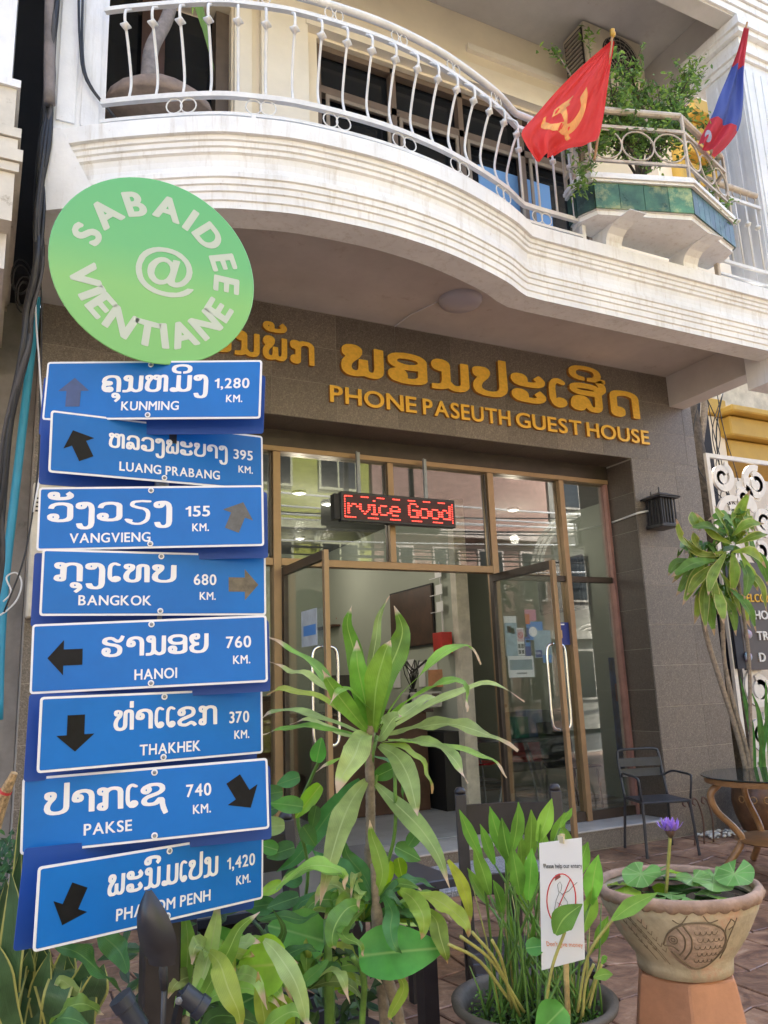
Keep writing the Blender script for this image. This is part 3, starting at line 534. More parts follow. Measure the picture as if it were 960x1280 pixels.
GL[chr(3749)] = [[18,-2,29,-2,37,0,42,5,45,12,49,6,53,2,58,-1,65,-2,75,-2,82,-1,89,3,92,7,95,16,95,72,93,83,89,89,83,94,77,98,66,101,54,102,41,102,24,98,17,94,11,88,9,85,6,77,5,66,6,64,21,62,25,63,28,76,31,82,38,86,49,87,60,86,67,82,72,74,74,64,74,24,72,16,70,13,66,15,62,21,58,36,55,43,50,49,46,51,36,54,25,54,13,49,7,44,2,34,1,27,0,19,1,11,3,6,6,3,11,0], [22,12,20,14,20,18,21,20,23,20,25,19,25,16,24,12], [39,30,34,33,27,34,27,38,30,39,34,38,38,34,39,31]]
GL[chr(3751)] = [[39,-3,58,-3,76,0,83,4,87,7,90,12,92,17,93,24,92,80,90,85,87,90,81,94,76,97,66,99,55,101,41,101,28,99,15,93,9,88,4,78,3,70,19,67,23,68,25,75,28,80,32,83,39,85,52,86,59,85,66,81,70,76,71,71,71,26,68,19,63,15,55,12,40,12,44,21,43,31,39,38,32,42,22,43,12,42,6,38,1,32,0,27,1,18,3,12,9,7,15,3,22,0], [21,20,20,21,19,24,20,28,23,28,24,27,25,24,24,21]]
GL[chr(3738)] = [[34,-2,52,-2,67,1,76,5,85,15,88,21,90,32,90,96,90,98,74,99,70,97,69,30,66,21,62,18,55,14,50,13,35,13,28,16,23,21,22,30,23,40,26,46,40,65,44,74,45,79,45,87,43,94,40,97,33,100,27,101,18,101,8,98,2,92,0,84,2,74,7,67,15,63,7,52,2,42,0,29,1,21,2,16,6,10,13,4,22,0], [22,78,21,80,21,84,22,86,24,86,26,84,26,80,25,78]]
GL[chr(3762)] = [[64,-1,80,-1,83,0,83,64,82,74,80,81,78,86,73,92,67,96,55,100,47,101,37,101,23,98,17,96,10,91,6,86,3,80,0,66,0,59,1,54,5,49,9,46,15,45,26,44,36,47,41,52,43,55,44,60,44,68,39,76,34,79,28,80,27,81,32,84,40,86,49,85,55,82,59,77,62,68,62,1,63,0], [21,59,20,63,21,66,23,66,25,64,25,61,23,59]]
GL[chr(3735)] = [[31,-4,41,-3,52,1,57,6,62,14,64,26,64,78,66,84,69,86,73,84,74,80,75,0,79,-1,90,-1,94,0,94,80,91,92,84,98,74,101,64,101,54,98,48,91,46,88,45,78,44,23,41,16,39,13,35,12,28,12,23,16,20,22,20,33,21,40,24,49,28,55,35,62,39,69,42,80,41,88,40,92,35,97,24,101,16,101,9,99,5,97,2,93,0,84,2,76,8,70,16,68,8,58,2,45,0,34,0,25,2,16,6,8,12,1,19,-2], [19,81,18,83,18,87,19,89,21,90,23,88,23,84,22,81]]
GL[chr(3758)] = [[38,-2,57,-2,67,-1,78,3,84,6,90,12,94,18,96,30,96,40,94,46,91,51,86,56,80,60,65,66,44,70,32,74,25,79,26,85,31,88,42,88,48,86,57,78,65,73,72,71,84,72,92,76,99,84,104,98,106,103,105,104,92,109,89,108,82,92,79,88,76,87,71,88,57,99,45,103,32,103,17,100,11,97,4,90,2,82,2,76,4,72,9,66,18,61,27,58,59,51,68,46,72,40,74,34,73,29,70,20,62,15,52,13,45,13,37,15,43,24,43,31,41,40,36,45,27,48,17,48,8,45,3,40,1,34,0,26,2,18,6,12,14,5,21,2], [22,24,20,26,19,29,20,32,22,33,24,32,24,28,24,26]]
GL[chr(3725)] = [[35,-2,52,-2,68,1,77,7,82,12,86,18,90,28,92,40,92,98,92,100,76,101,72,100,71,49,69,32,65,22,60,17,54,13,46,12,38,13,30,15,26,18,23,21,23,30,26,35,32,37,47,40,47,52,46,55,34,56,29,58,25,62,22,71,23,72,31,69,35,69,43,71,47,73,51,77,52,82,52,91,51,96,48,99,44,102,36,103,27,103,13,99,9,96,4,92,0,82,1,66,6,55,13,46,4,38,1,33,0,26,2,18,6,9,12,5,24,0], [33,82,31,84,31,87,32,90,34,91,36,89,36,86,35,83]]
GL[chr(3714)] = [[84,-3,86,-3,89,-3,99,4,100,6,94,14,87,20,81,23,71,25,64,24,46,14,41,13,34,13,27,14,23,17,22,21,24,25,31,29,69,43,81,49,86,54,91,62,93,72,92,80,87,90,82,95,69,100,55,102,44,102,26,98,16,93,7,87,3,81,1,76,0,72,1,66,3,60,6,57,10,54,16,52,27,52,33,54,38,58,42,64,43,72,42,78,38,84,44,87,55,87,66,84,71,79,72,76,72,70,70,64,64,60,25,45,15,40,8,34,3,29,1,24,1,20,2,14,5,8,10,3,16,1,27,-2,41,-3,53,0,67,7,71,8,76,5], [20,67,19,69,19,72,20,75,22,75,24,73,24,70,23,67]]
GL[chr(3722)] = [[86,-43,89,-43,92,-42,102,-37,103,-34,95,-8,92,6,91,23,87,30,84,33,78,34,71,34,65,33,62,30,53,18,47,14,42,13,34,13,28,14,24,18,24,23,26,28,31,32,68,45,77,50,85,56,91,63,93,70,92,79,91,85,87,90,81,95,76,98,66,100,59,101,42,101,33,100,23,96,9,88,4,82,1,76,0,72,1,64,5,58,11,54,18,52,23,52,30,54,37,60,41,64,43,72,42,78,38,84,42,86,50,87,61,86,66,84,71,79,72,72,69,66,64,62,52,57,25,48,13,40,8,35,4,29,2,20,4,12,7,7,13,2,20,0,31,-2,46,-2,53,-1,64,2,71,7,76,-19,83,-36], [20,67,19,69,19,72,20,75,22,75,23,74,24,70,23,67]]
GL[chr(3745)] = [[18,-4,29,-3,40,0,54,-3,72,-3,87,1,93,4,96,8,100,16,101,26,101,96,101,98,84,99,80,97,80,29,78,21,76,17,72,14,67,12,61,12,57,15,53,20,51,25,50,36,50,97,46,99,33,99,30,98,29,21,19,25,9,24,3,20,0,13,1,6,4,1,10,-2]]
GL[chr(3719)] = [[34,-43,45,-43,55,-39,62,-33,66,-24,69,-8,69,64,67,75,65,84,61,90,57,95,51,99,43,102,27,102,15,100,9,98,5,95,2,92,0,86,0,76,2,71,6,67,12,64,21,63,31,65,35,68,40,74,42,82,44,81,46,75,48,64,47,-16,46,-20,43,-25,40,-28,35,-28,32,-27,29,-24,24,-11,20,-10,8,-11,4,-12,3,-14,6,-27,9,-34,12,-37,21,-42], [20,78,18,80,18,84,19,86,22,86,23,84,23,80,22,78]]
GL[chr(3765)] = [[55,108,106,108,110,109,110,120,109,121,94,123,96,131,96,142,94,150,90,156,84,160,73,164,61,166,48,167,34,166,22,163,12,159,6,154,2,147,0,140,1,131,3,124,6,119,12,115,20,111,32,109,42,108,45,109,46,120,43,122,30,124,24,128,21,132,21,137,22,142,25,146,30,150,37,152,50,153,64,151,72,147,76,140,76,135,75,131,72,127,68,124,54,121,53,110]]
GL[chr(3761)] = [[40,112,65,113,75,115,84,119,91,125,94,132,94,140,91,146,80,157,77,158,64,145,70,136,69,133,63,130,45,129,44,130,45,134,44,145,42,150,39,154,31,157,24,158,14,157,8,155,3,150,0,142,0,135,4,125,8,121,15,117,26,114], [21,134,20,136,19,139,21,141,23,142,25,140,25,137,24,135]]
GL[chr(3768)] = [[21,-63,23,-63,25,-62,37,-48,42,-38,42,-30,40,-20,33,-11,28,-8,22,-6,14,-5,6,-8,2,-12,0,-19,0,-26,3,-32,7,-36,14,-38,25,-38,21,-45,13,-54], [16,-26,14,-24,14,-20,16,-18,19,-19,20,-20,20,-24,19,-26]]
GL[chr(3764)] = [[36,108,43,108,45,110,45,120,43,122,30,124,26,126,23,129,20,134,21,140,22,144,25,147,36,152,50,153,65,151,71,147,74,143,75,140,75,134,73,128,67,124,55,122,53,120,54,109,57,108,66,109,82,113,90,119,94,125,96,131,96,143,94,150,90,155,84,159,76,163,68,165,51,167,37,166,21,163,12,160,7,156,3,151,0,143,0,131,3,124,7,118,16,113,26,110]]
GL[chr(3771)] = [[17,113,29,113,38,117,42,120,44,126,45,133,44,141,58,142,71,140,75,138,76,136,75,134,69,127,69,125,81,113,84,113,94,122,98,128,99,133,99,140,96,145,90,151,79,155,69,157,59,158,38,158,22,155,14,152,8,147,3,141,0,135,1,125,5,118,9,116], [21,129,20,132,20,135,21,137,23,137,25,135,25,132,24,129]]
GL[chr(3784)] = [[2,109,16,109,19,110,19,140,19,142,4,143,0,141,0,111]]
GL[chr(3776)] = [[20,-2,30,-3,39,1,46,8,48,15,47,21,45,25,39,30,35,31,26,31,22,29,18,24,17,26,16,38,16,67,17,80,19,86,23,91,25,93,35,88,43,88,46,92,46,95,44,97,34,104,29,106,22,106,18,105,9,99,3,88,1,76,0,38,2,20,5,12,11,4,16,-1]]
GL[chr(3773)] = [[40,-24,55,-24,64,-22,75,-16,83,-9,88,-2,92,8,94,23,94,36,93,44,90,51,86,58,81,62,74,67,53,73,40,79,35,82,36,88,38,92,41,94,54,96,62,97,82,95,94,95,97,97,98,100,97,103,94,105,66,108,40,106,31,104,27,102,23,98,20,92,19,88,19,81,21,77,24,73,30,69,46,62,65,57,73,50,78,38,78,24,75,7,68,-3,57,-11,49,-13,38,-12,27,-6,30,-1,30,2,28,5,12,10,4,10,1,8,0,5,1,2,7,-8,12,-12,26,-21]]
GL[chr(65)] = [[3,-2,17,-2,20,-1,32,26,33,27,70,27,84,-1,87,-2,100,-2,102,-2,104,-1,103,1,60,99,59,101,58,102,55,103,46,103,44,102,43,101,0,1,0,-1], [41,44,40,46,50,68,51,70,62,45,62,44]]
GL[chr(66)] = [[3,-2,37,-2,45,-2,54,1,61,4,66,7,70,12,72,16,74,22,74,26,74,32,73,37,71,41,65,47,61,50,54,54,60,59,63,62,65,66,66,72,66,76,64,84,61,89,58,93,54,97,49,99,39,102,32,102,4,102,1,102,0,101,0,0,1,-1], [21,15,20,16,21,42,41,42,46,40,51,36,53,32,54,27,52,21,48,18,44,16,39,15], [21,59,20,60,20,85,34,85,38,84,42,82,44,78,45,72,44,67,42,64,38,61,33,60]]
GL[chr(67)] = [[55,-3,62,-3,68,-3,78,-1,90,4,95,6,96,8,96,23,94,25,91,25,81,19,69,15,60,14,50,15,43,16,36,20,31,24,27,28,24,35,21,43,21,50,22,59,24,65,27,71,32,76,37,80,44,84,50,85,61,86,69,85,78,82,90,76,93,76,95,77,95,93,94,94,88,97,78,100,69,102,61,103,46,102,34,99,24,94,17,88,9,79,4,70,1,60,0,52,1,40,3,31,7,23,14,14,21,8,31,2,42,-2]]
GL[chr(68)] = [[3,-2,41,-2,55,-1,66,3,75,7,83,14,85,16,90,22,95,32,97,41,98,47,98,57,95,67,91,76,85,84,78,91,67,97,54,101,41,102,4,102,2,102,0,101,0,0,1,-1], [21,15,21,16,21,85,42,85,49,84,57,82,63,79,68,75,72,70,75,64,77,57,77,50,76,41,74,34,70,28,65,23,63,21,58,19,51,16,42,15]]
GL[chr(69)] = [[3,-2,60,-2,62,-2,64,-1,64,13,62,15,21,15,20,16,21,42,58,42,60,43,61,45,61,57,60,59,21,59,20,84,21,85,59,85,61,85,63,87,63,100,62,102,59,102,4,102,2,102,0,101,0,0,1,-1]]
GL[chr(71)] = [[54,-3,65,-3,77,-1,91,3,96,5,97,7,97,49,95,51,61,51,59,51,58,50,57,37,58,35,61,34,76,34,77,34,77,18,76,17,69,15,57,14,50,15,42,17,37,20,31,24,27,29,23,36,21,43,21,50,21,56,23,63,27,71,31,76,37,80,42,83,48,85,59,86,73,84,82,81,90,77,93,77,95,78,95,93,94,94,77,101,69,102,61,103,46,102,34,99,24,94,16,88,9,79,4,71,1,61,0,52,1,38,4,28,9,20,14,14,24,6,33,1,45,-2]]
GL[chr(72)] = [[3,-2,17,-2,19,-2,20,-1,20,40,21,41,70,41,71,-1,72,-2,74,-2,87,-2,89,-2,90,-1,91,99,90,101,87,102,74,102,72,102,71,101,70,60,70,59,69,59,21,59,20,101,19,102,16,102,4,102,2,102,0,101,0,0,1,-1]]
GL[chr(73)] = [[3,-2,17,-2,19,-2,20,0,21,100,20,102,17,102,3,102,1,102,0,100,0,0,1,-1]]
GL[chr(75)] = [[3,-2,17,-2,19,-2,20,-1,20,41,21,42,66,-2,69,-2,87,-2,89,-2,91,-1,91,0,90,1,38,53,80,99,80,100,79,101,76,102,60,102,57,102,21,62,20,63,20,101,19,102,16,102,4,102,2,102,0,101,0,0,1,-1]]
GL[chr(76)] = [[3,-2,62,-2,64,-2,66,0,66,13,64,15,62,15,22,15,21,16,21,100,20,102,17,102,3,102,1,102,0,100,0,0,1,-1]]
GL[chr(77)] = [[3,-2,17,-2,19,-2,20,0,20,68,21,69,45,39,47,38,49,37,52,38,54,39,78,69,79,69,79,0,80,-2,83,-2,95,-2,99,-1,99,0,99,99,99,101,95,102,83,102,80,101,50,64,48,65,19,101,16,102,4,102,0,101,0,100,0,0,1,-1]]
GL[chr(78)] = [[3,-2,16,-2,19,-2,20,0,20,67,20,69,81,-1,84,-2,95,-2,98,-1,99,0,99,99,98,101,95,102,83,102,80,102,79,100,79,32,79,31,17,101,14,102,4,102,0,101,0,100,0,0,1,-1]]
GL[chr(79)] = [[55,-3,67,-2,80,1,90,6,98,12,105,21,109,30,112,39,113,47,113,60,110,70,105,79,99,87,90,94,80,99,68,102,57,103,46,102,33,99,23,94,16,88,9,79,4,71,1,60,0,51,1,40,4,30,9,21,16,12,23,6,33,1,44,-2], [55,14,49,15,42,17,37,20,31,24,27,29,24,35,21,43,21,51,21,57,24,65,28,72,31,76,37,81,43,84,49,85,57,86,64,85,70,84,77,80,83,75,86,71,90,65,92,57,93,50,92,43,90,35,86,29,82,24,77,20,70,16,64,15]]
GL[chr(80)] = [[3,-2,17,-2,19,-2,20,-1,21,41,38,42,49,44,56,47,59,49,63,53,66,57,68,62,69,67,69,71,68,79,67,83,65,88,60,94,55,97,50,99,43,101,34,102,4,102,1,102,0,101,0,0,1,-1], [21,58,21,60,21,85,37,85,41,84,45,81,47,77,48,72,47,66,45,62,42,60,38,59]]
GL[chr(82)] = [[3,-2,17,-2,19,-2,20,-1,20,40,21,41,26,41,29,40,33,38,37,34,44,25,61,-2,64,-2,80,-2,82,-2,83,-1,83,1,72,17,61,33,55,42,49,47,57,53,61,58,63,64,64,70,64,74,63,79,62,83,59,89,54,94,47,98,38,101,28,102,4,102,1,102,0,101,0,0,1,-1], [21,59,20,60,20,85,31,85,35,85,39,82,42,78,43,74,42,67,40,63,37,61,32,59]]
GL[chr(83)] = [[27,-3,36,-3,44,-1,50,2,54,5,58,10,61,14,62,20,63,26,61,37,56,45,48,53,26,66,22,70,21,72,20,77,21,81,24,84,29,86,34,86,42,85,47,82,54,77,57,77,58,78,59,94,58,95,54,98,49,100,44,102,36,103,28,103,19,101,14,99,9,96,5,91,2,86,1,81,0,75,2,65,7,58,14,51,36,36,42,30,43,24,43,21,41,18,36,15,31,14,24,14,18,17,12,21,5,28,2,28,1,27,1,8,1,7,7,3,13,0,19,-2]]
GL[chr(84)] = [[38,-2,51,-2,54,-2,55,0,55,84,56,85,86,85,89,85,90,87,90,100,88,102,86,102,4,102,2,102,0,101,0,87,1,85,4,85,34,85,35,84,35,0,36,-2]]
GL[chr(85)] = [[42,-3,46,-3,57,-2,66,0,74,4,82,10,86,15,89,21,91,30,92,40,92,100,91,102,88,102,75,102,73,102,72,101,72,37,70,29,67,23,62,18,54,15,47,14,38,15,31,18,26,22,23,25,22,29,20,38,20,101,19,102,16,102,4,102,1,102,0,101,0,36,1,28,3,20,7,13,11,9,14,6,20,3,28,-1,36,-3]]
GL[chr(86)] = [[46,-3,51,-3,53,0,94,99,94,101,93,102,91,102,78,102,76,102,74,101,48,38,47,39,20,101,19,102,17,102,4,102,1,102,0,101,0,99,43,0,44,-2]]
GL[chr(87)] = [[43,-3,48,-3,49,-1,79,72,80,70,109,-1,110,-2,113,-3,116,-3,117,-2,158,98,159,100,158,101,155,102,142,102,140,102,139,101,114,40,89,101,88,102,86,102,73,102,71,102,69,99,45,40,20,101,19,102,16,102,4,102,0,101,0,99,40,0,41,-2]]
GL[chr(89)] = [[40,-2,54,-2,56,-2,57,-1,57,52,94,99,94,101,93,102,91,102,75,102,72,102,47,70,22,102,20,102,4,102,1,102,0,101,0,99,37,52,37,0,38,-2]]
GL[chr(48)] = [[34,-3,44,-2,51,1,57,6,61,12,65,19,68,28,70,39,71,50,70,61,68,72,65,81,62,87,57,94,51,99,44,102,36,103,27,102,20,99,13,94,9,88,5,81,2,72,1,61,0,50,1,39,2,28,5,19,9,13,13,6,20,1,27,-2], [34,15,31,16,28,18,25,23,23,28,21,36,21,44,21,56,22,69,26,78,28,82,30,84,33,85,36,85,40,84,43,82,46,77,47,72,49,64,50,56,50,44,48,31,45,22,43,18,41,16,38,15]]
GL[chr(49)] = [[3,-2,17,-2,19,-2,20,0,21,100,20,102,17,102,3,102,1,102,0,100,0,0,1,-1]]
GL[chr(50)] = [[3,-2,65,-2,68,-2,69,-1,69,13,68,15,66,16,35,16,34,16,46,32,55,45,60,56,62,64,62,72,61,77,60,83,58,88,52,95,48,98,43,101,37,102,30,103,21,102,15,101,11,98,2,92,2,74,3,72,5,72,7,72,13,79,19,83,24,85,28,85,33,84,35,83,38,80,41,75,42,68,41,64,40,58,38,53,32,44,18,24,0,1,0,-1]]
GL[chr(51)] = [[21,-3,29,-3,37,-1,44,2,49,5,54,11,56,16,58,23,59,29,58,37,56,44,53,47,47,53,53,59,55,63,56,67,57,71,57,77,57,82,55,87,53,91,50,94,44,99,38,101,31,103,26,103,18,103,11,102,4,99,3,97,3,84,4,82,7,82,15,85,19,85,27,85,31,84,34,82,35,79,37,75,37,73,36,69,35,67,33,64,27,61,19,60,17,59,17,58,17,45,17,44,19,43,25,43,31,41,35,38,37,35,38,30,38,26,37,23,36,20,34,17,30,15,28,15,22,15,18,15,13,17,5,22,2,22,0,20,0,5,0,3,3,2,12,-2]]
GL[chr(52)] = [[45,-2,59,-2,61,-2,63,-1,63,30,72,31,74,33,73,47,72,48,64,48,63,49,63,101,62,103,60,103,54,103,52,103,51,102,0,40,0,33,2,31,42,30,42,0,44,-2], [28,48,28,49,35,57,41,65,42,66,42,48]]
GL[chr(53)] = [[23,-3,28,-3,36,-2,41,-1,47,2,54,7,58,12,61,18,62,24,62,37,60,44,57,50,52,55,46,59,41,62,32,64,27,64,27,65,27,85,54,85,57,86,58,87,58,100,56,102,54,102,11,102,9,102,8,100,8,48,9,46,11,46,18,47,26,47,30,46,35,44,38,41,40,38,42,34,42,27,40,22,37,18,30,15,27,15,20,15,12,17,5,21,2,21,0,20,0,5,1,4,11,-1]]
GL[chr(54)] = [[33,-3,41,-3,48,-1,54,3,58,6,62,11,65,17,67,22,67,27,67,34,65,41,61,48,55,54,49,57,42,59,36,60,26,59,30,66,37,75,44,82,54,90,54,91,46,101,44,103,43,103,40,103,31,96,23,88,15,79,10,72,5,62,2,53,0,43,0,26,2,18,5,13,10,6,17,1,20,0,26,-2], [32,15,29,16,27,17,23,21,20,27,20,33,20,38,21,38,27,41,34,42,39,41,43,38,46,34,47,28,46,23,42,18,38,15]]
GL[chr(55)] = [[21,-3,24,-3,26,-1,70,99,71,101,69,102,67,102,4,102,2,102,0,101,0,87,2,85,41,84,42,84,7,5,7,4,8,2]]
GL[chr(56)] = [[33,-3,40,-3,48,-1,55,2,60,5,64,10,67,15,69,21,70,27,69,35,66,42,63,47,58,51,64,59,67,63,68,67,69,72,68,78,66,85,64,89,61,93,55,98,48,101,42,103,37,103,28,102,22,101,17,98,10,93,8,90,5,85,3,79,2,72,3,67,4,63,7,58,13,51,8,47,4,41,1,35,0,27,1,21,3,15,6,11,11,5,15,2,21,-1,29,-3], [32,15,27,16,23,20,21,23,21,27,21,33,24,37,26,39,29,41,33,42,38,42,41,41,45,38,48,34,50,29,49,23,47,19,43,16,38,15], [34,60,30,61,26,64,23,70,23,75,25,81,28,84,33,85,38,85,42,84,46,81,48,76,48,71,47,67,44,63,40,61]]
GL[chr(57)] = [[24,-3,27,-3,36,3,45,12,52,20,57,28,62,36,65,45,68,56,68,64,68,73,66,80,63,87,60,91,54,97,47,101,40,103,33,103,26,102,20,101,14,97,8,92,5,88,2,83,1,77,0,72,1,65,2,62,4,56,9,50,14,46,19,43,24,41,32,40,41,42,42,42,39,35,34,27,26,19,14,10,14,8,21,-1], [33,58,29,59,24,63,21,67,21,70,21,73,22,78,25,82,29,85,32,85,36,85,41,83,45,79,47,73,47,66,47,63,46,62,39,59]]
GL[chr(44)] = [[5,-19,11,-17,17,-13,22,-8,24,-2,25,4,24,12,20,17,16,19,10,20,6,19,2,16,0,13,0,9,1,5,4,2,8,-1,8,-4,7,-8,5,-11,2,-14,2,-18,3,-19]]
GL[chr(46)] = [[10,-3,13,-3,18,-2,21,1,23,4,23,9,22,13,19,16,15,18,10,18,7,17,2,14,0,11,0,6,2,1,5,-2]]
GL[chr(64)] = [[70,-32,85,-32,94,-30,105,-27,113,-24,121,-19,128,-14,134,-7,139,1,139,2,137,3,124,2,115,-6,104,-13,97,-16,90,-17,79,-19,71,-19,60,-18,50,-16,39,-11,30,-5,22,4,18,12,16,21,14,34,15,48,19,59,23,69,25,71,30,77,38,84,49,91,60,94,70,95,82,94,91,92,97,89,100,87,107,83,114,75,117,69,120,61,121,51,120,42,118,35,116,31,110,22,106,18,102,15,97,13,94,13,93,15,93,19,105,74,104,76,102,77,89,77,88,76,87,69,79,75,76,77,70,79,66,79,59,78,52,75,45,70,38,62,34,57,30,50,28,41,27,32,28,25,29,20,32,12,35,9,39,4,44,1,48,-1,57,-2,66,1,70,3,75,7,79,2,83,0,91,-2,99,-1,108,3,116,8,122,15,127,22,129,26,132,31,134,39,136,51,134,64,131,74,125,84,117,92,109,99,105,101,98,104,86,107,73,108,53,106,39,101,26,93,16,83,8,70,4,58,1,45,0,37,1,21,5,6,11,-5,20,-15,30,-22,43,-28,58,-31], [57,12,54,13,50,15,48,18,46,22,44,27,44,32,45,38,46,43,50,53,55,60,59,63,63,65,66,66,70,65,73,65,75,63,78,60,80,57,81,52,82,47,81,40,79,33,77,28,72,19,66,14,62,13]]
# heavier capitals for the round plate
GL['b'+chr(83)] = [[31,-6,37,-6,45,-5,51,-3,60,2,66,9,69,14,70,19,71,26,69,38,63,46,55,54,33,68,29,72,28,77,29,80,31,83,35,84,38,84,44,82,48,80,54,75,57,74,63,74,65,76,67,77,67,94,66,96,63,98,55,102,49,105,40,106,29,105,22,104,15,100,11,97,5,92,2,87,1,81,0,75,2,65,7,57,15,50,38,35,41,30,43,24,42,19,39,17,35,16,33,16,27,18,23,20,12,30,8,30,4,30,2,29,1,27,1,7,5,3,14,-2,22,-4]]
GL['b'+chr(65)] = [[7,-4,21,-5,24,-4,27,-3,29,-1,40,24,41,25,71,25,83,-1,87,-4,91,-5,104,-5,109,-4,112,-1,112,1,67,102,65,104,60,105,51,105,46,104,43,102,0,1,0,-1,2,-3,4,-4], [50,47,50,48,55,61,61,47]]
GL['b'+chr(66)] = [[7,-4,41,-5,51,-4,59,-2,68,2,73,6,78,11,81,16,82,21,83,25,82,32,81,37,78,42,73,48,64,54,70,60,73,66,74,72,74,77,72,84,69,90,65,95,61,98,55,101,46,104,35,105,8,105,3,104,0,101,0,0,2,-3], [29,18,29,40,42,40,48,38,51,36,53,32,54,27,52,23,50,20,47,18,43,17], [29,62,29,82,37,83,41,81,43,79,45,75,45,71,43,66,41,64,38,62]]
GL['b'+chr(73)] = [[7,-4,24,-4,27,-3,29,-1,29,100,27,103,24,104,5,104,2,103,0,101,0,0,2,-3]]
GL['b'+chr(68)] = [[7,-4,45,-5,61,-3,72,1,82,6,93,16,99,23,103,32,106,40,106,47,106,57,103,68,99,77,93,85,86,92,73,99,61,103,45,105,8,105,4,104,1,102,0,100,0,0,2,-3], [29,18,29,82,51,82,59,80,63,78,68,74,72,69,75,63,77,57,77,46,76,40,73,33,70,28,66,24,60,20,50,18]]
GL['b'+chr(69)] = [[7,-4,64,-5,68,-4,72,-1,72,13,71,15,69,17,64,17,29,17,28,18,29,39,65,40,68,41,69,44,69,57,68,60,66,61,61,61,29,62,29,82,63,83,68,84,71,86,71,87,71,101,69,103,63,105,8,105,4,104,0,101,0,0,2,-3]]
GL['b'+chr(86)] = [[50,-5,57,-4,59,-3,61,0,103,99,102,102,99,104,95,105,82,105,78,104,75,102,51,48,28,102,24,104,8,105,3,104,0,101,0,99,43,-1,45,-4]]
GL['b'+chr(78)] = [[7,-4,23,-4,26,-3,28,-1,28,59,82,-3,85,-4,88,-5,99,-5,103,-4,106,-2,107,0,107,100,106,103,102,104,99,105,87,105,83,104,79,101,79,41,24,103,21,104,18,105,8,105,4,104,1,102,0,100,0,0,2,-3]]
GL['b'+chr(84)] = [[42,-4,58,-4,61,-3,63,-1,63,82,90,83,96,84,98,87,98,100,97,102,95,104,90,105,8,105,4,104,1,101,0,87,2,84,8,83,35,82,35,0,37,-3]]
GL = {k: [[v/100 for v in l] for l in g] for k, g in GL.items()}

# ================================================================== LETTERING
GL['1'] = [[.0,.66, .0,.82, .16,.86, .26,1.0, .44,1.0, .44,0, .24,0, .24,.70]]
MARKS = 'ີືັຸິົ່'
def glyph_mesh(k, thick, mt, mt_side=None, bold=0):
    c = bpy.data.curves.new('c', 'CURVE'); c.dimensions = '2D'; c.fill_mode = 'BOTH'; c.extrude = thick/2; c.offset = bold
    for l in GL[k]:
        sp = c.splines.new('POLY'); sp.points.add(len(l)//2-1); sp.use_cyclic_u = True
        for j in range(len(l)//2): sp.points[j].co = (l[2*j], l[2*j+1], 0, 1)
    o = bpy.data.objects.new('t', c); COL.objects.link(o); bpy.context.view_layer.update()
    me = bpy.data.meshes.new_from_object(o.evaluated_get(bpy.context.evaluated_depsgraph_get())); bpy.data.objects.remove(o)
    me.materials.clear(); me.materials.append(mt)
    if mt_side:
        me.materials.append(mt_side); me.update()
        for p in me.polygons: p.material_index = 0 if abs(p.normal.z) > .7 else 1
    me.name = 'letter'; return me
GCACHE = {}
def word(text, org, ux, uy, nrm, size, sx, gap, thick, mt, parent, mt_side=None, pre='', name='letter', total=None, markraise=.0, bold=0):
    # text: list of glyph keys, laid from org along ux; size = letter height in metres
    ux, uy, nrm = Vector(ux).normalized(), Vector(uy).normalized(), Vector(nrm).normalized(); x = 0; place = []
    for ch in text:
        if ch == ' ': x += .42; continue
        k = pre+ch; g = GL[k]; wd = max(max(l[0::2]) for l in g)*sx
        if ch in MARKS: place.append((k, x-gap-wd*(1.0 if ch not in '\u0ec8' else 1.1)+(.0 if ch != '\u0eb8' else -.0), True)); continue
        place.append((k, x, False)); x += wd+gap
    tot = x-gap; f = 1 if not total else total/(tot*size)
    for k, px, mk in place:
        key = (k, thick, mt.name, bold)
        if key not in GCACHE: GCACHE[key] = glyph_mesh(k, thick, mt, mt_side, bold)
        o = bpy.data.objects.new(name, GCACHE[key]); COL.objects.link(o)
        s = Matrix((( ux.x*size*sx*f, uy.x*size, nrm.x, 0),(ux.y*size*sx*f, uy.y*size, nrm.y, 0),(ux.z*size*sx*f, uy.z*size, nrm.z, 0),(0,0,0,1)))
        p = Vector(org)+ux*px*size*f+nrm*thick/2+(uy*size*markraise if mk and k[-1] != '\u0eb8' else Vector())
        o.matrix_world = Matrix.Translation(p) @ s
        if parent is not None: o.parent = parent; o.matrix_parent_inverse = WINV[parent.name] if parent.type == 'EMPTY' else Matrix()
        WINV[o.name] = Matrix()
    return tot*size*f
def bfont_text(body, org, ux, uy, nrm, size, mt, parent, name='lettering', offset=0.0, sx=1, thick=.0006):
    c = bpy.data.curves.new('c', 'FONT'); c.body = body; c.offset = offset; c.extrude = thick/2/size; c.resolution_u = 3
    o = bpy.data.objects.new('t', c); COL.objects.link(o); bpy.context.view_layer.update()
    me = bpy.data.meshes.new_from_object(o.evaluated_get(bpy.context.evaluated_depsgraph_get())); bpy.data.objects.remove(o)
    me.materials.clear(); me.materials.append(mt); me.name = name
    ux, uy, nrm = Vector(ux).normalized()*size*sx, Vector(uy).normalized()*size, Vector(nrm).normalized()*size; p = Vector(org)+nrm/size*thick
    o = bpy.data.objects.new(name, me); COL.objects.link(o)
    o.matrix_world = Matrix(((ux.x,uy.x,nrm.x,p.x),(ux.y,uy.y,nrm.y,p.y),(ux.z,uy.z,nrm.z,p.z),(0,0,0,1)))
    if parent is not None: o.parent = parent; o.matrix_parent_inverse = WINV[parent.name] if parent.type == 'EMPTY' else Matrix()
    WINV[o.name] = Matrix(); return o
FN = (0,-1,0)
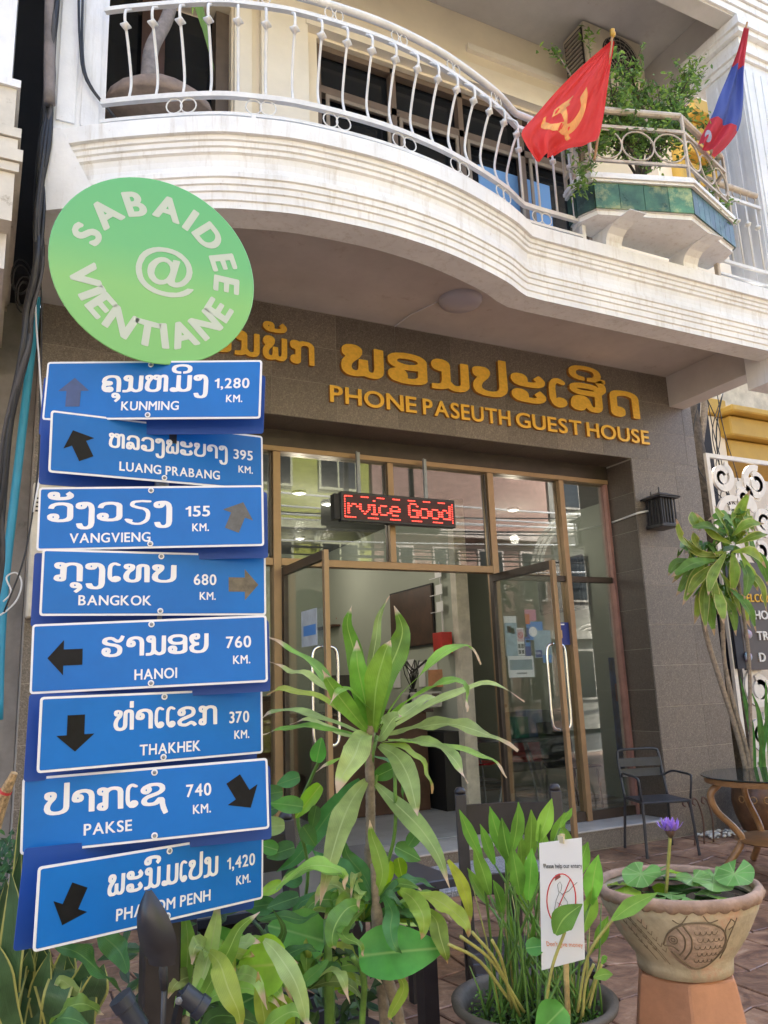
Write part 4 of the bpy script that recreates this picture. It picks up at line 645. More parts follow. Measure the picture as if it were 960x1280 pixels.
fs1 = thing('lao_name_sign', 'large gold Lao letters ພອນປະເສີດ on the granite band above the doors', 'sign', (4.4, 6.03, 4.2))
word('ພອນປະເສີດ', (2.71, 6.068, 4.225), X_, Z_, FN, .275, 1.35, .13, .035, M['gold'], fs1, M['goldside'], pre='f', total=3.50, markraise=.10)
fs2 = thing('lao_guest_house_sign', 'smaller gold Lao word ending beside the green disc, left end of the granite band', 'sign', (2.0, 6.03, 4.2))
word('ເຮືອນພັກ', (1.10, 6.068, 4.255), X_, Z_, FN, .20, 1.10, .13, .03, M['gold'], fs2, M['goldside'], pre='f', total=1.36, markraise=.10)
fs3 = thing('english_name_sign', 'gold English letters PHONE PASEUTH GUEST HOUSE below the Lao name', 'sign', (4.4, 6.03, 3.95))
xx = 2.60
for wd_, tot in (('PHONE', .86), ('PASEUTH', .98), ('GUEST', .82), ('HOUSE', .86)):
    word(wd_, (xx, 6.068, 3.945), X_, Z_, FN, .148, 1, .13, .028, M['gold'], fs3, M['goldside'], total=tot); xx += tot+.065

# ================================================================== BALCONY RAILING
br = thing('balcony_railing', 'white curved wrought iron railing with bellied balusters along the balcony edge', 'railing', (2.2, 4.2, 5.0))
def at_curve(s_pts, off):  return [p-sd*off for p, sd, u in s_pts]
RP = [(p-sd*.07, sd) for p, sd, u in FRM if p.x <= 4.3]
RP = [(p, s) for p, s in RP if p.x > .45]; RP.append((Vector((4.24, 4.52, 0)), Vector((0,-1,0))))
RP = [q for q in RP if q[0].x <= 4.241]
def rail_sweep(name, z, w, h, off=0):
    obj(name, MB().sweep([(p+sd*off, sd, Vector((0,0,1))) for p, sd in RP], [(-w/2, z-h/2), (w/2, z-h/2), (w/2, z+h/2), (-w/2, z+h/2)]), M['rail'], br)
rail_sweep('top_bar', 5.90, .035, .03); rail_sweep('lower_bar', 5.20, .035, .035); rail_sweep('bottom_bar', 5.06, .03, .022)
hp = [(p+Vector((0,0,6.03))) for p, sd in RP]; obj('handrail', MB().tube(hp[:-1]+[Vector((4.24,4.52,6.0))], .028, 12), M['rail'], br, smooth=True)
# arc length parametrisation
sl_ = [0]
for i in range(1, len(RP)): sl_.append(sl_[-1]+(RP[i][0]-RP[i-1][0]).length)
def at_len(s):
    for i in range(1, len(RP)):
        if sl_[i] >= s or i == len(RP)-1:
            k = (s-sl_[i-1])/max(1e-6, sl_[i]-sl_[i-1]); p = RP[i-1][0].lerp(RP[i][0], k); n = RP[i-1][1].lerp(RP[i][1], k).normalized(); return p, n
def baluster(p, n, straight=False):
    prof_ = [(0,5.885),(.02,5.86),(.075,5.80),(.085,5.74),(.07,5.69),(.03,5.60),(-.01,5.48),(-.035,5.38),(-.03,5.30),(-.005,5.215)]
    if straight: prof_ = [(0,5.885),(0,5.69),(0,5.215)]
    pts = [Vector((p.x, p.y, z))+n*(o_*1.1) for o_, z in prof_]
    if not straight: pts = spline(pts, 2)
    m = MB().tube(pts, .0095, 6)
    kz = 5.69; kp = Vector((p.x, p.y, kz))+n*(0 if straight else .075)
    m.lathe(kp, [(.008,-.034),(.018,-.016),(.036,-.005),(.036,.005),(.018,.016),(.008,.034)], 4)
    return m
n_b = int(sl_[-1]/.178)
for k in range(1, n_b+1):
    s_ = k*sl_[-1]/(n_b+.4); p, n = at_len(s_)
    if p.x > 4.2: break
    obj('baluster', baluster(p, n, p.x > 3.62), M['rail'], br, smooth='all')
for k in range(9):
    s_ = .52+k*.5
    if s_ > sl_[-1]-.1: break
    p, n = at_len(s_); t = Vector((-n.y, n.x, 0))
    for dx in (-.045, .045):
        obj('ring', MB().tube([Vector((p.x,p.y,5.13))+t*(dx+.05*math.cos(a))+Vector((0,0,.052*math.sin(a))) for a in [2*math.pi*i/16 for i in range(16)]], .005, 5, closed=True), M['rail'], br, smooth='all')
        obj('ring', MB().tube([Vector((p.x,p.y,5.965))+t*(dx*.8+.03*math.cos(a))+Vector((0,0,.042*math.sin(a))) for a in [2*math.pi*i/14 for i in range(14)]], .004, 5, closed=True), M['rail'], br, smooth='all')
obj('end_post', MB().box(4.225, 4.262, 4.505, 4.54, 4.996, 5.94), M['rail'], br)
obj('post', MB().box(1.33, 1.36, 4.23, 4.26, 4.996, 5.06), M['rail'], br)
# short railing right of the planter
r2 = thing('side_railing', 'short straight white railing between the planter and the column', 'railing', (6.2, 4.5, 5.0))
for z, h in ((5.92,.03),(5.22,.03),(5.08,.02)): obj('rail_bar', MB().box(5.80, 6.54, 4.51, 4.535, z-h/2, z+h/2), M['rail'], r2)
obj('handrail', MB().tube([(5.80,4.52,6.04),(6.50,4.52,6.04)], .03, 12), M['rust'], r2, smooth=True)
for k in range(5): obj('baluster', baluster(Vector((5.9+.14*k, 4.52, 0)), Vector((0,-1,0)), True), M['rail'], r2, smooth='all')
for k in range(3):
    obj('ring', MB().tube([(6.02+.2*k+.06*math.cos(a), 4.52, 5.98+.05*math.sin(a)) for a in [2*math.pi*i/16 for i in range(16)]], .006, 5, closed=True), M['rust'], r2, smooth='all')
obj('post', MB().box(5.79, 5.82, 4.50, 4.54, 4.996, 5.95), M['rust'], r2)

# ================================================================== PLANTER
pl = thing('planter_box', 'many-sided planter box clad in green tiles on two curved white brackets', 'planter', (5.0, 4.3, 5.0))
PP = [(4.20,4.62),(4.16,4.47),(4.22,4.32),(5.03,4.06),(5.80,4.30),(5.86,4.46),(5.84,4.62)]
def off_poly(P, d):
    c = (5.0, 4.75); out = []
    for x, y in P:
        v = Vector((x-c[0], y-c[1])); v.normalize(); out.append((x+v.x*d, y+v.y*d))
    return out
obj('trough', MB().prism(off_poly(PP, -.012), 5.20, 5.47), M['white'], pl)
obj('trough_base', MB().prism(off_poly(PP, -.03), 5.16, 5.199), M['white'], pl)
gt = [mat('green_tile_painted_sheen', (.07,.17,.09), .3, var=.5, scale=5, col2=(.025,.08,.05), dirt=((.33,.36,.16), 4, .50), rnd=.3), mat('dark_green_tile', (.03,.09,.065), .38, var=.4, scale=5, dirt=((.12,.18,.15), 4, .55), rnd=.3)]  # yellowish patches on the first tile paint in a reflection on the glaze
for i in range(len(PP)-1):
    a, b_ = Vector((*PP[i], 0)), Vector((*PP[i+1], 0)); L = (b_-a).length; d = (b_-a)/L; n_ = Vector((d.y, -d.x, 0)); cnt = max(1, round(L/(.20 if i == 2 else .10 if i == 3 else .15)))
    for k in range(cnt):
        c = a+d*(L*(k+.5)/cnt)+Vector((0,0,5.318)); m = MB().obox(c, d*(L/cnt/2-.002), n_*.006, Vector((0,0,.115)))
        obj('green_tile', m, gt[0 if i == 2 else 1], pl)
for z0, z1, d in ((5.436,5.458,.03),(5.458,5.485,.05),(5.485,5.515,.035)): obj('rim', MB().prism(off_poly(PP, d), z0, z1-.001), M['white'], pl)
for X0 in (4.52, 5.40):
    pr_ = [(4.60,5.0),(4.56,5.0),(4.50,5.03),(4.45,5.07),(4.40,5.115),(4.32,5.145),(4.20,5.158),(4.20,5.161),(4.60,5.161)]
    pr_ = [(4.62,4.998),(4.47,4.998),(4.465,5.05),(4.44,5.10),(4.39,5.135),(4.30,5.152),(4.17,5.156),(4.17,5.161),(4.62,5.161)]
    m = MB(); n_ = len(pr_); m.add([(X0-.085, y, z) for y, z in pr_]+[(X0+.085, y, z) for y, z in pr_], [tuple(range(n_)), tuple(range(n_, 2*n_))[::-1]]+[(i, n_+i, n_+(i+1) % n_, (i+1) % n_) for i in range(n_)])
    obj('bracket', m, M['white'], pl)
RPn = off_poly(PP, .0)
for z, w_ in ((5.96,.028),(5.64,.022)):
    m = MB()
    for i in range(len(RPn)-1): m.bar((*RPn[i], z), (*RPn[i+1], z), w_, w_)
    obj('rail_bar', m, M['rust'], pl)
m = MB(); TT = off_poly(PP, -.02)
m.tube([(x, y, 6.13) for x, y in TT], .03, 10); obj('handrail', m, M['rust'], pl, smooth=True)
m = MB()
for i in range(len(RPn)): m.bar((*RPn[i], 5.51), (*RPn[i], 6.13), .022, .022)
obj('posts', m, M['rust'], pl)
for (a, b_, cnt) in ((2,3,3),(3,4,3)):
    A, B = Vector((*RPn[a], 5.80)), Vector((*RPn[b_], 5.80)); d = (B-A)/cnt
    for k in range(cnt):
        c = A+d*(k+.5); u_ = d.normalized(); rr = min(d.length/2, .15)
        obj('ring', MB().tube([c+u_*(rr*math.cos(t))*1.0+Vector((0,0,rr*.95*math.sin(t))) for t in [2*math.pi*i/20 for i in range(20)]], .008, 5, closed=True), M['rust'], pl, smooth='all')
obj('soil', MB().prism(off_poly(PP, -.05), 5.47, 5.50), M['soil'], pl)

# ------------------------------------------------------------------ bush in the planter
def leafdisc(rng, c, s, nrm, n=5):
    # small pointed oval leaf, folded on its midrib
    nrm = nrm.normalized(); a = nrm.orthogonal().normalized(); a = Matrix.Rotation(rng.uniform(0, 6.28), 3, nrm) @ a; b_ = nrm.cross(a)
    return [c-a*s, c-a*s*.35+b_*s*.42+nrm*s*.12, c+a*s*.4+b_*s*.38+nrm*s*.1, c+a*s*1.1-nrm*s*.2, c+a*s*.4-b_*s*.38+nrm*s*.1, c-a*s*.35-b_*s*.42+nrm*s*.12]
def bush(name, label, cat, base, limbs, dens, leaf_s, lm, wood, seed, group=None, spread=.12, twigs=5):
    rng = random.Random(seed); t = thing(name, label, cat, base, group)
    wb = MB(); lb = MB()
    for pts, r0 in limbs:
        sp = spline(pts, 5); wb.tube(sp, [r0*(1-.75*i/(len(sp)-1)) for i in range(len(sp))], 6)
        for i in range(len(sp)//3, len(sp)):
            for k in range(twigs):
                if rng.random() > .55: continue
                d = Vector((rng.gauss(0,1), rng.gauss(0,1), rng.gauss(.5,.8))).normalized(); L = rng.uniform(.5, 1.6)*spread; e = sp[i]+d*L
                wb.tube([sp[i], sp[i]+d*L*.5+Vector((0,0,.01)), e], [.004,.003,.0015], 4)
                for q in range(dens):
                    f = rng.uniform(.25, 1.15); c = sp[i]+d*L*f+Vector((rng.gauss(0,1), rng.gauss(0,1), rng.gauss(0,1)))*leaf_s*.9
                    v = leafdisc(rng, c, leaf_s*rng.uniform(.6, 1.2), Vector((rng.gauss(0,.7), rng.gauss(-.3,.7), rng.gauss(.7,.5))))
                    lb.add(v, [(0,1,2,3),(0,3,4,5)])
    obj('branches', wb, wood, t, smooth='all'); f = obj('foliage', lb, lm, t, recalc=False); return t
def smallleaf(name, c, tr=.35):
    m, n, l, b = nodes(name); g = n.new('ShaderNodeNewGeometry'); rp = ramp(n, [(0, tuple(x*.45 for x in c)), (.5, c), (1, (min(1,c[0]*2.0), min(1,c[1]*1.6), c[2]*1.1))]); l.new(g.outputs['Random Per Island'], rp.inputs[0]); l.new(rp.outputs[0], b.inputs['Base Color'])
    b.inputs['Roughness'].default_value = .45; t_ = n.new('ShaderNodeBsdfTranslucent'); h = n.new('ShaderNodeHueSaturation'); h.inputs['Value'].default_value = 1.5; l.new(rp.outputs[0], h.inputs['Color']); l.new(h.outputs[0], t_.inputs[0])
    ms = n.new('ShaderNodeMixShader'); ms.inputs[0].default_value = tr; l.new(b.outputs[0], ms.inputs[1]); l.new(t_.outputs[0], ms.inputs[2]); l.new(ms.outputs[0], n['Material Output'].inputs[0]); return m
M['bushleaf'] = smallleaf('bush_leaf', (.15,.27,.06)); M['brightleaf'] = smallleaf('bright_leaf', (.16,.28,.05))
V = Vector
bp = lambda x, y, Y: pY(x, y, Y)
limbs = []
for pts in ([(800,225),(795,185),(785,150),(765,120)], [(802,225),(815,180),(835,150),(850,120)], [(800,225),(790,190),(770,170),(755,160)], [(800,225),(805,170),(800,130),(790,95)], [(802,225),(825,190),(845,170),(860,160)], [(798,225),(790,180),(775,140),(770,100)],[(805,225),(815,190),(820,160),(825,130)],[(799,225),(775,190),(750,180),(738,190)],[(801,225),(830,170),(850,140),(862,90)]):
    limbs.append(([bp(x, y, 4.36+.06*math.sin(x)) for x, y in pts], .014))
bush('planter_bush', 'leafy green bush with bare lower branches growing in the green tiled planter', 'bush', (4.9, 4.36, 5.5), limbs, 12, .028, M['bushleaf'], M['bark'], 3, spread=.17, twigs=7)
limbs = [([bp(x, y, 4.28) for x, y in pts], .006) for pts in ([(890,300),(885,265),(895,240)], [(890,300),(900,270),(912,255)],[(870,235),(880,215),(890,205)],[(735,250),(728,225),(738,205)],[(735,250),(722,235),(728,210)])]
bush('trailing_plant', 'thin straggling plants at the ends of the planter railing', 'plant', (5.3, 4.3, 5.5), limbs, 4, .024, M['bushleaf'], M['stem'], 5, spread=.09, twigs=4)
limbs = [([bp(x, y, 5.0) for x, y in pts], .008) for pts in ([(745,160),(722,110),(700,72),(692,62)], [(748,120),(738,70),(735,42)])]
t_ = thing('potted_vine', 'two thin vine shoots with pale tips reaching up beside the air conditioner', 'plant', tuple(limbs[0][0][0]))
wb = MB(); lb = MB(); rng = random.Random(2)
for L, r0 in limbs:
    s_ = spline(L, 5); wb.tube(s_, .006, 5)
    for q in s_[3:]:
        for k in range(3): lb.add(leafdisc(rng, q+V((rng.gauss(0,.02),rng.gauss(0,.02),rng.gauss(0,.02))), .022, V((rng.gauss(0,.7),-.6,.7))), [(0,1,2,3),(0,3,4,5)])
    for k in range(18): lb.add(leafdisc(rng, s_[-1]+V((rng.gauss(0,.05),rng.gauss(0,.04),rng.gauss(0,.04))), .04, V((rng.gauss(0,.6),-.7,.7))), [(0,1,2,3),(0,3,4,5)])
obj('stems', wb, M['barkp'], t_); obj('foliage', lb, M['brightleaf'], t_, recalc=False)

# ------------------------------------------------------------------ flags
def cloth_mat(name, cols):
    m, n, l, b = nodes(name); uv = n.new('ShaderNodeUVMap'); sp = n.new('ShaderNodeSeparateXYZ'); l.new(uv.outputs[0], sp.inputs[0])
    r_ = n.new('ShaderNodeValToRGB'); r_.color_ramp.interpolation = 'CONSTANT'; e = r_.color_ramp.elements
    while len(e) < len(cols): e.new(.5)
    for i, (p, c) in enumerate(cols): e[i].position = p; e[i].color = (*c, 1)
    l.new(sp.outputs[1], r_.inputs[0]); l.new(r_.outputs[0], b.inputs['Base Color']); b.inputs['Roughness'].default_value = .8
    t_ = n.new('ShaderNodeBsdfTranslucent'); l.new(r_.outputs[0], t_.inputs[0]); ms = n.new('ShaderNodeMixShader'); ms.inputs[0].default_value = .45; l.new(b.outputs[0], ms.inputs[1]); l.new(t_.outputs[0], ms.inputs[2]); l.new(ms.outputs[0], n['Material Output'].inputs[0])
    return m
def flag_sheet(rows, wave, mt, parent, nx=60, name='cloth'):
    # rows: list of (left point, right point) from top to bottom, in the place
    ls = spline([a for a, b in rows], 6); rs = spline([b for a, b in rows], 6); m = MB(); m.uv = []; ny = len(ls)
    for j in range(ny):
        for i in range(nx+1):
            s_ = i/nx; p = ls[j].lerp(rs[j], s_); v = j/(ny-1); p = p+FWD*wave(s_, v); m.v.append(tuple(p)); m.uv.append((s_, v))
    for j in range(ny-1):
        for i in range(nx): m.f.append((j*(nx+1)+i, j*(nx+1)+i+1, (j+1)*(nx+1)+i+1, (j+1)*(nx+1)+i))
    return obj(name, m, mt, parent, smooth='all', recalc=False), ls, rs
F1 = 4.0
q = lambda x, y, Y=F1: pY(x, y, Y)
f1 = thing('red_flag', 'red flag with a yellow hammer and sickle hanging from a short pole on the planter', 'flag', tuple(q(742,205,4.2)))
rows = [(q(765,50,3.98), q(768,52,4.0)), (q(735,75), q(763,85)), (q(700,108), q(759,115)), (q(672,138), q(753,150)), (q(654,160), q(744,178)), (q(657,178), q(722,184)), (q(672,201), q(700,189))]
wv = lambda s_, v: .05*math.sin(s_*9+v*2)*min(1, v*2)+.03*math.sin(s_*19+v*5)*v+.010*math.sin(s_*37-v*9)*min(1, v*3)+.006*math.sin(s_*61+v*14)
cl, ls, rs = flag_sheet(rows, wv, cloth_mat('red_flag_cloth', [(0, (.85,.07,.06))]), f1)
def on_flag(s_, v, off=-.004):
    j = v*(len(ls)-1); i = int(j); k = j-i; i2 = min(i+1, len(ls)-1)
    return ls[i].lerp(ls[i2], k).lerp(rs[i].lerp(rs[i2], k), s_)+FWD*(wv(s_, v)+off)
def emb(path, w_, closed=False):
    m = MB(); P = spline([V((a, b_, 0)) for a, b_ in path], 6); n_ = len(P)
    for i, p in enumerate(P):
        t = (P[min(i+1, n_-1)]-P[max(i-1, 0)]).normalized(); s_ = V((-t.y, t.x, 0)); ww = w_(i/(n_-1)) if callable(w_) else w_
        for sg in (-1, 1):
            u_ = p+s_*ww*sg; m.v.append(tuple(on_flag(min(.99, max(.01, u_.x)), min(.99, max(.01, u_.y)))))
    m.f = [(2*i, 2*i+1, 2*i+3, 2*i+2) for i in range(n_-1)]; return m
ye = mat('yellow_emblem_print', (.80,.36,.10), .8)
ek = lambda P: [(.42+(a-.40)*1.0, .53+(b_-.62)*1.0) for a, b_ in P]
obj('sickle', emb(ek([(.50,.46),(.60,.50),(.62,.58),(.55,.68),(.38,.73),(.22,.70),(.14,.62)]), lambda t: .040*math.sin(math.pi*min(1, .25+t*.72))+.007), ye, f1, recalc=False)
obj('hammer', emb(ek([(.30,.56),(.45,.66),(.62,.77)]), .021), ye, f1, recalc=False)
obj('hammer_head', emb(ek([(.22,.60),(.30,.55),(.37,.52)]), .04), ye, f1, recalc=False)
obj('pole', MB().tube([q(766,40,3.97), q(757,110,4.06), q(743,200,4.2)], .011, 8), mat('varnished_pole', (.40,.22,.08), .5), f1)
obj('finial', MB().lathe(q(766,42,3.97), [(.001,-.04),(.02,-.02),(.024,0),(.014,.02),(.02,.035),(.001,.05)], 10), M['orna'], f1, smooth='all')
F2 = 4.1
f2 = thing('striped_flag', 'red and blue flag drooping in front of the white column', 'flag', tuple(q(885,195,4.35)))
rows = [(q(930,34,F2), q(936,36,F2)), (q(924,58,F2), q(932,62,F2)), (q(914,86,F2), q(930,92,F2)), (q(901,118,F2), q(931,125,F2)), (q(893,140,F2), q(927,156,F2)), (q(880,165,F2), q(913,178,F2)), (q(873,180,F2), q(895,195,F2))]
wv2 = lambda s_, v: .04*math.sin(s_*12+v*3)*min(1, v*3)+.012*math.sin(s_*25-v*6)
cl2, ls2, rs2 = flag_sheet(rows, wv2, cloth_mat('striped_flag_cloth', [(0,(.62,.07,.09)),(.30,(.10,.14,.42)),(.70,(.62,.05,.07))]), f2)
dm = MB(); c0 = ls2[-5].lerp(rs2[-5], .18)-FWD*.045
dm.add([c0+RIGHT*.03*math.cos(a)+UPV*.055*math.sin(a)+FWD*.0 for a in [2*math.pi*i/14 for i in range(14)]], [tuple(range(14))])
obj('white_disc', dm, mat('greyed_white_disc_cloth', (.35,.33,.42), .8), f2, recalc=False)
obj('pole', MB().tube([q(934,28,F2), q(915,110,F2+.1), q(888,195,4.4)], .010, 8), mat('varnished_pole', (.40,.22,.08), .5), f2)

# ------------------------------------------------------------------ air conditioner under the upper slab
ac = thing('air_conditioner', 'beige outdoor air conditioner unit with round fan grille hanging under the upper slab', 'air conditioner', (5.9, 5.75, 8.1))
acm = mat('beige_metal_casing', (.56,.49,.38), .5, var=.05)
obj('casing', MB().box(5.52, 6.38, 5.55, 5.9, 7.98, 8.60), acm, ac, bevel=.012)
c0 = V((6.02, 5.545, 8.29)); gm = mat('grille_wire', (.30,.26,.21), .5)
obj('fan_recess', MB().lathe(c0+V((0,.003,0)), [(.26,0),(.001,.002)], 28, ax=(1,0,0), ay=(0,0,1), az=(0,-1,0)), M['black'], ac)
m = MB()
for r_ in (.05,.10,.15,.20,.25): m.tube([c0+V((r_*math.cos(a), -.014, r_*math.sin(a))) for a in [2*math.pi*i/28 for i in range(28)]], .004, 4, closed=True)
for k in range(16): a = math.pi*2*k/16; m.tube([c0+V((.03*math.cos(a),-.014,.03*math.sin(a))), c0+V((.255*math.cos(a),-.014,.255*math.sin(a)))], .003, 4)
obj('fan_grille', m, gm, ac)
for k in range(9): obj('side_slat', MB().box(5.50, 5.519, 5.60, 5.85, 8.04+.055*k, 8.07+.055*k), gm, ac)
obj('side_recess', MB().box(5.512, 5.521, 5.58, 5.87, 8.02, 8.54), M['black'], ac)
obj('hanger', MB().box(5.6, 5.64, 5.6, 5.64, 8.60, 8.63), M['steel'], ac); obj('hanger', MB().box(6.2, 6.24, 5.6, 5.64, 8.60, 8.63), M['steel'], ac)
# plant behind the railing on the left (bare curved trunk out of a mound)
bt = thing('balcony_tree', 'smooth grey curved trunk rising out of a mound behind the left part of the railing', 'tree', tuple(pY(190,130,5.1)))
obj('trunk', MB().tube(spline([pY(185,135,5.1), pY(186,95,5.1), pY(190,60,5.12), pY(208,25,5.15), pY(217,-10,5.2), pY(222,-60,5.25)], 5), [.06-.0008*i for i in range(26)], 10), mat('smooth_grey_bark', (.27,.23,.21), .8, var=.2, scale=12, bump=.3), bt, smooth='all')
obj('mound', MB().lathe(pY(200,142,5.1)+V((0,0,-.12)), [(.42,0),(.38,.12),(.25,.24),(.1,.28),(.001,.29)], 18), mat('clay_mound', (.28,.21,.17), .8, var=.2), bt, smooth='all')
lb = MB()
for a_, b_ in (((238,-30),(252,35)),((242,-30),(268,90)),((246,-30),(240,20))):
    A, B = pY(*a_, 5.0), pY(*b_, 5.0); s_ = RIGHT*.018; lb.add([A-s_, A+s_, A.lerp(B,.5)+s_*1.3, B, A.lerp(B,.5)-s_*1.3], [(0,1,2,3,4)])
obj('foliage', lb, M['brightleaf'], bt, recalc=False)

# ------------------------------------------------------------------ LED board, lantern, fixtures
led = thing('led_sign', 'black LED board showing rvice Good in red dots hanging before the transom', 'sign', (3.4, 6.35, 3.0))
LX0, LX1, LZ0, LZ1, LY = 2.80, 3.985, 2.955, 3.225, 6.32
obj('housing', MB().box(LX0, LX1, LY, LY+.07, LZ0, LZ1), M['plantpipe'], led, bevel=.006)
obj('side_box', MB().box(LX0-.055, LX0-.001, LY+.02, LY+.11, LZ0+.02, LZ1-.02), M['black'], led)
obj('screen', MB().box(LX0+.02, LX1-.02, LY-.003, LY-.0005, LZ0+.022, LZ1-.022), mat('dark_red_led_panel', (.05,.008,.008), .5), led)
FONT = {'r':['00000','00000','10110','11001','10000','10000','10000'],'v':['00000','00000','10001','10001','10001','01010','00100'],'i':['00100','00000','01100','00100','00100','00100','01110'],'c':['00000','00000','01110','10000','10000','10001','01110'],
 'e':['00000','00000','01110','10001','11111','10000','01110'],'G':['01110','10001','10000','10111','10001','10001','01111'],'o':['00000','00000','01110','10001','10001','10001','01110'],'d':['00001','00001','01101','10011','10001','10001','01111'],' ':['0']*7}
dm = MB(); px = (LX1-LX0-.05)/80; x = LX0+.065; y0 = LZ0+.135
def dot(cx, cz, s_=.0052): dm.box(cx-s_, cx+s_, LY-.0055, LY-.0031, cz-s_, cz+s_)
for ch in 'rvice Good':
    cols_ = range(5) if ch not in ' ' else range(3)
    if ch == 'i': cols_ = range(1, 4)
    for cc_ in cols_:
        for rr in range(7):
            if len(FONT[ch][rr]) > cc_ and FONT[ch][rr][cc_] == '1':
                dot(x, y0+.066-rr*.0205); dot(x+.0125, y0+.066-rr*.0205)
        x += .0215
    x += .009
for k in range(70):
    X0_ = LX0+.04+k*(LX1-LX0-.08)/69
    if (k//5) % 2 == 0: dot(X0_, LZ1-.04, .005)
    if (k//7) % 2 == 0: dot(X0_, LZ0+.04, .005)
for k in range(9): dot(LX0+.036, LZ0+.045+k*.022, .005); dot(LX1-.036, LZ0+.045+k*.022, .005)
do = obj('lit_dots', dm, flat('lit_red_led', (1,.06,.04), .5, emis=.8), led, recalc=False); do['kind'] = 'stuff'
for x in (3.0, 3.70):
    m = MB()
    m.box(x-.022, x-.018, LY+.02, LY+.05, LZ1-.05, 3.62); m.box(x-.018, x+.022, LY+.046, LY+.05, LZ1-.05, 3.62)
    for k in range(12): m.box(x-.006, x+.01, LY+.0445, LY+.0462, LZ1+.01+k*.032, LZ1+.024+k*.032)
    obj('slotted_strap', m, M['steel'], led)
wl = thing('wall_lantern', 'small black pagoda-topped wall lantern on the granite pier', 'lantern', (6.27, 5.93, 3.1))
lc = V((6.25, 5.93, 3.02)); m = MB()
m.box(lc.x-.14, lc.x+.14, lc.y-.14, lc.y+.135, lc.z+.285, lc.z+.30); m.add([(lc.x+sx*.15, lc.y+sy*.15-.003, lc.z+.30) for sx, sy in ((-1,-1),(1,-1),(1,.9),(-1,.9))]+[(lc.x+sx*.04, lc.y+sy*.04, lc.z+.355) for sx, sy in ((-1,-1),(1,-1),(1,1),(-1,1))], [(0,1,2,3),(4,5,6,7),(0,1,5,4),(1,2,6,5),(2,3,7,6),(3,0,4,7)])
obj('roof', m, M['plantpipe'], wl); obj('finial', MB().tube([(lc.x,lc.y,lc.z+.35),(lc.x,lc.y,lc.z+.42)], .008, 6), M['plantpipe'], wl)
obj('finial', MB().tube([(lc.x-.12,lc.y,lc.z+.30),(lc.x-.12,lc.y,lc.z+.36)], .008, 6), M['plantpipe'], wl)
obj('base', MB().box(lc.x-.115, lc.x+.115, lc.y-.115, lc.y+.12, lc.z-.02, lc.z+.02), M['plantpipe'], wl, bevel=.006)
obj('lamp_glass', MB().box(lc.x-.085, lc.x+.085, lc.y-.085, lc.y+.085, lc.z+.021, lc.z+.284), flat('smoky_lantern_glass', (.06,.055,.05), .3), wl)
for k in range(6):
    t = -.1+.04*k
    obj('lantern_bar', MB().box(lc.x+t-.006, lc.x+t+.006, lc.y-.10, lc.y-.088, lc.z+.021, lc.z+.284), M['plantpipe'], wl)
    obj('lantern_bar', MB().box(lc.x-.10, lc.x-.088, lc.y+t-.006, lc.y+t+.006, lc.z+.021, lc.z+.284), M['plantpipe'], wl)
obj('conduit', MB().tube([(6.03,6.42,3.15),(6.032,6.09,3.17),(6.04,6.04,3.175),(6.16,6.02,3.2)], .011, 8), M['white_plastic'], gh, smooth='all')

# ================================================================== THE SIGNPOST
sp_ = thing('signpost', 'black signpost carrying blue distance plates turned towards different cities', 'signpost', (.43, 2.18, 0))
H_PL = .17
def tdepth(hpx, y): return 1000*H_PL*(.977-((640-y)/1000)*.215)/hpx
PL = [  # four corners of each plate as seen (TL, TR, BR, BL)
 ((57.7,452.4),(325.5,450),(328,523),(55,525)),
 ((63.7,512),(327.6,545.5),(329.3,613),(60.2,590.5)),
 ((48.5,609),(327.5,606.4),(331.8,682),(46,688.5)),
 ((52.4,685.3),(332,694),(332.5,768.5),(49.6,770)),
 ((40.7,780),(333.6,768.5),(334.5,852),(37,867.7)),
 ((50.6,870),(327.5,860),(328.5,940.6),(45.4,967)),
 ((28.3,971.8),(334.6,947),(336.4,1035),(24.8,1068.8)),
 ((46,1082),(328,1038),(329,1122),(42.5,1191))]
POLE = V((.46, 2.20, 0))
def frame_of(c):
    TL, TR, BR, BL = c
    lm, rm = ((TL[0]+BL[0])/2, (TL[1]+BL[1])/2), ((TR[0]+BR[0])/2, (TR[1]+BR[1])/2)
    hl, hr = BL[1]-TL[1], BR[1]-TR[1]
    tl, tr = tdepth(hl, lm[1]), tdepth(hr, rm[1]); tm = (tl+tr)/2; k = .85
    tl, tr = tm+(tl-tm)*k, tm+(tr-tm)*k
    L, R_ = pd(*lm, tl), pd(*rm, tr); u = (R_-L); w = u.length; u.normalize(); nrm = u.cross(Vector((0,0,1))).normalized(); v = nrm.cross(u)*-1
    v = u.cross(nrm)*-1
    if v.z < 0: v = -v
    if nrm.y > 0: nrm = -nrm
    return (L+R_)/2, u, v, nrm, w
def rrect(u, v, c, w, h, n, t, m, r=.008):
    pts = []
    for sx, sy, a0 in ((1,1,0),(-1,1,90),(-1,-1,180),(1,-1,270)):
        for k in range(4):
            a = R(a0+30*k); pts.append(c+u*(sx*(w/2-r)+r*math.cos(a))+v*(sy*(h/2-r)+r*math.sin(a)))
    m.sheet([p-n*t/2 for p in pts], n*t)
TXT = [('ຄຸນໝິງ','KUNMING','1,280'),('ຫລວງພະບາງ','LUANG PRABANG','395'),('ວັງວຽງ','VANGVIENG','155'),('ກຸງເທບ','BANGKOK','680'),('ຮານອຍ','HANOI','760'),('ທ່າແຂກ','THAKHEK','370'),('ປາກເຊ','PAKSE','740'),('ພະນົມເປນ','PHANOM PENH','1,420')]
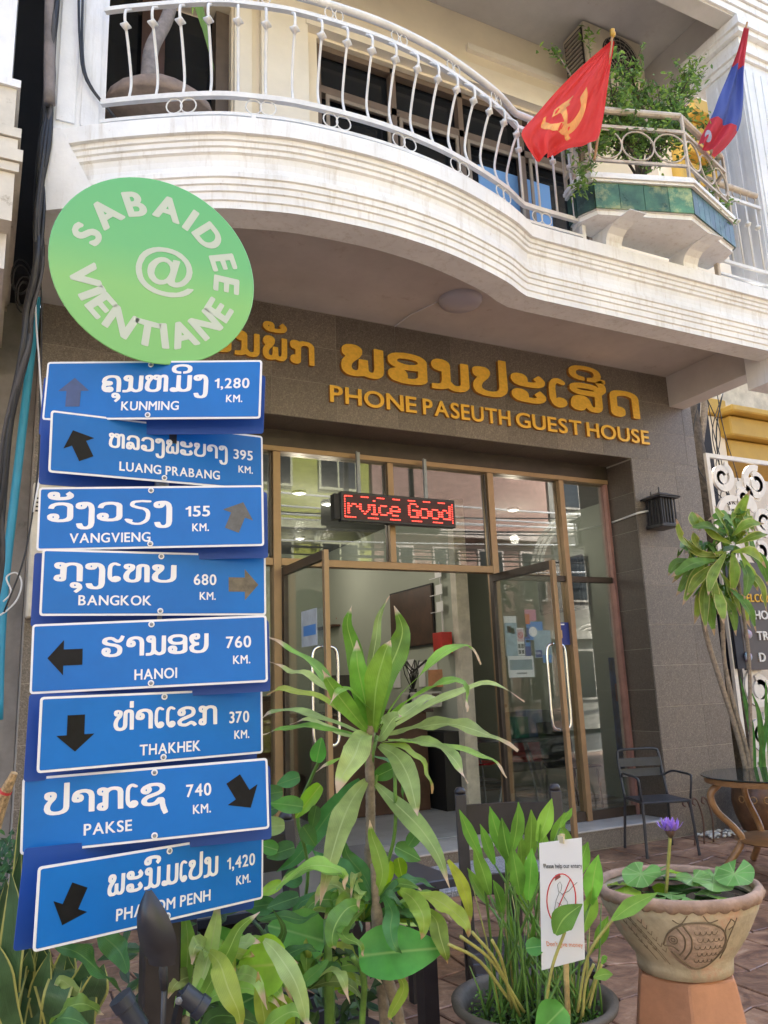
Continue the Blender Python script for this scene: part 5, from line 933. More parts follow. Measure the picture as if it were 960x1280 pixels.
# layout in plate units: x 0..1 from the left, y 0..1 from the bottom
LAY = [ # lao x0,x1,y,size ; name x0,x1,y ; km number x0,x1,y ; arrow centre x,y, angle(deg, 90=up), arrow material
 dict(lao=(.262,.755,.47,.25), nm=(.36,.625,.155), km=(.785,.945,.52), ar=(.135,.47,90,'arrow_navy')),
 dict(lao=(.25,.815,.50,.21), nm=(.30,.775,.13), km=(.845,.945,.53), ar=(.125,.49,116,'arrow_black')),
 dict(lao=(.04,.585,.45,.27), nm=(.14,.49,.11), km=(.645,.755,.50), ar=(.88,.49,68,'arrow_grey')),
 dict(lao=(.05,.575,.52,.25), nm=(.155,.465,.16), km=(.655,.76,.49), ar=(.89,.50,0,'arrow_bronze')),
 dict(lao=(.29,.745,.48,.25), nm=(.43,.61,.13), km=(.82,.93,.53), ar=(.14,.50,180,'arrow_black')),
 dict(lao=(.30,.77,.49,.25), nm=(.415,.69,.12), km=(.83,.93,.49), ar=(.145,.49,270,'arrow_black')),
 dict(lao=(.085,.575,.48,.27), nm=(.24,.43,.17), km=(.65,.755,.55), ar=(.885,.53,300,'arrow_black')),
 dict(lao=(.27,.765,.48,.24), nm=(.31,.73,.15), km=(.81,.955,.52), ar=(.13,.47,245,'arrow_black'))]
POLX = [.485,.505,.49,.505,.50,.52,.52,.53]
for i, c in enumerate(PL):
    C0, u, v, n_, w_ = frame_of(c)
    m = MB(); rrect(u, v, C0, w_, H_PL, n_, .003, m); p = obj('plate', m, M['sign_white'], sp_, recalc=True)
    p['label'] = 'front plate reading '+TXT[i][1].title().replace(' ', ' ')+' '+TXT[i][2]+' km'
    m = MB(); rrect(u, v, C0+n_*.0019, w_-.011, H_PL-.011, n_, .0006, m, r=.004); obj('blue_field', m, M['sign_blue'], p)
    og = C0-u*w_/2-v*H_PL/2+n_*.0023; L = LAY[i]; pt = lambda x, y: og+u*x*w_+v*y*H_PL
    lao = TXT[i][0].replace('ໝ', 'ຫມ').replace('ແ', 'ເເ')
    word(lao, pt(L['lao'][0], L['lao'][2]), u, v, n_, L['lao'][3]*H_PL*1.12, 1.3, .10, .0005, M['sign_white'], p, total=(L['lao'][1]-L['lao'][0])*w_)
    word(TXT[i][1], pt(L['nm'][0], L['nm'][2]), u, v, n_, .145*H_PL, 1, .14, .0005, M['sign_white'], p, total=(L['nm'][1]-L['nm'][0])*w_)
    word(TXT[i][2], pt(L['km'][0], L['km'][2]), u, v, n_, .165*H_PL, 1, .13, .0005, M['sign_white'], p, total=(L['km'][1]-L['km'][0])*w_)
    kx = (L['km'][0]+L['km'][1])/2+.01
    word('KM.', pt(kx-.035, L['km'][2]-.24), u, v, n_, .12*H_PL, 1, .13, .0005, M['sign_white'], p, total=.075*w_)
    ax, ay, an, am = L['ar']; a = R(an); c_ = pt(ax, ay)+n_*.0002; d = u*math.cos(a)+v*math.sin(a); s_ = -u*math.sin(a)+v*math.cos(a); S_ = .044
    q_ = [c_+d*x*S_+s_*y*S_ for x, y in ((-.95,.45),(.08,.45),(.08,.98),(.95,0),(.08,-.98),(.08,-.45),(-.95,-.45))]
    obj('arrow', MB().sheet(q_, n_*.0007), M[am], p)
    for yy in (.93, .07):
        b_ = pt(POLX[i], yy)+n_*.001; obj('washer', MB().lathe(b_, [(.0078,0),(.0078,.0014),(.001,.0016)], 14, ax=u, ay=v, az=n_), M['sign_white'], p); b_ = b_+n_*.0012; obj('bolt', MB().lathe(b_, [(.0045,0),(.0045,.001),(.0035,.0025),(.002,.0035),(.001,.0035)], 10, ax=u, ay=v, az=n_), M['steel'], p, smooth=True)
# back plates, a hand's breadth behind, painted deep blue on this side
BK = [((52,470),(330,470),(331,541),(52,545)), ((51,526),(312,560),(312,618),(49,603)), ((60,618),(334,618),(335,694),(58,702)), ((42,694),(326,702),(326,778),(39,780)), ((50,790),(337,778),(337,860),(47,878)), ((35,874),(320,868),(322,946),(31,970)), ((40,985),(338,962),(339,1042),(37,1074)), ((26,1072),(318,1046),(320,1120),(21,1176))]
for i, c in enumerate(BK):
    C0, u, v, n_, w_ = frame_of(PL[i]); TL, TR, BR, BL = c
    dL = (C0-u*w_/2-Vector(CC)).dot(FWD)+.05; dR = (C0+u*w_/2-Vector(CC)).dot(FWD)+.05; tm = (dL+dR)/2
    A_, B_ = pd((TL[0]+BL[0])/2, (TL[1]+BL[1])/2, dL), pd((TR[0]+BR[0])/2, (TR[1]+BR[1])/2, dR); u2 = (B_-A_); w2 = u2.length; u2.normalize(); n2 = u2.cross(Vector((0,0,1))).normalized(); n2 = n2 if n2.y < 0 else -n2; v2 = u2.cross(n2); v2 = v2 if v2.z > 0 else -v2
    m = MB(); rrect(u2, v2, (A_+B_)/2, w2, (BL[1]-TL[1])/1000*tm*1.02, n2, .003, m); obj('back_plate', m, M['sign_back'], sp_, label='deep blue back plate facing the other way')
    m = MB(); cc_ = (A_+B_)/2-n2*.012; m.obox(cc_, u2*.012, n2*.008, v2*.055); obj('bracket', m, M['steel'], sp_)
# round plate
Dc = pd(196, 337, 2.26); dn = V((0,-1,0)); du = V((1,0,0)); dr = .284
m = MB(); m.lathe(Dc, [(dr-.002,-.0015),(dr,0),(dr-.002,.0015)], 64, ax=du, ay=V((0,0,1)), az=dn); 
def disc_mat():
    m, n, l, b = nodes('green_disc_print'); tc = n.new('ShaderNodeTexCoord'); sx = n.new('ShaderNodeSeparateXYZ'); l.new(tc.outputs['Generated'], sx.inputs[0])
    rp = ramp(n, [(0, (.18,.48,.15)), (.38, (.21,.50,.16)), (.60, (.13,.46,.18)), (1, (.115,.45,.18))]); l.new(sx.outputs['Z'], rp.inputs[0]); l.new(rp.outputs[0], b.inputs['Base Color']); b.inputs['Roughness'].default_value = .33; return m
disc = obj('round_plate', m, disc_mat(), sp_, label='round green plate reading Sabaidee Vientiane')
wm = flat('grey_white_film', (.50,.56,.48), .45)
def arc_text(txt, r, a0, a1, size, inward):
    # letters share the arc in proportion to their widths
    wds = [max(max(l_[0::2]) for l_ in GL['b'+ch]) for ch in txt]; gap = .13; cum = []; x = 0
    for w__ in wds: cum.append(x+w__/2); x += w__+gap
    for k, ch in enumerate(txt):
        a = R(a0+(a1-a0)*(cum[k]-cum[0])/(cum[-1]-cum[0])); rd = du*math.cos(a)+V((0,0,1))*math.sin(a); tg = du*math.sin(a)-V((0,0,1))*math.cos(a)
        up_, ri = (rd, tg) if not inward else (-rd, -tg)
        word(ch, Dc+rd*r-ri*wds[k]*size*.5-up_*size/2+dn*.0018, ri, up_, dn, size, 1, .1, .0006, wm, disc, pre='b')
arc_text('SABAIDEE', .200, 161, -2, .070, False)
arc_text('VIENTIANE', .200, 198, 333, .070, True)
word('@', Dc-du*.058-V((0,0,1))*.044+dn*.0018, du, (0,0,1), dn, .108, 1.08, .1, .0006, wm, disc)
pm = MB(); pm.box(POLE.x-.045, POLE.x+.045, POLE.y-.0, POLE.y+.07, -.05, 1.0); obj('lower_post', pm, M['blackw'], sp_, bevel=.004)
obj('post', MB().tube([(POLE.x-.02, POLE.y+.045, .95), (POLE.x-.02, POLE.y+.045, 2.30)], .020, 12), M['steel'], sp_, smooth=True)
tp = MB().box(POLE.x-.05, POLE.x+.01, POLE.y-.0, POLE.y+.025, 2.20, 2.235); obj('clamp', tp, M['plantpipe'], sp_)

# black garden light: leaf-shaped shade on a thin stem before the lowest plate
gl_ = thing('garden_light', 'black leaf-shaped garden light on a thin stem before the lowest plate', 'garden light', tuple(pZ(200,1900,.3)))
T_ = 1.72
a, b_ = pd(186,1112,T_), pd(203,1205,T_-.01); st_ = spline([a, pd(190,1140,T_-.01), pd(197,1175,T_-.015), b_], 5); m = MB(); n_ = len(st_)
for i, p in enumerate(st_):
    k = i/(n_-1); wv_ = .006+.034*math.sin(math.pi*min(.72, k*.78)); 
    if k > .9: wv_ *= .9
    for j in range(9):
        s_ = (j-4)/4; m.v.append(tuple(p+RIGHT*wv_*s_-FWD*(.026*(1-s_*s_)*math.sin(math.pi*min(.85,k+.05)))))
m.f = [(i*9+j, i*9+j+1, (i+1)*9+j+1, (i+1)*9+j) for i in range(n_-1) for j in range(8)]
obj('shade', m, mat('satin_black_metal', (.03,.03,.035), .32, var=.1), gl_, smooth='all', recalc=False)
obj('collar', MB().tube([pd(203,1200,T_-.01), pd(204,1212,T_-.01), pd(205,1236,T_-.005)], [.006,.0095,.008], 10), M['iron'], gl_, smooth='all')
obj('stem', MB().tube([pd(205,1236,T_-.005), pd(203,1300,T_), pd(203,1700,T_)], .0055, 8), M['iron'], gl_, smooth='all')
for nm, pts, lab in (('spotlight', [(150,1246),(175,1285),(190,1320)], 'black cylindrical garden spotlight left of the black post'), ('spotlight', [(255,1262),(228,1240),(215,1300)], 'black cylindrical garden spotlight right of the black post')):
    s_ = thing(nm, lab, 'spotlight', tuple(pd(*pts[-1], 1.75)))
    A, B, C_ = [pd(*p_, 1.75) for p_ in pts]
    obj('head', MB().tube([A, A.lerp(B,.3), A.lerp(B,.32), B], [.026,.026,.022,.022], 16), mat('bluish_black_plastic', (.03,.035,.05), .4), s_, smooth=True)
    obj('arm', MB().bar(B, C_, .015), M['plantpipe'], s_); obj('screw', MB().lathe(B+FWD*-.03, [(.008,0),(.008,.004),(.001,.006)], 8, ax=RIGHT, ay=UPV, az=-FWD), M['steel'], s_)
    obj('spike', MB().tube([C_, V((C_.x, C_.y, 0))], .008, 6), M['plantpipe'], s_)

# ================================================================== LEFT SIDE: neighbour, cables, meter box
nb = thing('neighbour_building', 'white neighbouring building with a moulded cornice at the left edge', 'building', (-2, 5, 0))
obj('upper_wall', MB().box(-4, -.03, 4.52, 9, 5.02, 12), M['white_clean'], nb)
for z0, z1, d in ((4.98,5.03,.05),(4.72,4.979,.03),(4.64,4.70,.07),(4.56,4.635,.055),(4.48,4.555,.085),(4.42,4.475,.07),(4.12,4.419,.05)): obj('cornice', MB().box(-4, -.03+d, 4.52-d, 9, z0, z1-.001), mat('dingy_white_cornice', (.66,.61,.52), .7, var=.08, scale=5, dirt=((.25,.2,.12), 6, .6)) if z1 < 5 else M['white_clean'], nb)
obj('beam', MB().box(-4, .0, 4.62, 9, 3.9, 4.119), M['beam'], nb)
dw = thing('side_wall', 'rough grey concrete wall beside the granite pier at the far left', 'wall', (-.5, 6.3, 0))
m = MB(); nv = 14
obj('concrete', MB().box(-4, .275, 6.30, 6.6, -.05, 4.5), M['concrete'], dw)
obj('gap_shadow', MB().box(-.03, .20, 5.8, 6.2, 4.5, 12), mat('gap_shade_black', (.02,.02,.022), .95), dw)  # near-black box standing in for the deep shade of the gap
obj('upper_gap_shade', MB().box(-4, .20, 6.2, 6.6, 4.501, 12), mat('gap_shade_dark', (.025,.025,.027), .95), dw)  # shade of the gap again, put into a near-black colour
mb_ = thing('meter_box', 'cream plastic meter box on the pier behind the left edge of the plates', 'box', tuple(pY(44,700,5.9)))
A, B = pY(32,772,5.95), pY(62,605,5.95); obj('box', MB().box(A.x, A.x+.28, 5.93, 6.06, A.z, B.z), mat('cream_plastic', (.62,.57,.47), .5), mb_, bevel=.01)
for k in range(4): obj('vent_slot', MB().box(A.x+.02, A.x+.06, 5.925, 5.929, B.z-.12-.03*k, B.z-.108-.03*k), M['black'], mb_)
cb = thing('cable_bundle', 'black bundle of electric cables running down beside the white pillar', 'cables', tuple(pY(60,300,5.2)))
rng = random.Random(9)
main = [(74,-40),(66,40),(61,110),(56,180),(50,260),(45,330),(38,390),(29,440),(13,525),(0,610),(-8,700),(-14,800)]
for k in range(8):
    pts = [pY(x+rng.gauss(0,3.2), y, 4.75+.12*rng.random()+max(0,(y-300))*.0012) for x, y in main]
    obj('cable', MB().tube(spline(pts, 4), rng.choice([.012,.016,.02,.009]), 6), [M['cable'], M['cable'], M['cableg']][k % 3], cb, smooth='all')
obj('cable', MB().tube(spline([pY(x, y, 4.78) for x, y in ((64,-40),(62,60),(62,130))], 4), .035, 8), mat('grey_sleeve', (.22,.19,.18), .7, var=.2), cb, smooth='all', label='thick grey sleeved cable')
for ln in ([(104,-30),(103,60),(112,105),(148,152)], [(98,-20),(100,50),(108,100),(146,150)]):
    obj('cable', MB().tube(spline([pY(x, y, 4.80) for x, y in ln], 5), .009, 6), M['cable'], cb, smooth='all')
obj('cable', MB().tube(spline([pY(x, y, 5.2) for x, y in ((92,-10),(72,40),(60,80),(50,160),(42,260),(50,330),(52,420),(50,490),(48,580),(32,690),(5,765)) ], 5), .006, 6), M['cable'], cb, smooth='all')
obj('cable', MB().tube(spline([pY(x, y, 5.0) for x, y in ((50,195),(46,280),(44,340),(45,400),(50,470),(54,560),(42,640))], 5), .006, 6), M['white_plastic'], cb, smooth='all', label='thin pale cable')
for k in range(5):
    c0 = pY(30+rng.uniform(-4,8), 370+rng.uniform(-25,25), 5.6); rr = rng.uniform(.08,.16)
    obj('cable_loop', MB().tube([c0+V((rr*.5*math.cos(a), .02*math.sin(2*a), rr*math.sin(a))) for a in [2*math.pi*i/16 for i in range(16)]], .005, 5, closed=True), M['cable'], cb, smooth='all')
bp_ = tag(obj('water_pipe', MB().tube(spline([pY(x, y, 6.0) for x, y in ((49,320),(45,385),(38,450),(27,545),(16,640),(7,720),(1,800),(-2,900))], 4), .029, 12), M['bluepipe'], smooth='all'), 'bright blue plastic water pipe slanting down the grey wall', 'pipe')
tag(obj('loose_wire', MB().tube(spline([pY(x, y, 5.8) for x, y in ((-5,772),(10,762),(22,748),(27,728),(20,716),(8,722),(14,740),(4,752))], 6), .006, 6), M['white_plastic'], smooth='all'), 'loose white wire curling from the cables by the blue pipe', 'wire')

# ================================================================== RIGHT SIDE: screen, board, tree, yellow house
SY = 6.32
sc_ = thing('scroll_screen', 'white cut-out scrollwork screen standing to the right of the granite pier', 'screen', (7.8, SY, 0))
wp = mat('white_cutout_panel', (.74,.70,.64), .55, var=.05)
SX0 = 7.48
for x in (SX0, SX0+1.18): obj('frame', MB().box(x, x+.055, SY, SY+.04, .12, 4.05), wp, sc_)
for z in (.12, 2.0, 4.0): obj('frame', MB().box(SX0+.056, SX0+1.179, SY+.001, SY+.039, z, z+.05), wp, sc_)
def spiral(c, r0, r1, a0, a1, w0, w1, n=26):
    m = MB(); vs = []
    for i in range(n):
        k = i/(n-1); a = R(a0+(a1-a0)*k); r_ = r0+(r1-r0)*k; w_ = w0+(w1-w0)*k; d = V((math.cos(a), 0, math.sin(a)))
        for rr, y in ((r_-w_, 0), (r_+w_, 0), (r_+w_, .03), (r_-w_, .03)): vs.append(V(c)+d*rr+V((0, y, 0)))
    fs = [(i*4+j, i*4+(j+1) % 4, (i+1)*4+(j+1) % 4, (i+1)*4+j) for i in range(n-1) for j in range(4)]+[(0,1,2,3), (4*n-1,4*n-2,4*n-3,4*n-4)]
    return m.add(vs, fs)
def scroll(cx, cz, r, flip=1, hand=1):
    obj('scroll', spiral((cx, SY+.004, cz), r, r*.42, 90-hand*20, 90+hand*(-20)+flip*400, .036, .06), wp, sc_)
    obj('scroll_disc', MB().lathe((cx+.02*flip, SY+.034, cz-.01), [(r*.5,0),(r*.5,.03)], 18, ax=(1,0,0), ay=(0,0,1), az=(0,-1,0)), wp, sc_)
for cx, cz, r, f in ((7.72,3.78,.17,-1),(7.82,3.28,.26,1),(8.28,3.75,.20,1),(8.05,3.56,.13,-1),(8.35,3.28,.2,-1),(7.74,2.85,.13,-1),(8.2,2.92,.17,1),(7.86,1.34,.22,1),(7.80,.86,.20,-1),(8.25,1.2,.25,-1),(8.25,.65,.22,1),(7.70,.45,.13,1),(8.02,.40,.14,-1)):
    scroll(cx, cz, r, f)
rng = random.Random(5)
for k in range(5):
    a = R(72*k); obj('petal', MB().lathe((8.15+.13*math.cos(a), SY+.037, 3.60+.13*math.sin(a)), [(.075,0),(.075,.012)], 14, ax=V((math.cos(a),0,math.sin(a)))*1.3, ay=(-math.sin(a),0,math.cos(a)), az=(0,-1,0)), wp, sc_)
bk = tag(obj('white_boundary_wall', MB().box(8.0, 10.5, 7.6, 7.8, -.1, 4.25), mat('cream_boundary_wall', (.66,.58,.47), .8, var=.06), bevel=.01), 'pale boundary wall seen through the scroll screen', 'wall')
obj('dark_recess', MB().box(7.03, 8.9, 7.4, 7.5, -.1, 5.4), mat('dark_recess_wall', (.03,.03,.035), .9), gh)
ib = thing('services_board', 'dark grey board listing services under yellow WELCOME lettering', 'sign', (8.0, SY-.05, 1.5))
A, B = pY(912,700,SY-.04), pY(935,838,SY-.04)
BX0, BZ1, BZ0 = pY(915,702,SY-.04).x, pY(915,702,SY-.04).z, pY(930,838,SY-.04).z
obj('board', MB().box(BX0, BX0+1.05, SY-.05, SY-.012, BZ0, BZ1), mat('dark_brown_board', (.085,.072,.068), .5, var=.06), ib, bevel=.004)
obj('board_side', MB().box(BX0-.13, BX0-.003, SY-.045, SY+.3, BZ0+.02, BZ1-.02), flat('navy_side', (.01,.012,.022), .5), ib)
def bw(t, x, y, size, mt, k=1.1):
    p = pY(x, y, SY-.052); word(t, p, X_, Z_, FN, size, k, .12, .012, mt, ib)
bw('WELCOME', 922, 752, .088, mat('yellow_acrylic_letters', (.75,.42,.02), .4), .95)
wl_ = flat('white_acrylic_letters', (.7,.68,.64), .4)
bw('HO', 943, 774, .095, wl_); bw('TR', 946, 800, .095, wl_); bw('D', 949, 827, .095, wl_)
for y_, cs in ((793, ((.55,.12,.28),(.16,.5,.48))), (821, ((.5,.14,.35),(.14,.5,.55)))):
    c0 = pY(935, y_, SY-.056); 
    obj('coloured_dot', MB().lathe(c0, [(.058,0),(.045,.02),(.02,.028),(.001,.03)], 18, az=(0,-1,0), ay=(0,0,1)), mat('pink_teal_dot', cs[0], .4, col2=cs[1], scale=9), ib, smooth='all')
tr_ = thing('street_tree', 'dark rough tree trunk wrapped in wires behind the granite pier', 'tree', (8.05, 7.0, 0))
obj('trunk', MB().tube(spline([(8.25,7.05,0),(8.2,7.05,2),(8.12,7.05,4),(8.12,7.1,5.2),(8.2,7.2,6.5)], 6), [.2-.003*i for i in range(25)], 12), M['bark'], tr_, smooth='all')
obj('limb', MB().tube(spline([(8.12,7.0,4.2),(8.3,6.95,4.9),(8.45,7.0,5.5)], 5), .05, 8), M['barkp'], tr_, smooth='all')
for k in range(6):
    x0 = rng.uniform(870,905); obj('wire', MB().tube(spline([pY(x0+rng.uniform(-8,8), 488, 6.5), pY(x0+rng.uniform(-12,20), 540, 6.6), pY(x0+rng.uniform(0,30), 590, 6.7), pY(x0+rng.uniform(10,50), 640, 6.8)], 5), rng.choice([.006,.009]), 5), M['cable'], tr_, smooth='all')
yh = thing('yellow_house', 'mustard yellow house front with gold ornaments beyond the scroll screen', 'building', (10.6, 8.4, 0))
A = pY(905,560,8); 
obj('wall', MB().box(9.2, 16, 9.2, 9.5, 0, 7.2), mat('pale_yellow_house_wall', (.66,.62,.52), .8), yh)
m = MB()
def wedge(x0, x1, z0, z1, y0, y1): m.box(x0, x1, y0, y1, z0, z1)
wedge(10.0, 15, 4.70, 5.0, 8.0, 9.1); wedge(9.9, 15, 5.02, 5.32, 7.85, 9.1); wedge(9.8, 15, 5.34, 5.44, 7.7, 9.1); obj('awning_band', m, M['yellow'], yh, bevel=.02)
obj('pier', MB().box(9.55, 9.98, 8.05, 8.5, 0, 5.35), M['cream'], yh); obj('pier_cap', MB().box(9.5, 10.03, 7.98, 8.55, 5.36, 5.62), M['yellow'], yh, bevel=.02)
m = MB(); m.box(10.0, 14, 8.2, 9.1, 9.6, 10.0); m.box(10.05, 14, 8.0, 9.1, 10.02, 10.6); m.box(10.0, 14, 7.8, 9.1, 10.62, 10.9); obj('upper_band', m, M['yellow'], yh, bevel=.03)
obj('upper_wall', MB().box(9.7, 16, 8.4, 9.1, 7.2, 14.5), M['cream'], yh)
for cx_, cz_ in ((10.9,6.2),(11.7,6.3)):
    c0 = V((cx_, 7.75, cz_)); obj('gold_ornament', MB().tube([c0+V((.03*k*math.cos(k*.7), 0, .03*k*math.sin(k*.7))) for k in range(2, 12)], [.035+.003*k for k in range(10)], 8), M['orna'], yh, smooth='all')
    obj('ornament_stalk', MB().tube([c0+V((0,0,-.3)), c0+V((0,.1,-.75))], .03, 6), M['orna'], yh)
ub_ = thing('gold_finial_sign', 'gold scrolled ornament at the upper right corner beyond the column', 'ornament', tuple(pY(950,30,6.5)))
for k, (x, y) in enumerate(((948,30),(958,48),(954,95))):
    c0 = pY(x, y, 6.5); obj('scroll', MB().tube([c0+V((.018*j*math.cos(j*.8), 0, .02*j*math.sin(j*.8))) for j in range(2, 12)], [.028+.002*j for j in range(10)], 8), M['orna'], ub_, smooth='all')
obj('bar', MB().tube([pY(950,10,6.52), pY(958,110,6.52)], .02, 6), M['orna'], ub_)

# ================================================================== ACROSS THE STREET (seen mirrored in the panes; sunlit)
def facade(name, label, x0, x1, y, h, wallm, trimm, seed, bays, storeys, arch=False):
    t = thing(name, label, 'building', ((x0+x1)/2, y, 0)); rng = random.Random(seed)
    obj('wall', MB().box(x0, x1, y-6, y, 0, h), wallm, t)
    for s_ in range(storeys+1): obj('cornice', MB().box(x0-.05, x1+.05, y+.001, y+.25, .2+s_*3.1+2.6, .2+s_*3.1+2.85), trimm, t)
    for s_ in range(storeys):
        for b_ in range(bays):
            cx = x0+(x1-x0)*(b_+.5)/bays; w2 = (x1-x0)/bays*.30; z0 = .9+3.1*s_
            wo = obj('window', MB().box(cx-w2, cx+w2, y+.001, y+.06, z0, z0+1.6), trimm, t)
            obj('window_pane', MB().box(cx-w2+.07, cx-.03, y+.061, y+.07, z0+.08, z0+1.52), M['winglass'], wo); obj('window_pane', MB().box(cx+.03, cx+w2-.07, y+.061, y+.07, z0+.08, z0+1.52), M['winglass'], wo)
            if arch:
                for k in range(2): obj('arch', MB().tube([(cx+w2*(1.15+.15*k)*math.cos(a), y+.1, z0+1.5+w2*(1.0+.15*k)*math.sin(a)) for a in [math.pi*i/16 for i in range(17)]], .05, 6), trimm, wo)
    return t
YO = -7.5
facade('opposite_house', 'yellow green house with cream trim across the street, mirrored in the panes', 4.0, 10.0, YO, 10, mat('yellow_green_wall', (.42,.44,.08), .8), mat('pale_green_trim', (.62,.62,.40), .7), 1, 3, 3, True)
facade('opposite_house', 'brownish pink house with pale trim across the street, right of the green one', 10.1, 16.5, YO, 9, mat('pinkish_wall', (.42,.26,.21), .8), mat('pale_pink_trim', (.66,.56,.50), .7), 2, 4, 2)
facade('opposite_house', 'tall grey cream house with round arches across the street', 16.6, 24, YO, 12, mat('grey_cream_house_wall', (.24,.22,.19), .8), mat('dull_trim', (.34,.31,.27), .7), 3, 3, 3, True)
facade('opposite_house', 'cream terrace with dark shop openings across the street behind the camera', -16, 3.9, YO-.2, 9, mat('warm_cream_wall', (.66,.56,.42), .8), M['creamtrim'], 4, 8, 2)
arch_t = thing('arched_gateway', 'pale moulded arch standing before the houses across the street', 'arch', (17.4, YO+.6, 0))
for k, r_ in enumerate((1.9, 2.05, 2.2)): obj('arch_moulding', MB().tube([(17.4+r_*math.cos(a), YO+.6, 4.6+r_*math.sin(a)) for a in [math.pi*i/24 for i in range(25)]], .06, 6), mat('dull_arch_paint', (.34,.31,.26), .8), arch_t)
for x in (15.35, 19.45): obj('arch_column', MB().box(x-.1, x+.1, YO+.5, YO+.7, 0, 4.6), mat('dark_arch_column', (.12,.11,.10), .8), arch_t)
wires = thing('overhead_wires', 'sagging overhead electric wires along the far side of the street', 'wires', (5, -4.5, 6))
rng = random.Random(8)
for k in range(16):
    z0 = rng.uniform(5.0, 7.2); z1 = z0+rng.uniform(-.8, .8); s_ = rng.uniform(.3, 1.1)
    obj('wire', MB().tube([(-15+40*i/24, -4.5+rng.uniform(-.02,.02)+.3*(k % 3), z0+(z1-z0)*i/24-s_*4*(i/24)*(1-i/24)) for i in range(25)], rng.choice([.012,.018,.025]), 5), M['white_plastic'] if k % 3 == 0 else M['cable'], wires)

# ================================================================== PLANTS
def blade(path, width, nrm=None, fold=.25, wave=.0, seed=0, ny=16, tipf=.38, basef=.5, droop=None, across=4):
    # one long leaf: path of points in the place, folded on the midrib with rippled edges
    rng = random.Random(seed); P = spline(path, max(3, ny//(len(path)-1))); n_ = len(P); m = MB(); m.uv = []
    ph = rng.uniform(0, 6); fr_ = rng.uniform(2.2, 3.6)
    for i, p in enumerate(P):
        t = (P[min(i+1, n_-1)]-P[max(i-1, 0)]).normalized(); k = i/(n_-1)
        h = (nrm if nrm is not None else V((0,-.55,.85)))
        s_ = t.cross(h); s_ = s_.normalized() if s_.length > .05 else RIGHT.copy(); up = s_.cross(t).normalized()
        w_ = width/2*max(.04, math.sin(math.pi*min(1, (k*(1-basef*.0)+.0))**tipf)) if False else width/2*min(1, (k/ .42)**.85+basef*.45*(1-min(1,k/.42)))*max(.0, 1-max(0, (k-tipf)/(1-tipf))**1.45)
        w_ = max(w_, .0012)
        for j in range(across+1):
            a = (j/across-.5)*2; q_ = p+s_*w_*a*(1-.12*fold)+up*(abs(a)*fold*w_*.7+wave*width*math.sin(ph+k*fr_*6.28+(1.3 if a > 0 else 0))*abs(a)**1.5*min(1,k*3))
            m.v.append(tuple(q_)); m.uv.append((j/across, k))
    m.f = [(i*(across+1)+j, i*(across+1)+j+1, (i+1)*(across+1)+j+1, (i+1)*(across+1)+j) for i in range(n_-1) for j in range(across)]
    return m
def heart(c, ax, ay, nrm, L, W, cup=.15, seed=0, notch=.18):
    # broad leaf: outline rings around the stalk point; ax = towards the tip
    m = MB(); m.uv = []; rings = 4; n_ = 22
    ax, ay, nrm = ax.normalized(), ay.normalized(), nrm.normalized(); rng = random.Random(seed); ph = rng.uniform(0,6)
    m.v.append(tuple(c)); m.uv.append((.5,.2))
    for r_ in range(1, rings+1):
        k = r_/rings
        for i in range(n_):
            a = 2*math.pi*i/n_; ca, sa = math.cos(a), math.sin(a)
            rad = 1-.0*sa; x = (ca*.5+.35)*L if ca > -.85 else (ca*.5+.35)*L*(1-notch*2*( -ca-.85)/.15)
            tipk = max(0, ca)**6; y = sa*W/2*(1-.25*max(0, ca)); x += tipk*L*.12
            p = c+ax*x*k+ay*y*k+nrm*(cup*W*(k*k)*abs(sa)*.5+.03*W*math.sin(3*a+ph)*k*k-.10*L*k*k*max(0, ca))
            m.v.append(tuple(p)); m.uv.append((.5+.5*sa*k, .2+.6*k*max(0, ca)))
    m.f = [(0, 1+i, 1+(i+1) % n_) for i in range(n_)]
    for r_ in range(rings-1):
        m.f += [(1+r_*n_+i, 1+(r_+1)*n_+i, 1+(r_+1)*n_+(i+1) % n_, 1+r_*n_+(i+1) % n_) for i in range(n_)]
    return m
M['drac'] = leafmat('dracaena_leaf', (.19,.36,.06), (.36,.50,.14), (.66,.52,.38), trans=.32, brown=1.0)
M['drac2'] = leafmat('pale_dracaena_leaf', (.31,.42,.14), (.46,.55,.24), (.64,.50,.38), trans=.32, brown=.99)
M['dracy'] = leafmat('yellowing_leaf', (.32,.42,.07), (.44,.50,.14), (.55,.36,.18), trans=.35, brown=1.0)
M['dracdk'] = leafmat('dark_green_leaf', (.07,.19,.045), (.15,.29,.08), (.30,.26,.10), trans=.2, brown=1.08)
M['aqua'] = leafmat('bright_lance_leaf', (.17,.33,.06), (.32,.48,.12), (.35,.30,.08), trans=.42, brown=1.12)
M['heart'] = leafmat('broad_heart_leaf', (.09,.29,.05), (.24,.44,.12), (.3,.3,.1), trans=.3, brown=1.4, veins=False)
M['hearty'] = leafmat('yellow_green_heart_leaf', (.25,.42,.04), (.42,.52,.10), (.4,.4,.1), trans=.35, brown=1.4, veins=False)
M['snake'] = leafmat('snake_plant_leaf', (.06,.13,.055), (.07,.14,.06), (.40,.42,.16), edge=(.46,.47,.15), trans=.12, brown=1.2)
M['lily'] = leafmat('lily_pad', (.15,.31,.075), (.28,.44,.16), (.3,.3,.12), trans=.2, brown=1.5, veins=False)

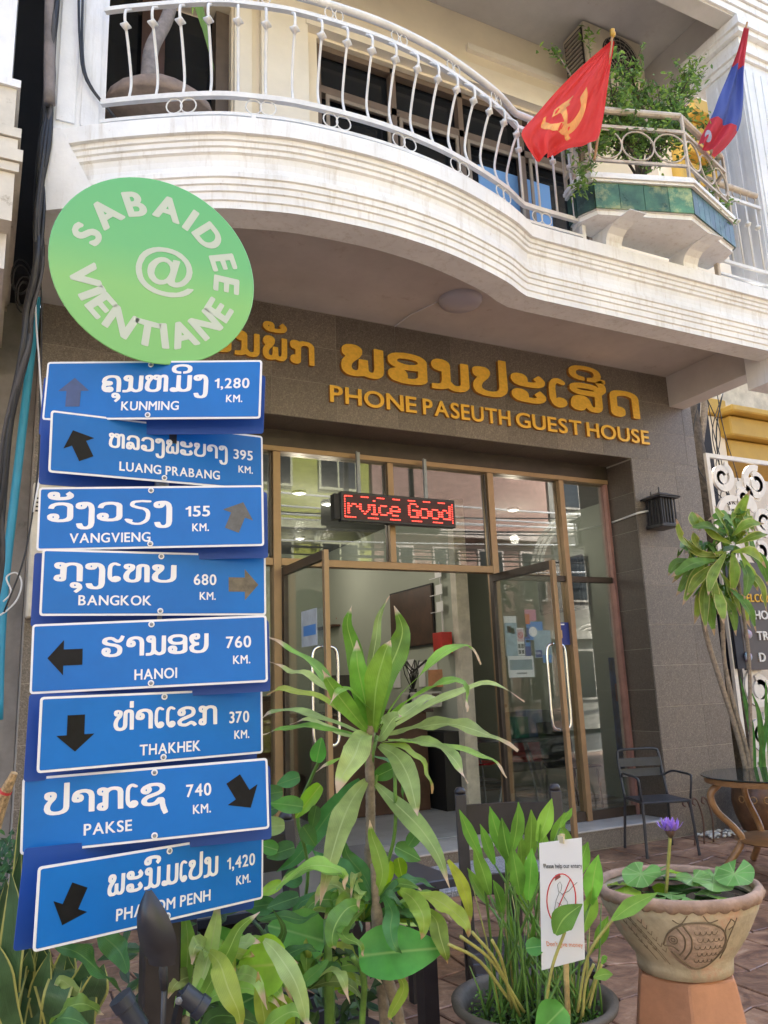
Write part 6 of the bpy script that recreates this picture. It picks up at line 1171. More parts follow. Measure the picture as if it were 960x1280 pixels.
def leaves(spec, parent, t0, mats, seed=0):
    rng = random.Random(seed)
    for i, L in enumerate(spec):
        pts, w_px, mk = L[0], L[1], L[2]; dts = L[3] if len(L) > 3 else None; kw = L[4] if len(L) > 4 else {}
        P3 = [pd(x, y, t0+(dts[j] if dts else 0)) for j, (x, y) in enumerate(pts)]
        o = obj('leaf', blade(P3, w_px*.72/1000*t0, seed=seed*100+i, **({'fold': .3, 'wave': .12, **kw})), M[mk], parent, smooth='all', recalc=False)
TD = 2.45
d1 = thing('dracaena', 'tall green dracaena with long drooping leaves and brown tips on a ringed stem', 'plant', tuple(V((pd(463,1090,TD).x, pd(463,1090,TD).y, 0))))
FR = {'nrm': V((-.45,-.85,.25))}; UPN = {'nrm': V((-.3,-.5,.8))}
leaves([
 ([(460,915),(450,860),(443,815),(434,780),(440,757)], 34, 'drac', (0,.02,.04,.03,.0), FR),
 ([(464,915),(455,870),(447,830),(446,800)], 42, 'drac', (0,-.04,-.06,-.05), FR),
 ([(468,915),(482,850),(498,810),(503,785),(492,757)], 46, 'drac', (0,.02,.04,.05,.04), FR),
 ([(466,915),(470,860),(480,820),(488,800)], 46, 'drac', (0,-.08,-.12,-.12), FR),
 ([(463,900),(462,850),(470,800),(474,770),(487,745)], 20, 'drac2', (0,.05,.08,.09,.08), FR),
 ([(475,910),(500,870),(530,840),(560,812),(585,808),(602,830)], 26, 'drac', (0,-.05,-.1,-.1,-.08,-.06)),
 ([(477,912),(505,880),(540,860),(572,850),(584,870),(583,890)], 30, 'drac', (0,-.1,-.18,-.22,-.22,-.2)),
 ([(480,915),(530,885),(580,862),(620,855),(655,878)], 20, 'drac2', (0,.05,.08,.1,.1)),
 ([(480,920),(520,910),(560,905),(600,915),(648,938)], 38, 'drac2', (0,-.1,-.2,-.28,-.3), UPN),
 ([(478,928),(510,926),(545,932),(570,952),(584,980)], 36, 'drac2', (0,-.12,-.22,-.3,-.33)),
 ([(485,925),(540,930),(585,940),(615,950),(634,972)], 22, 'drac', (0,.05,.1,.12,.1)),
 ([(458,912),(425,870),(395,835),(365,812),(335,797)], 30, 'drac', (0,.03,.05,.06,.05)),
 ([(456,912),(420,870),(385,845),(360,838),(336,826)], 24, 'drac2', (0,-.03,-.05,-.05,-.05)),
 ([(460,915),(435,885),(415,858),(403,838)], 34, 'drac', (0,-.1,-.16,-.2), FR),
 ([(456,915),(420,885),(385,868),(355,862),(333,868)], 26, 'dracy', (0,-.08,-.14,-.18,-.18)),
 ([(455,918),(410,900),(375,890),(345,888),(328,898)], 22, 'drac2', (0,.04,.08,.1,.1)),
 ([(455,922),(415,912),(380,908),(350,912),(328,918)], 18, 'drac', (0,-.02,-.04,-.04,-.04)),
 ([(455,925),(420,915),(390,900),(362,905)], 18, 'drac2', (0,.08,.12,.12)),
 ([(462,918),(452,922),(443,945),(428,970),(421,992)], 46, 'drac2', (0,-.15,-.26,-.3,-.32), FR),
 ([(458,975),(440,1000),(425,1035),(412,1080),(400,1132)], 44, 'drac2', (0,-.1,-.22,-.3,-.32), FR),
 ([(470,980),(495,1005),(525,1035),(548,1070),(562,1110)], 34, 'drac2', (0,-.08,-.18,-.25,-.28), FR),
 ([(474,932),(495,945),(510,970),(518,1000),(522,1020)], 38, 'drac2', (0,-.12,-.22,-.28,-.3), FR),
 ([(478,930),(505,935),(525,950),(535,970),(541,992)], 28, 'dracy', (0,.0,.02,.03,.03)),
 ([(450,975),(425,1000),(395,1040),(368,1075),(345,1090)], 40, 'dracdk', (0,.1,.16,.2,.2), FR),
 ([(560,1075),(575,1100),(585,1130),(588,1160)], 22, 'dracy', (-.28,-.25,-.22,-.2), FR),
 ([(472,925),(480,915),(492,898),(502,895)], 34, 'drac2', (0,-.15,-.25,-.28), FR),
 ([(466,905),(455,880),(430,860),(412,880)], 24, 'drac', (0,-.05,-.15,-.2)),
 ([(470,905),(500,895),(530,875),(555,870)], 28, 'drac2', (0,.05,.1,.12)),
 ([(463,940),(445,948),(420,950),(395,965)], 18, 'drac', (0,.0,.02,.02)),
 ([(466,945),(490,955),(500,975),(505,1000)], 18, 'dracdk', (0,.05,.08,.08)),
], d1, TD, M, 1)
st = MB(); base = pd(463,1092,TD); pts = [pd(463,905,TD), pd(462,950,TD), pd(463,1000,TD), pd(463,1050,TD), base]
g = V((base.x+.03, base.y, 0)); full = spline(pts+[base.lerp(g,.5)+V((.02,0,0)), g], 14)
st.tube(full, [.013+.0008*(i % 3 == 0)+.00005*i for i in range(len(full))], 10); obj('stem', st, M['barkp'], d1, smooth='all')
sh = MB(); rng = random.Random(4)
for k in range(16): 
    y = 900+k*5.5; a = rng.uniform(0, 6.28); c0 = pd(463, y+10, TD); sh.tube([c0, c0+V((.012*math.cos(a), .012*math.sin(a), .03)), c0+V((.024*math.cos(a), .024*math.sin(a), .055))], [.012,.009,.004], 6)
obj('leaf_bases', sh, M['stem'], d1, smooth='all')

TE = 2.3
d2 = thing('young_dracaena', 'young dracaena with short broad twisted leaves below the tall one', 'plant', tuple(V((pd(470,1110,TE).x, pd(470,1110,TE).y, 0))))
leaves([
 ([(468,1125),(478,1095),(473,1068),(465,1045),(462,1025)], 30, 'drac', (0,0,.02,.04,.05), FR),
 ([(462,1125),(440,1100),(425,1085),(405,1075),(390,1062)], 40, 'dracdk', (0,.04,.08,.1,.12), FR),
 ([(468,1125),(455,1095),(435,1070),(430,1050)], 34, 'dracdk', (0,.06,.1,.1), FR),
 ([(455,1128),(430,1100),(400,1085),(372,1090),(345,1112)], 34, 'drac', (0,-.1,-.2,-.25,-.25)),
 ([(345,1112),(380,1085),(410,1083),(428,1092),(432,1112)], 30, 'drac', (-.3,-.32,-.32,-.3,-.3)),
 ([(455,1130),(435,1135),(420,1155),(415,1175),(419,1188)], 38, 'drac', (0,-.12,-.2,-.24,-.24), FR),
 ([(455,1135),(430,1160),(432,1172),(448,1180),(455,1195)], 26, 'drac', (0,-.15,-.25,-.28,-.28)),
 ([(500,1112),(515,1122),(527,1140),(530,1158),(526,1175)], 34, 'dracy', (0,-.1,-.18,-.2,-.2), FR),
 ([(515,1118),(540,1122),(565,1138),(582,1155),(586,1172)], 34, 'dracy', (0,-.05,-.1,-.15,-.15), UPN),
 ([(530,1135),(545,1150),(550,1170),(556,1190),(560,1205)], 32, 'dracy', (0,-.1,-.15,-.18,-.18), FR),
 ([(480,1120),(490,1140),(488,1160),(492,1180),(502,1192)], 30, 'dracdk', (0,-.1,-.16,-.2,-.2), FR),
 ([(500,1128),(525,1118),(545,1125),(565,1150)], 22, 'drac', (0,.05,.06,.06)),
 ([(470,1130),(500,1105),(520,1100),(545,1110)], 26, 'dracdk', (0,.06,.1,.1)),
 ([(468,1130),(485,1120),(500,1130),(515,1165)], 24, 'dracdk', (0,.0,.02,.02)),
 ([(462,1130),(440,1125),(425,1110),(400,1118)], 26, 'dracdk', (0,.08,.1,.12)),
 ([(495,1215),(505,1235),(490,1265),(486,1275)], 20, 'dracy', (-.1,-.1,-.1,-.1), FR),
], d2, TE, M, 2)
g = V((pd(470,1110,TE).x+.05, pd(470,1110,TE).y, 0)); obj('stem', MB().tube(spline([pd(468,1080,TE+.02), pd(470,1130,TE), pd(478,1200,TE), pd(500,1280,TE), pd(505,1380,TE), V((pd(505,1380,TE).x, pd(505,1380,TE).y, 0))], 6), [.012]*7+[.017]*24, 10), M['barkp'], d2, smooth='all')

ea = thing('elephant_ear', 'big glossy heart-shaped green leaf on a stalk beside the dark chair', 'plant', (1.2, 1.8, 0))
TH = 2.15
def hleaf(px_, L, W, ang, mk, t, parent, tilt=.35, cup=.15, seed=0, lean=0):
    c = pd(*px_, t); a = R(ang); ax = RIGHT*math.cos(a)+UPV*math.sin(a)*(.85)-FWD*lean; nr = (-FWD+V((0,0,1))*tilt); nr = (nr-ax.normalized()*nr.dot(ax.normalized())).normalized(); ay = nr.cross(ax)
    return obj('leaf', heart(c, ax, ay, nr, L/1000*t, W/1000*t, cup, seed), M[mk], parent, smooth='all', recalc=False)
hleaf((458,1194), 100, 66, 8, 'heart', TH, ea, .8, seed=1)
hleaf((400,1175), 70, 60, 160, 'heart', TH+.1, ea, .8, seed=2)
obj('stalk', MB().tube(spline([pd(440,1195,TH+.005), pd(455,1225,TH+.02), pd(452,1320,TH+.03), V((pd(452,1320,TH+.03).x, pd(452,1320,TH+.03).y, 0))], 6), .009, 8), M['stem'], ea, smooth='all')
ey = thing('golden_taro', 'round yellow green heart-shaped leaf at the lower left of the plants', 'plant', (.8, 1.8, 0))
TY = 2.0
hleaf((352,1205), 58, 70, 185, 'hearty', TY, ey, .6, seed=3); hleaf((355,1250), 60, 60, 250, 'hearty', TY+.1, ey, .6, seed=4); hleaf((330,1240), 60, 50, 210, 'heart', TY+.12, ey, .8, seed=5)
hleaf((300,1215), 70, 60, 120, 'heart', TY+.2, ey, .8, seed=6)
obj('stalk', MB().tube([pd(352,1205,TY+.005), pd(372,1250,TY+.05), pd(372,1400,TY+.1)], .007, 8), M['stem'], ey, smooth='all')
obj('stalk', MB().tube([pd(408,1150,TH+.1), pd(411,1215,TH+.1), pd(415,1400,TH+.1)], [.009,.014,.02], 8), M['stem'], ey, smooth='all')

# broad-leaved bunch at the foot of the signpost
bb = thing('dracaena_bunch', 'bunch of broad strap leaves round the foot of the black signpost', 'plant', (.6, 1.75, 0))
TB = 1.95
leaves([
 ([(150,1240),(125,1215),(95,1190),(62,1182)], 44, 'dracdk', (0,-.1,-.15,-.15), {'nrm': V((-.2,-.6,.75))}),
 ([(160,1215),(150,1190),(130,1170),(125,1160)], 46, 'dracdk', (0,.08,.1,.1), FR),
 ([(220,1260),(232,1220),(235,1180),(232,1150),(228,1130)], 34, 'drac', (0,.08,.12,.15,.16), FR),
 ([(235,1270),(250,1230),(262,1190),(270,1150),(275,1120)], 40, 'drac2', (0,.04,.08,.1,.12), FR),
 ([(240,1270),(265,1225),(285,1190),(300,1160),(325,1140)], 34, 'drac', (0,-.05,-.1,-.1,-.1), FR),
 ([(262,1190),(275,1205),(285,1235),(298,1265),(301,1290)], 42, 'dracy', (-.05,-.15,-.2,-.22,-.22), FR),
 ([(245,1280),(260,1250),(300,1235),(335,1245),(350,1262)], 32, 'drac', (0,.0,.02,.02,.02), UPN),
 ([(240,1250),(275,1195),(310,1178),(345,1185),(372,1205)], 30, 'drac', (0,.1,.15,.15,.15), UPN),
 ([(60,1285),(80,1262),(105,1255),(130,1268)], 38, 'drac', (0,-.1,-.12,-.1), UPN),
 ([(55,1300),(70,1275),(95,1275),(118,1290)], 34, 'dracdk', (0,-.15,-.18,-.18), UPN),
 ([(340,1290),(330,1240),(335,1200),(355,1165),(340,1135)], 24, 'dracdk', (.1,.12,.15,.15,.15), FR),
 ([(250,1290),(270,1270),(310,1275),(340,1290)], 40, 'dracdk', (.05,.05,.05,.05), UPN),
 ([(330,1175),(345,1190),(368,1225),(380,1262),(384,1290)], 34, 'drac2', (-.1,-.15,-.2,-.22,-.22), FR),
 ([(322,1185),(350,1195),(380,1185),(400,1190)], 26, 'dracdk', (.15,.15,.15,.15), UPN),
 ([(325,1150),(350,1145),(380,1150),(398,1140)], 24, 'dracdk', (.2,.2,.2,.2), UPN),
 ([(110,1250),(90,1235),(75,1225),(66,1240)], 24, 'drac2', (.05,.05,.05,.05), FR),
 ([(240,1300),(225,1280),(230,1240),(245,1215)], 30, 'dracdk', (.2,.2,.2,.2), FR),
 ([(300,1300),(290,1270),(280,1230),(300,1200)], 36, 'dracdk', (.25,.25,.25,.25), FR),
 ([(320,1300),(345,1275),(370,1265),(395,1285)], 36, 'drac', (-.1,-.12,-.12,-.1), UPN),
 ([(335,1300),(330,1270),(325,1240),(322,1215)], 30, 'dracy', (-.05,-.05,-.05,-.05), FR),
 ([(410,1200),(395,1215),(380,1230),(375,1250)], 26, 'dracdk', (.1,.1,.1,.1), FR),
], bb, TB, M, 3)
for k, (x, y) in enumerate(((232,1270),(242,1290),(300,1290),(345,1300),(100,1290))):
    obj('stem', MB().tube([pd(x,y,TB+.05), V((pd(x,y,TB+.05).x+.02, pd(x,y,TB+.05).y, 0))], .012, 6), M['barkp'], bb, smooth='all')

# climbing pothos left of the tall dracaena, and the vine on its stem
po = thing('pothos', 'pothos vine with small pointed leaves between the blue plates and the dracaena', 'plant', (1.1, 2.5, 0))
rng = random.Random(12)
obj('vine', MB().tube(spline([pd(370,1190,2.6), pd(385,1090,2.6), pd(372,1020,2.6), pd(388,975,2.6), pd(402,945,2.55)], 6), .006, 6), M['stem'], po, smooth='all')
obj('vine', MB().tube(spline([pd(470,1120,2.4), pd(492,1050,2.38), pd(494,990,2.38), pd(492,940,2.4)], 6), .006, 6), M['stem'], po, smooth='all')
for (x, y, L, W, an, mk) in ((372,972,34,26,200,'dracdk'),(396,950,34,26,80,'heart'),(350,990,44,26,190,'dracdk'),(375,1008,46,30,170,'heart'),(345,1010,36,22,200,'dracdk'),(398,985,60,28,235,'hearty'),(352,1032,48,30,185,'drac2'),(380,1035,34,26,300,'dracdk'),(365,1060,42,30,200,'dracdk'),(345,1062,30,24,160,'heart'),(395,1010,36,20,260,'dracdk'),(340,1130,46,30,190,'dracdk'),(370,1122,48,28,200,'dracdk'),
    (492,960,40,26,210,'heart'),(497,1060,40,30,330,'heart'),(485,1078,44,26,260,'hearty'),(498,1075,34,24,280,'hearty'),(430,1215,36,26,240,'hearty'),(500,1105,30,22,300,'hearty'),(455,1185,34,22,210,'hearty'),(445,1232,30,22,200,'hearty'),(461,1140,30,24,150,'hearty'),(512,1055,34,22,60,'dracdk'),(478,1165,30,20,200,'hearty'),(350,1105,40,20,210,'hearty'),(375,1095,30,30,200,'dracdk')):
    hleaf((x, y), L*.85, W*.8, an, mk, 2.5+rng.uniform(-.12,.05), po, rng.uniform(.2,.9), seed=int(x*y) % 97)
# dark low foliage filling behind
fb = MB(); rng = random.Random(21)
for k in range(420):
    x, y = rng.gauss(330,110), rng.gauss(1240,45)
    if x < 0 or x > 500 or y < 1130: continue
    c0 = pd(x, y, rng.uniform(2.25,2.9)); fb.add(leafdisc(rng, c0, .035, V((rng.gauss(0,.6), -.5, .8))), [(0,1,2,3),(0,3,4,5)])
gc = obj('ground_cover', fb, smallleaf('ground_cover_leaf', (.035,.085,.02), .15), None, recalc=False); gc['kind'] = 'stuff'; tag(gc, 'low dark green foliage filling the bed below the plants', 'ground cover')  # leaves in a plain dark green, varied at random

# snake plants, lower left
sn = thing('snake_plant', 'clump of upright snake plant blades with yellow edges at the lower left', 'plant', (-.1, 1.9, 0))
rng = random.Random(31); k = 0
spec = [((12,1290),(6,1200),(20,1130),(38,1070),(52,1010)), ((30,1290),(28,1210),(38,1120),(30,1060),(27,1000)), ((8,1290),(20,1230),(30,1180),(32,1150)), ((0,1280),(-6,1200),(6,1140),(8,1100)), ((45,1295),(40,1240),(50,1190),(53,1160)), ((20,1290),(14,1250),(24,1215),(38,1185)), ((60,1290),(58,1240),(72,1195),(88,1170)), ((70,1295),(76,1240),(60,1200),(50,1180)),
 ((80,1290),(88,1240),(98,1210),(115,1185)), ((35,1300),(48,1260),(60,1215),(62,1190)), ((92,1290),(90,1250),(80,1215),(84,1195)), ((100,1290),(104,1250),(118,1225),(130,1205)), ((5,1290),(2,1240),(12,1190),(5,1160)), ((52,1290),(55,1255),(45,1210),(30,1170)), ((14,1290),(24,1210),(22,1150),(14,1090)), ((-6,1290),(-2,1190),(14,1120),(26,1060)), ((75,1300),(84,1270),(74,1235),(70,1215)),
 ((22,1300),(10,1240),(0,1200),(-10,1170)), ((110,1300),(118,1270),(112,1235),(104,1215)), ((40,1300),(30,1265),(25,1240),(12,1225))]
for pts in spec:
    k += 1; w_ = rng.uniform(24, 36); pts = [pts[0], ((pts[0][0]*2+pts[-1][0])/3+(k%3-1)*3, (pts[0][1]*2+pts[-1][1])/3), ((pts[0][0]+pts[-1][0]*2)/3+(k%2)*3, (pts[0][1]+pts[-1][1]*2)/3), pts[-1]]
    obj('leaf', blade([pd(x*1.0, y, 1.95+rng.uniform(-.12,.25)*.3+.04*(k % 3)) for x, y in pts], w_/1000*2.0, nrm=V((rng.uniform(-.45,.05),-1,.1)), fold=.2, wave=.02, seed=k, tipf=.6, basef=1.4), M['snake'], sn, smooth='all', recalc=False)
gv = MB()
for k in range(500):
    x, y = rng.uniform(-10, 40), rng.uniform(1040, 1230); c0 = pd(x, y, 2.7+rng.uniform(-.1,.2)); gv.add(leafdisc(rng, c0, .016, V((rng.gauss(0,.8), -.8, .6))), [(0,1,2,3),(0,3,4,5)])
g_ = obj('fern_foliage', gv, smallleaf('fern_leaf', (.03,.10,.03), .2), None, recalc=False); g_['kind'] = 'stuff'; tag(g_, 'dark fine-leaved shrub behind the snake plant at the left edge', 'foliage')
bm_ = thing('broom', 'upturned bamboo broom with a red band leaning on the grey wall', 'broom', tuple(pd(-15,1060,3.2)))
obj('straw', MB().tube([pd(-14,1060,3.2), pd(2,1005,3.2), pd(9,985,3.2), pd(18,966,3.2)], [.026,.024,.022,.014], 8), mat('straw', (.55,.36,.17), .8, var=.3, scale=60), bm_, smooth=True)
obj('red_band', MB().tube([pd(6.5,991,3.2), pd(7.8,988,3.2)], .0245, 10), M['textred'], bm_)

# arrowhead water plant in a dark pot, right of centre
wp_ = thing('water_plant', 'tall bright green lance-leaved water plant growing from a dark clay pot', 'plant', tuple(V((pd(668,1280,2.2).x, pd(668,1280,2.2).y, .35))))
PC = pd(668, 1262, 2.30); PZ0 = PC.z
rng = random.Random(77)
lv = [((574,1012),(602,1072),20,0),((592,1058),(612,1118),24,0),((612,1008),(632,1072),24,1),((627,1022),(640,1085),24,0),((648,1002),(640,1065),26,0),((664,1012),(662,1075),26,1),((690,998),(672,1052),24,0),((706,1015),(690,1060),20,1),((640,1058),(650,1118),28,0),((665,1060),(660,1125),26,0),((690,1050),(684,1100),24,1),((616,1100),(628,1140),22,0),((600,1030),(618,1080),18,1),((655,1090),(662,1140),24,1),((632,1045),(640,1100),20,1),((735,1052),(722,1095),24,1),((748,1068),(738,1130),30,0),((742,1108),(728,1165),26,0),((712,1075),(700,1120),22,1),((700,1030),(716,1070),18,1),((675,1030),(680,1085),20,0),((650,1040),(652,1090),18,1),((760,1145),(744,1185),20,1),((584,1085),(610,1130),20,1),((685,1115),(680,1160),18,1),((635,1140),(645,1180),16,1),((668,1145),(660,1190),16,0),((715,1010),(700,1035),18,0)]
for i, (a, b_, w_, back) in enumerate(lv):
    t = 2.3+(.12 if back else -.06)+rng.uniform(-.05,.05); A, B = pd(*a, t-.05), pd(*b_, t); bx = 668+rng.uniform(-55,50); S = V((PC.x, PC.y, PZ0))+V((rng.uniform(-.13,.13), rng.uniform(-.13,.13), -.02))
    mid = B+(B-A)*.0
    o = obj('leaf', blade([B, B.lerp(A,.5)+RIGHT*rng.uniform(-.004,.004), A], w_*.82/1000*t, nrm=V((rng.uniform(-.7,.1),-.8,.3)), fold=.35, wave=.03, seed=i, tipf=.55, basef=.6, ny=12), M['aqua'], wp_, smooth='all', recalc=False)
    obj('leaf_stalk', MB().tube(spline([S, S.lerp(B,.5)+V((rng.uniform(-.01,.01),0,0)), B], 4), [.004]*8+[.0025], 5), M['stem'], wp_, smooth='all')
for k in range(46):
    S = V((PC.x, PC.y, PZ0))+V((rng.uniform(-.15,.15), rng.uniform(-.15,.15), -.03)); E = S+V((rng.gauss(0,.05), rng.gauss(0,.05), rng.uniform(.12,.38)))
    obj('leaf_stalk', MB().tube([S, S.lerp(E,.6)+V((.008,0,0)), E], [.0035,.003,.0012], 5), M['stem'] if k % 4 else M['stemy'], wp_, smooth='all')
for (a, b_, w_) in (((700,1145),(658,1108),34),):
    pass
def sprig(pts, t, leafpts, w_, mk='aqua', sm='stemy'):
    P3 = spline([pd(x, y, t) for x, y in pts], 6); obj('leaf_stalk', MB().tube(P3, .0042, 6), M[sm], wp_, smooth='all')
    obj('leaf', blade([pd(x, y, t-.01) for x, y in leafpts], w_/1000*t, nrm=V((-.5,-.8,.3)), fold=.3, wave=.03, seed=int(pts[0][0]), tipf=.5, basef=.4, ny=12), M[mk], wp_, smooth='all', recalc=False)
sprig([(722,1265),(735,1195),(765,1150)], 2.1, [(765,1150),(790,1132),(822,1116)], 20)
sprig([(680,1270),(690,1210),(706,1165)], 2.05, [(694,1168),(705,1148),(728,1130)], 30)
sprig([(728,1270),(732,1230),(742,1205)], 2.1, [(742,1222),(755,1218),(766,1218)], 14)
sprig([(736,1260),(745,1225),(752,1205)], 2.15, [(752,1205),(756,1198),(758,1200)], 8)
for (x0, y0, x1, y1) in ((640,1240,560,1180),(655,1250,575,1170),(650,1255,590,1165),(640,1245,615,1175)): 
    obj('leaf_stalk', MB().tube(spline([pd(x0,y0+15,2.2), pd((x0+x1)/2,(y0+y1)/2-8,2.15), pd(x1,y1,2.12)], 5), .0045, 6), M['stemy'], wp_, smooth='all')
hleaf((702,1262), 46, 44, 230, 'heart', 1.98, wp_, .7, seed=9); hleaf((660,1185), 26, 22, 10, 'heart', 2.15, wp_, .9, seed=10)
ms = MB()
for k in range(600):
    a, r_ = rng.uniform(0,6.28), .19*math.sqrt(rng.random()); c0 = V((PC.x+r_*math.cos(a), PC.y+r_*math.sin(a), PZ0-.02+rng.uniform(0,.04))); ms.add(leafdisc(rng, c0, .009, V((rng.gauss(0,.6), rng.gauss(0,.6), 1))), [(0,1,2,3),(0,3,4,5)])
o = obj('water_weed', ms, smallleaf('weed_leaf', (.06,.16,.02), .2), wp_, recalc=False)
cp = thing('clay_pot', 'dark round clay pot holding the lance-leaved water plant', 'pot', (PC.x, PC.y, 0))
pz = PZ0
obj('body', MB().lathe((PC.x, PC.y, 0), [(.13,0),(.16,.05),(.21,pz*.45),(.222,pz*.72),(.205,pz*.9),(.195,pz-.02),(.21,pz),(.235,pz+.015),(.238,pz+.03),(.222,pz+.036),(.205,pz+.02),(.19,pz-.03),(.17,pz-.1)], 40), mat('dark_grey_clay', (.10,.085,.07), .65, var=.2, bump=.2, dirt=((.16,.17,.09), 6, .6)), cp, smooth='all')
obj('water', MB().lathe((PC.x, PC.y, pz-.028), [(.19,0),(.001,.001)], 30), flat('dark_pot_water', (.02,.025,.012), .08), cp)

# more narrow arching leaves low down, thrown out from two hidden crowns
rng = random.Random(303)
for (cx, cy, t0, n__, par) in ((455,1150,2.42,26,d2), (385,1235,2.25,20,bb), (265,1230,2.1,18,bb)):
    for k in range(n__):
        a = rng.uniform(-.2, 3.34); L_ = rng.uniform(55, 105); ex, ey = math.cos(a)*L_, -math.sin(a)*L_*.75; dr_ = rng.uniform(10, 45); tz = rng.uniform(-.22,.18)
        P3 = [pd(cx, cy, t0), pd(cx+ex*.45, cy+ey*.6-8, t0+tz*.5), pd(cx+ex*.8, cy+ey*.8, t0+tz), pd(cx+ex, cy+ey+dr_, t0+tz*1.1)]
        obj('leaf', blade(P3, rng.uniform(.030,.058), nrm=V((rng.uniform(-.6,.2),-.75,.55)), fold=.35, wave=.13, seed=900+k+cx, ny=12), M[rng.choice(['drac','drac','drac2','dracdk','dracy'])], par, smooth='all', recalc=False)

# ================================================================== LOTUS BOWL ON ITS PEDESTAL
BC = pd(845, 1104, 2.62); bz = BC.z; bx, by = BC.x, BC.y      # centre of the rim
RB = .262; BH = .252
lb_ = thing('lotus_bowl', 'wide sandy clay bowl with a fish relief and wavy rim, full of water', 'bowl', (bx, by, bz-BH))
prof = [(.120,-BH),(.146,-BH+.004),(.148,-BH+.030),(.150,-BH+.045),(.172,-BH+.075),(.200,-BH+.115),(.226,-BH+.165),(.242,-.055),(.250,-.022)]
m_clay = mat('sandy_clay', (.50,.42,.29), .85, var=.16, scale=9, bump=.35, bscale=45, col2=(.34,.28,.19), dirt=((.52,.30,.20), 5, .52))
m = MB().lathe((bx,by,bz), prof+[(.235,-.015),(.215,-.06),(.15,-.16),(.001,-.17)], 64); obj('body', m, m_clay, lb_, smooth='all')
# wavy rim
m = MB(); n_ = 120; rp_ = [(.248,-.026),(.259,-.020),(.264,-.008),(.259,.004),(.246,.008),(.234,.002),(.231,-.012)]
for j, (r_, z_) in enumerate(rp_):
    for i in range(n_):
        a = 2*math.pi*i/n_; wv_ = math.sin(a*20)*(.005 if j in (0,1,2) else .0018); m.v.append((bx+(r_+wv_*.5)*math.cos(a), by+(r_+wv_*.5)*math.sin(a), bz+z_-abs(wv_)*(1.6 if j < 2 else .3)))
m.f = [(j*n_+i, j*n_+(i+1) % n_, (j+1)*n_+(i+1) % n_, (j+1)*n_+i) for j in range(len(rp_)-1) for i in range(n_)]
obj('rim', m, mat('pinkish_clay_rim', (.38,.25,.18), .85, var=.18, scale=12, bump=.4, dirt=((.20,.18,.11), 9, .6)), lb_, smooth='all', recalc=False)
def bowl_r(z):   # radius of the body at height z below the rim
    zs = [q[1] for q in prof]; rs_ = [q[0] for q in prof]; return float(np.interp(z, zs, rs_))
fx, fz = .045, -.125
A0 = math.atan2(-by, -bx)   # towards the camera
def onbowl(s_, z_, lift=.001): a = A0+s_/.22; r_ = bowl_r(z_)+lift+relief_h(s_, z_); return V((bx+r_*math.cos(a), by+r_*math.sin(a), bz+z_))
def relief_h(s_, z_):
    d = ((s_-fx)/.098)**2+((z_-fz+.006)/.082)**2; return .009*(1-d)**.6 if d < 1 else 0
groove = mat('dark_incised_line', (.20,.15,.095), .95); relief = m_clay
def incise(path, w_=.0028, nm='incised_line', mt=None, lift=.0002):
    w_ *= .85; path = [(fx+(x-fx)*1.18-.005, fz+(z-fz)*1.15) for x, z in path] if abs(path[0][0]-fx) < .1 and path[0][1] < -.04 else path
    P = spline([V((x, z, 0)) for x, z in path], 5); obj(nm, MB().tube([onbowl(p.x, p.y, lift) for p in P], w_, 6), mt or groove, lb_, smooth='all')
m = MB(); NR, NA = 9, 36; m.v.append(tuple(onbowl(fx, fz-.006, 0)))
for k in range(1, NR+1):
    for i in range(NA):
        a = 2*math.pi*i/NA; m.v.append(tuple(onbowl(fx+.099*k/NR*math.cos(a), fz-.006+.083*k/NR*math.sin(a), -.0004 if k < NR else -.002)))
m.f = [(0, 1+i, 1+(i+1) % NA) for i in range(NA)]+[(1+k*NA+i, 1+(k+1)*NA+i, 1+(k+1)*NA+(i+1) % NA, 1+k*NA+(i+1) % NA) for k in range(NR-1) for i in range(NA)]
obj('fish_relief', m, mat('worn_pink_clay', (.46,.33,.25), .85, var=.2, scale=25, bump=.5, bscale=90, col2=(.30,.23,.17)), lb_, smooth='all')
incise([(fx-.085,fz-.005),(fx-.06,fz+.035),(fx-.02,fz+.058),(fx+.03,fz+.058),(fx+.07,fz+.035),(fx+.082,fz-.005),(fx+.066,fz-.040),(fx+.034,fz-.066),(fx-.002,fz-.070),(fx-.036,fz-.052),(fx-.066,fz-.022)], .0032)
incise([(fx-.083,fz-.008),(fx-.06,fz-.006),(fx-.045,fz-.018)], .0025); incise([(fx-.045,fz+.048),(fx-.028,fz+.02),(fx-.03,fz-.01),(fx-.045,fz-.03)], .003); incise([(fx-.03,fz+.054),(fx-.012,fz+.02),(fx-.014,fz-.015),(fx-.032,fz-.042)], .003)
incise([(fx-.056+.011*math.cos(a), fz+.012+.011*math.sin(a)) for a in [2*math.pi*i/9 for i in range(10)]], .002)
incise([(fx-.056+.005*math.cos(a), fz+.012+.005*math.sin(a)) for a in [2*math.pi*i/6 for i in range(7)]], .0018)
for r_ in range(5):
    for c_ in range(6):
        sx, sz = fx+.002+.014*c_+(.007 if r_ % 2 else 0), fz+.038-.02*r_
        if (sx-fx)**2/.075**2+(sz-fz+.008)**2/.062**2 < 1: incise([(sx-.007,sz),(sx-.004,sz-.008),(sx+.004,sz-.008),(sx+.007,sz)], .0011)
rng = random.Random(6)
for s0 in (-.17,-.135,-.10):
    base_ = (s0+.06, -.19); tip_ = (s0-.02, -.06); incise([base_, ((base_[0]+tip_[0])/2+.004, (base_[1]+tip_[1])/2), tip_], .0013)
    for k in range(6):
        t = .25+.13*k; px_, pz_ = base_[0]+(tip_[0]-base_[0])*t, base_[1]+(tip_[1]-base_[1])*t
        incise([(px_,pz_),(px_-.010,pz_+.010)], .0012); incise([(px_,pz_),(px_+.006,pz_+.014)], .0012)
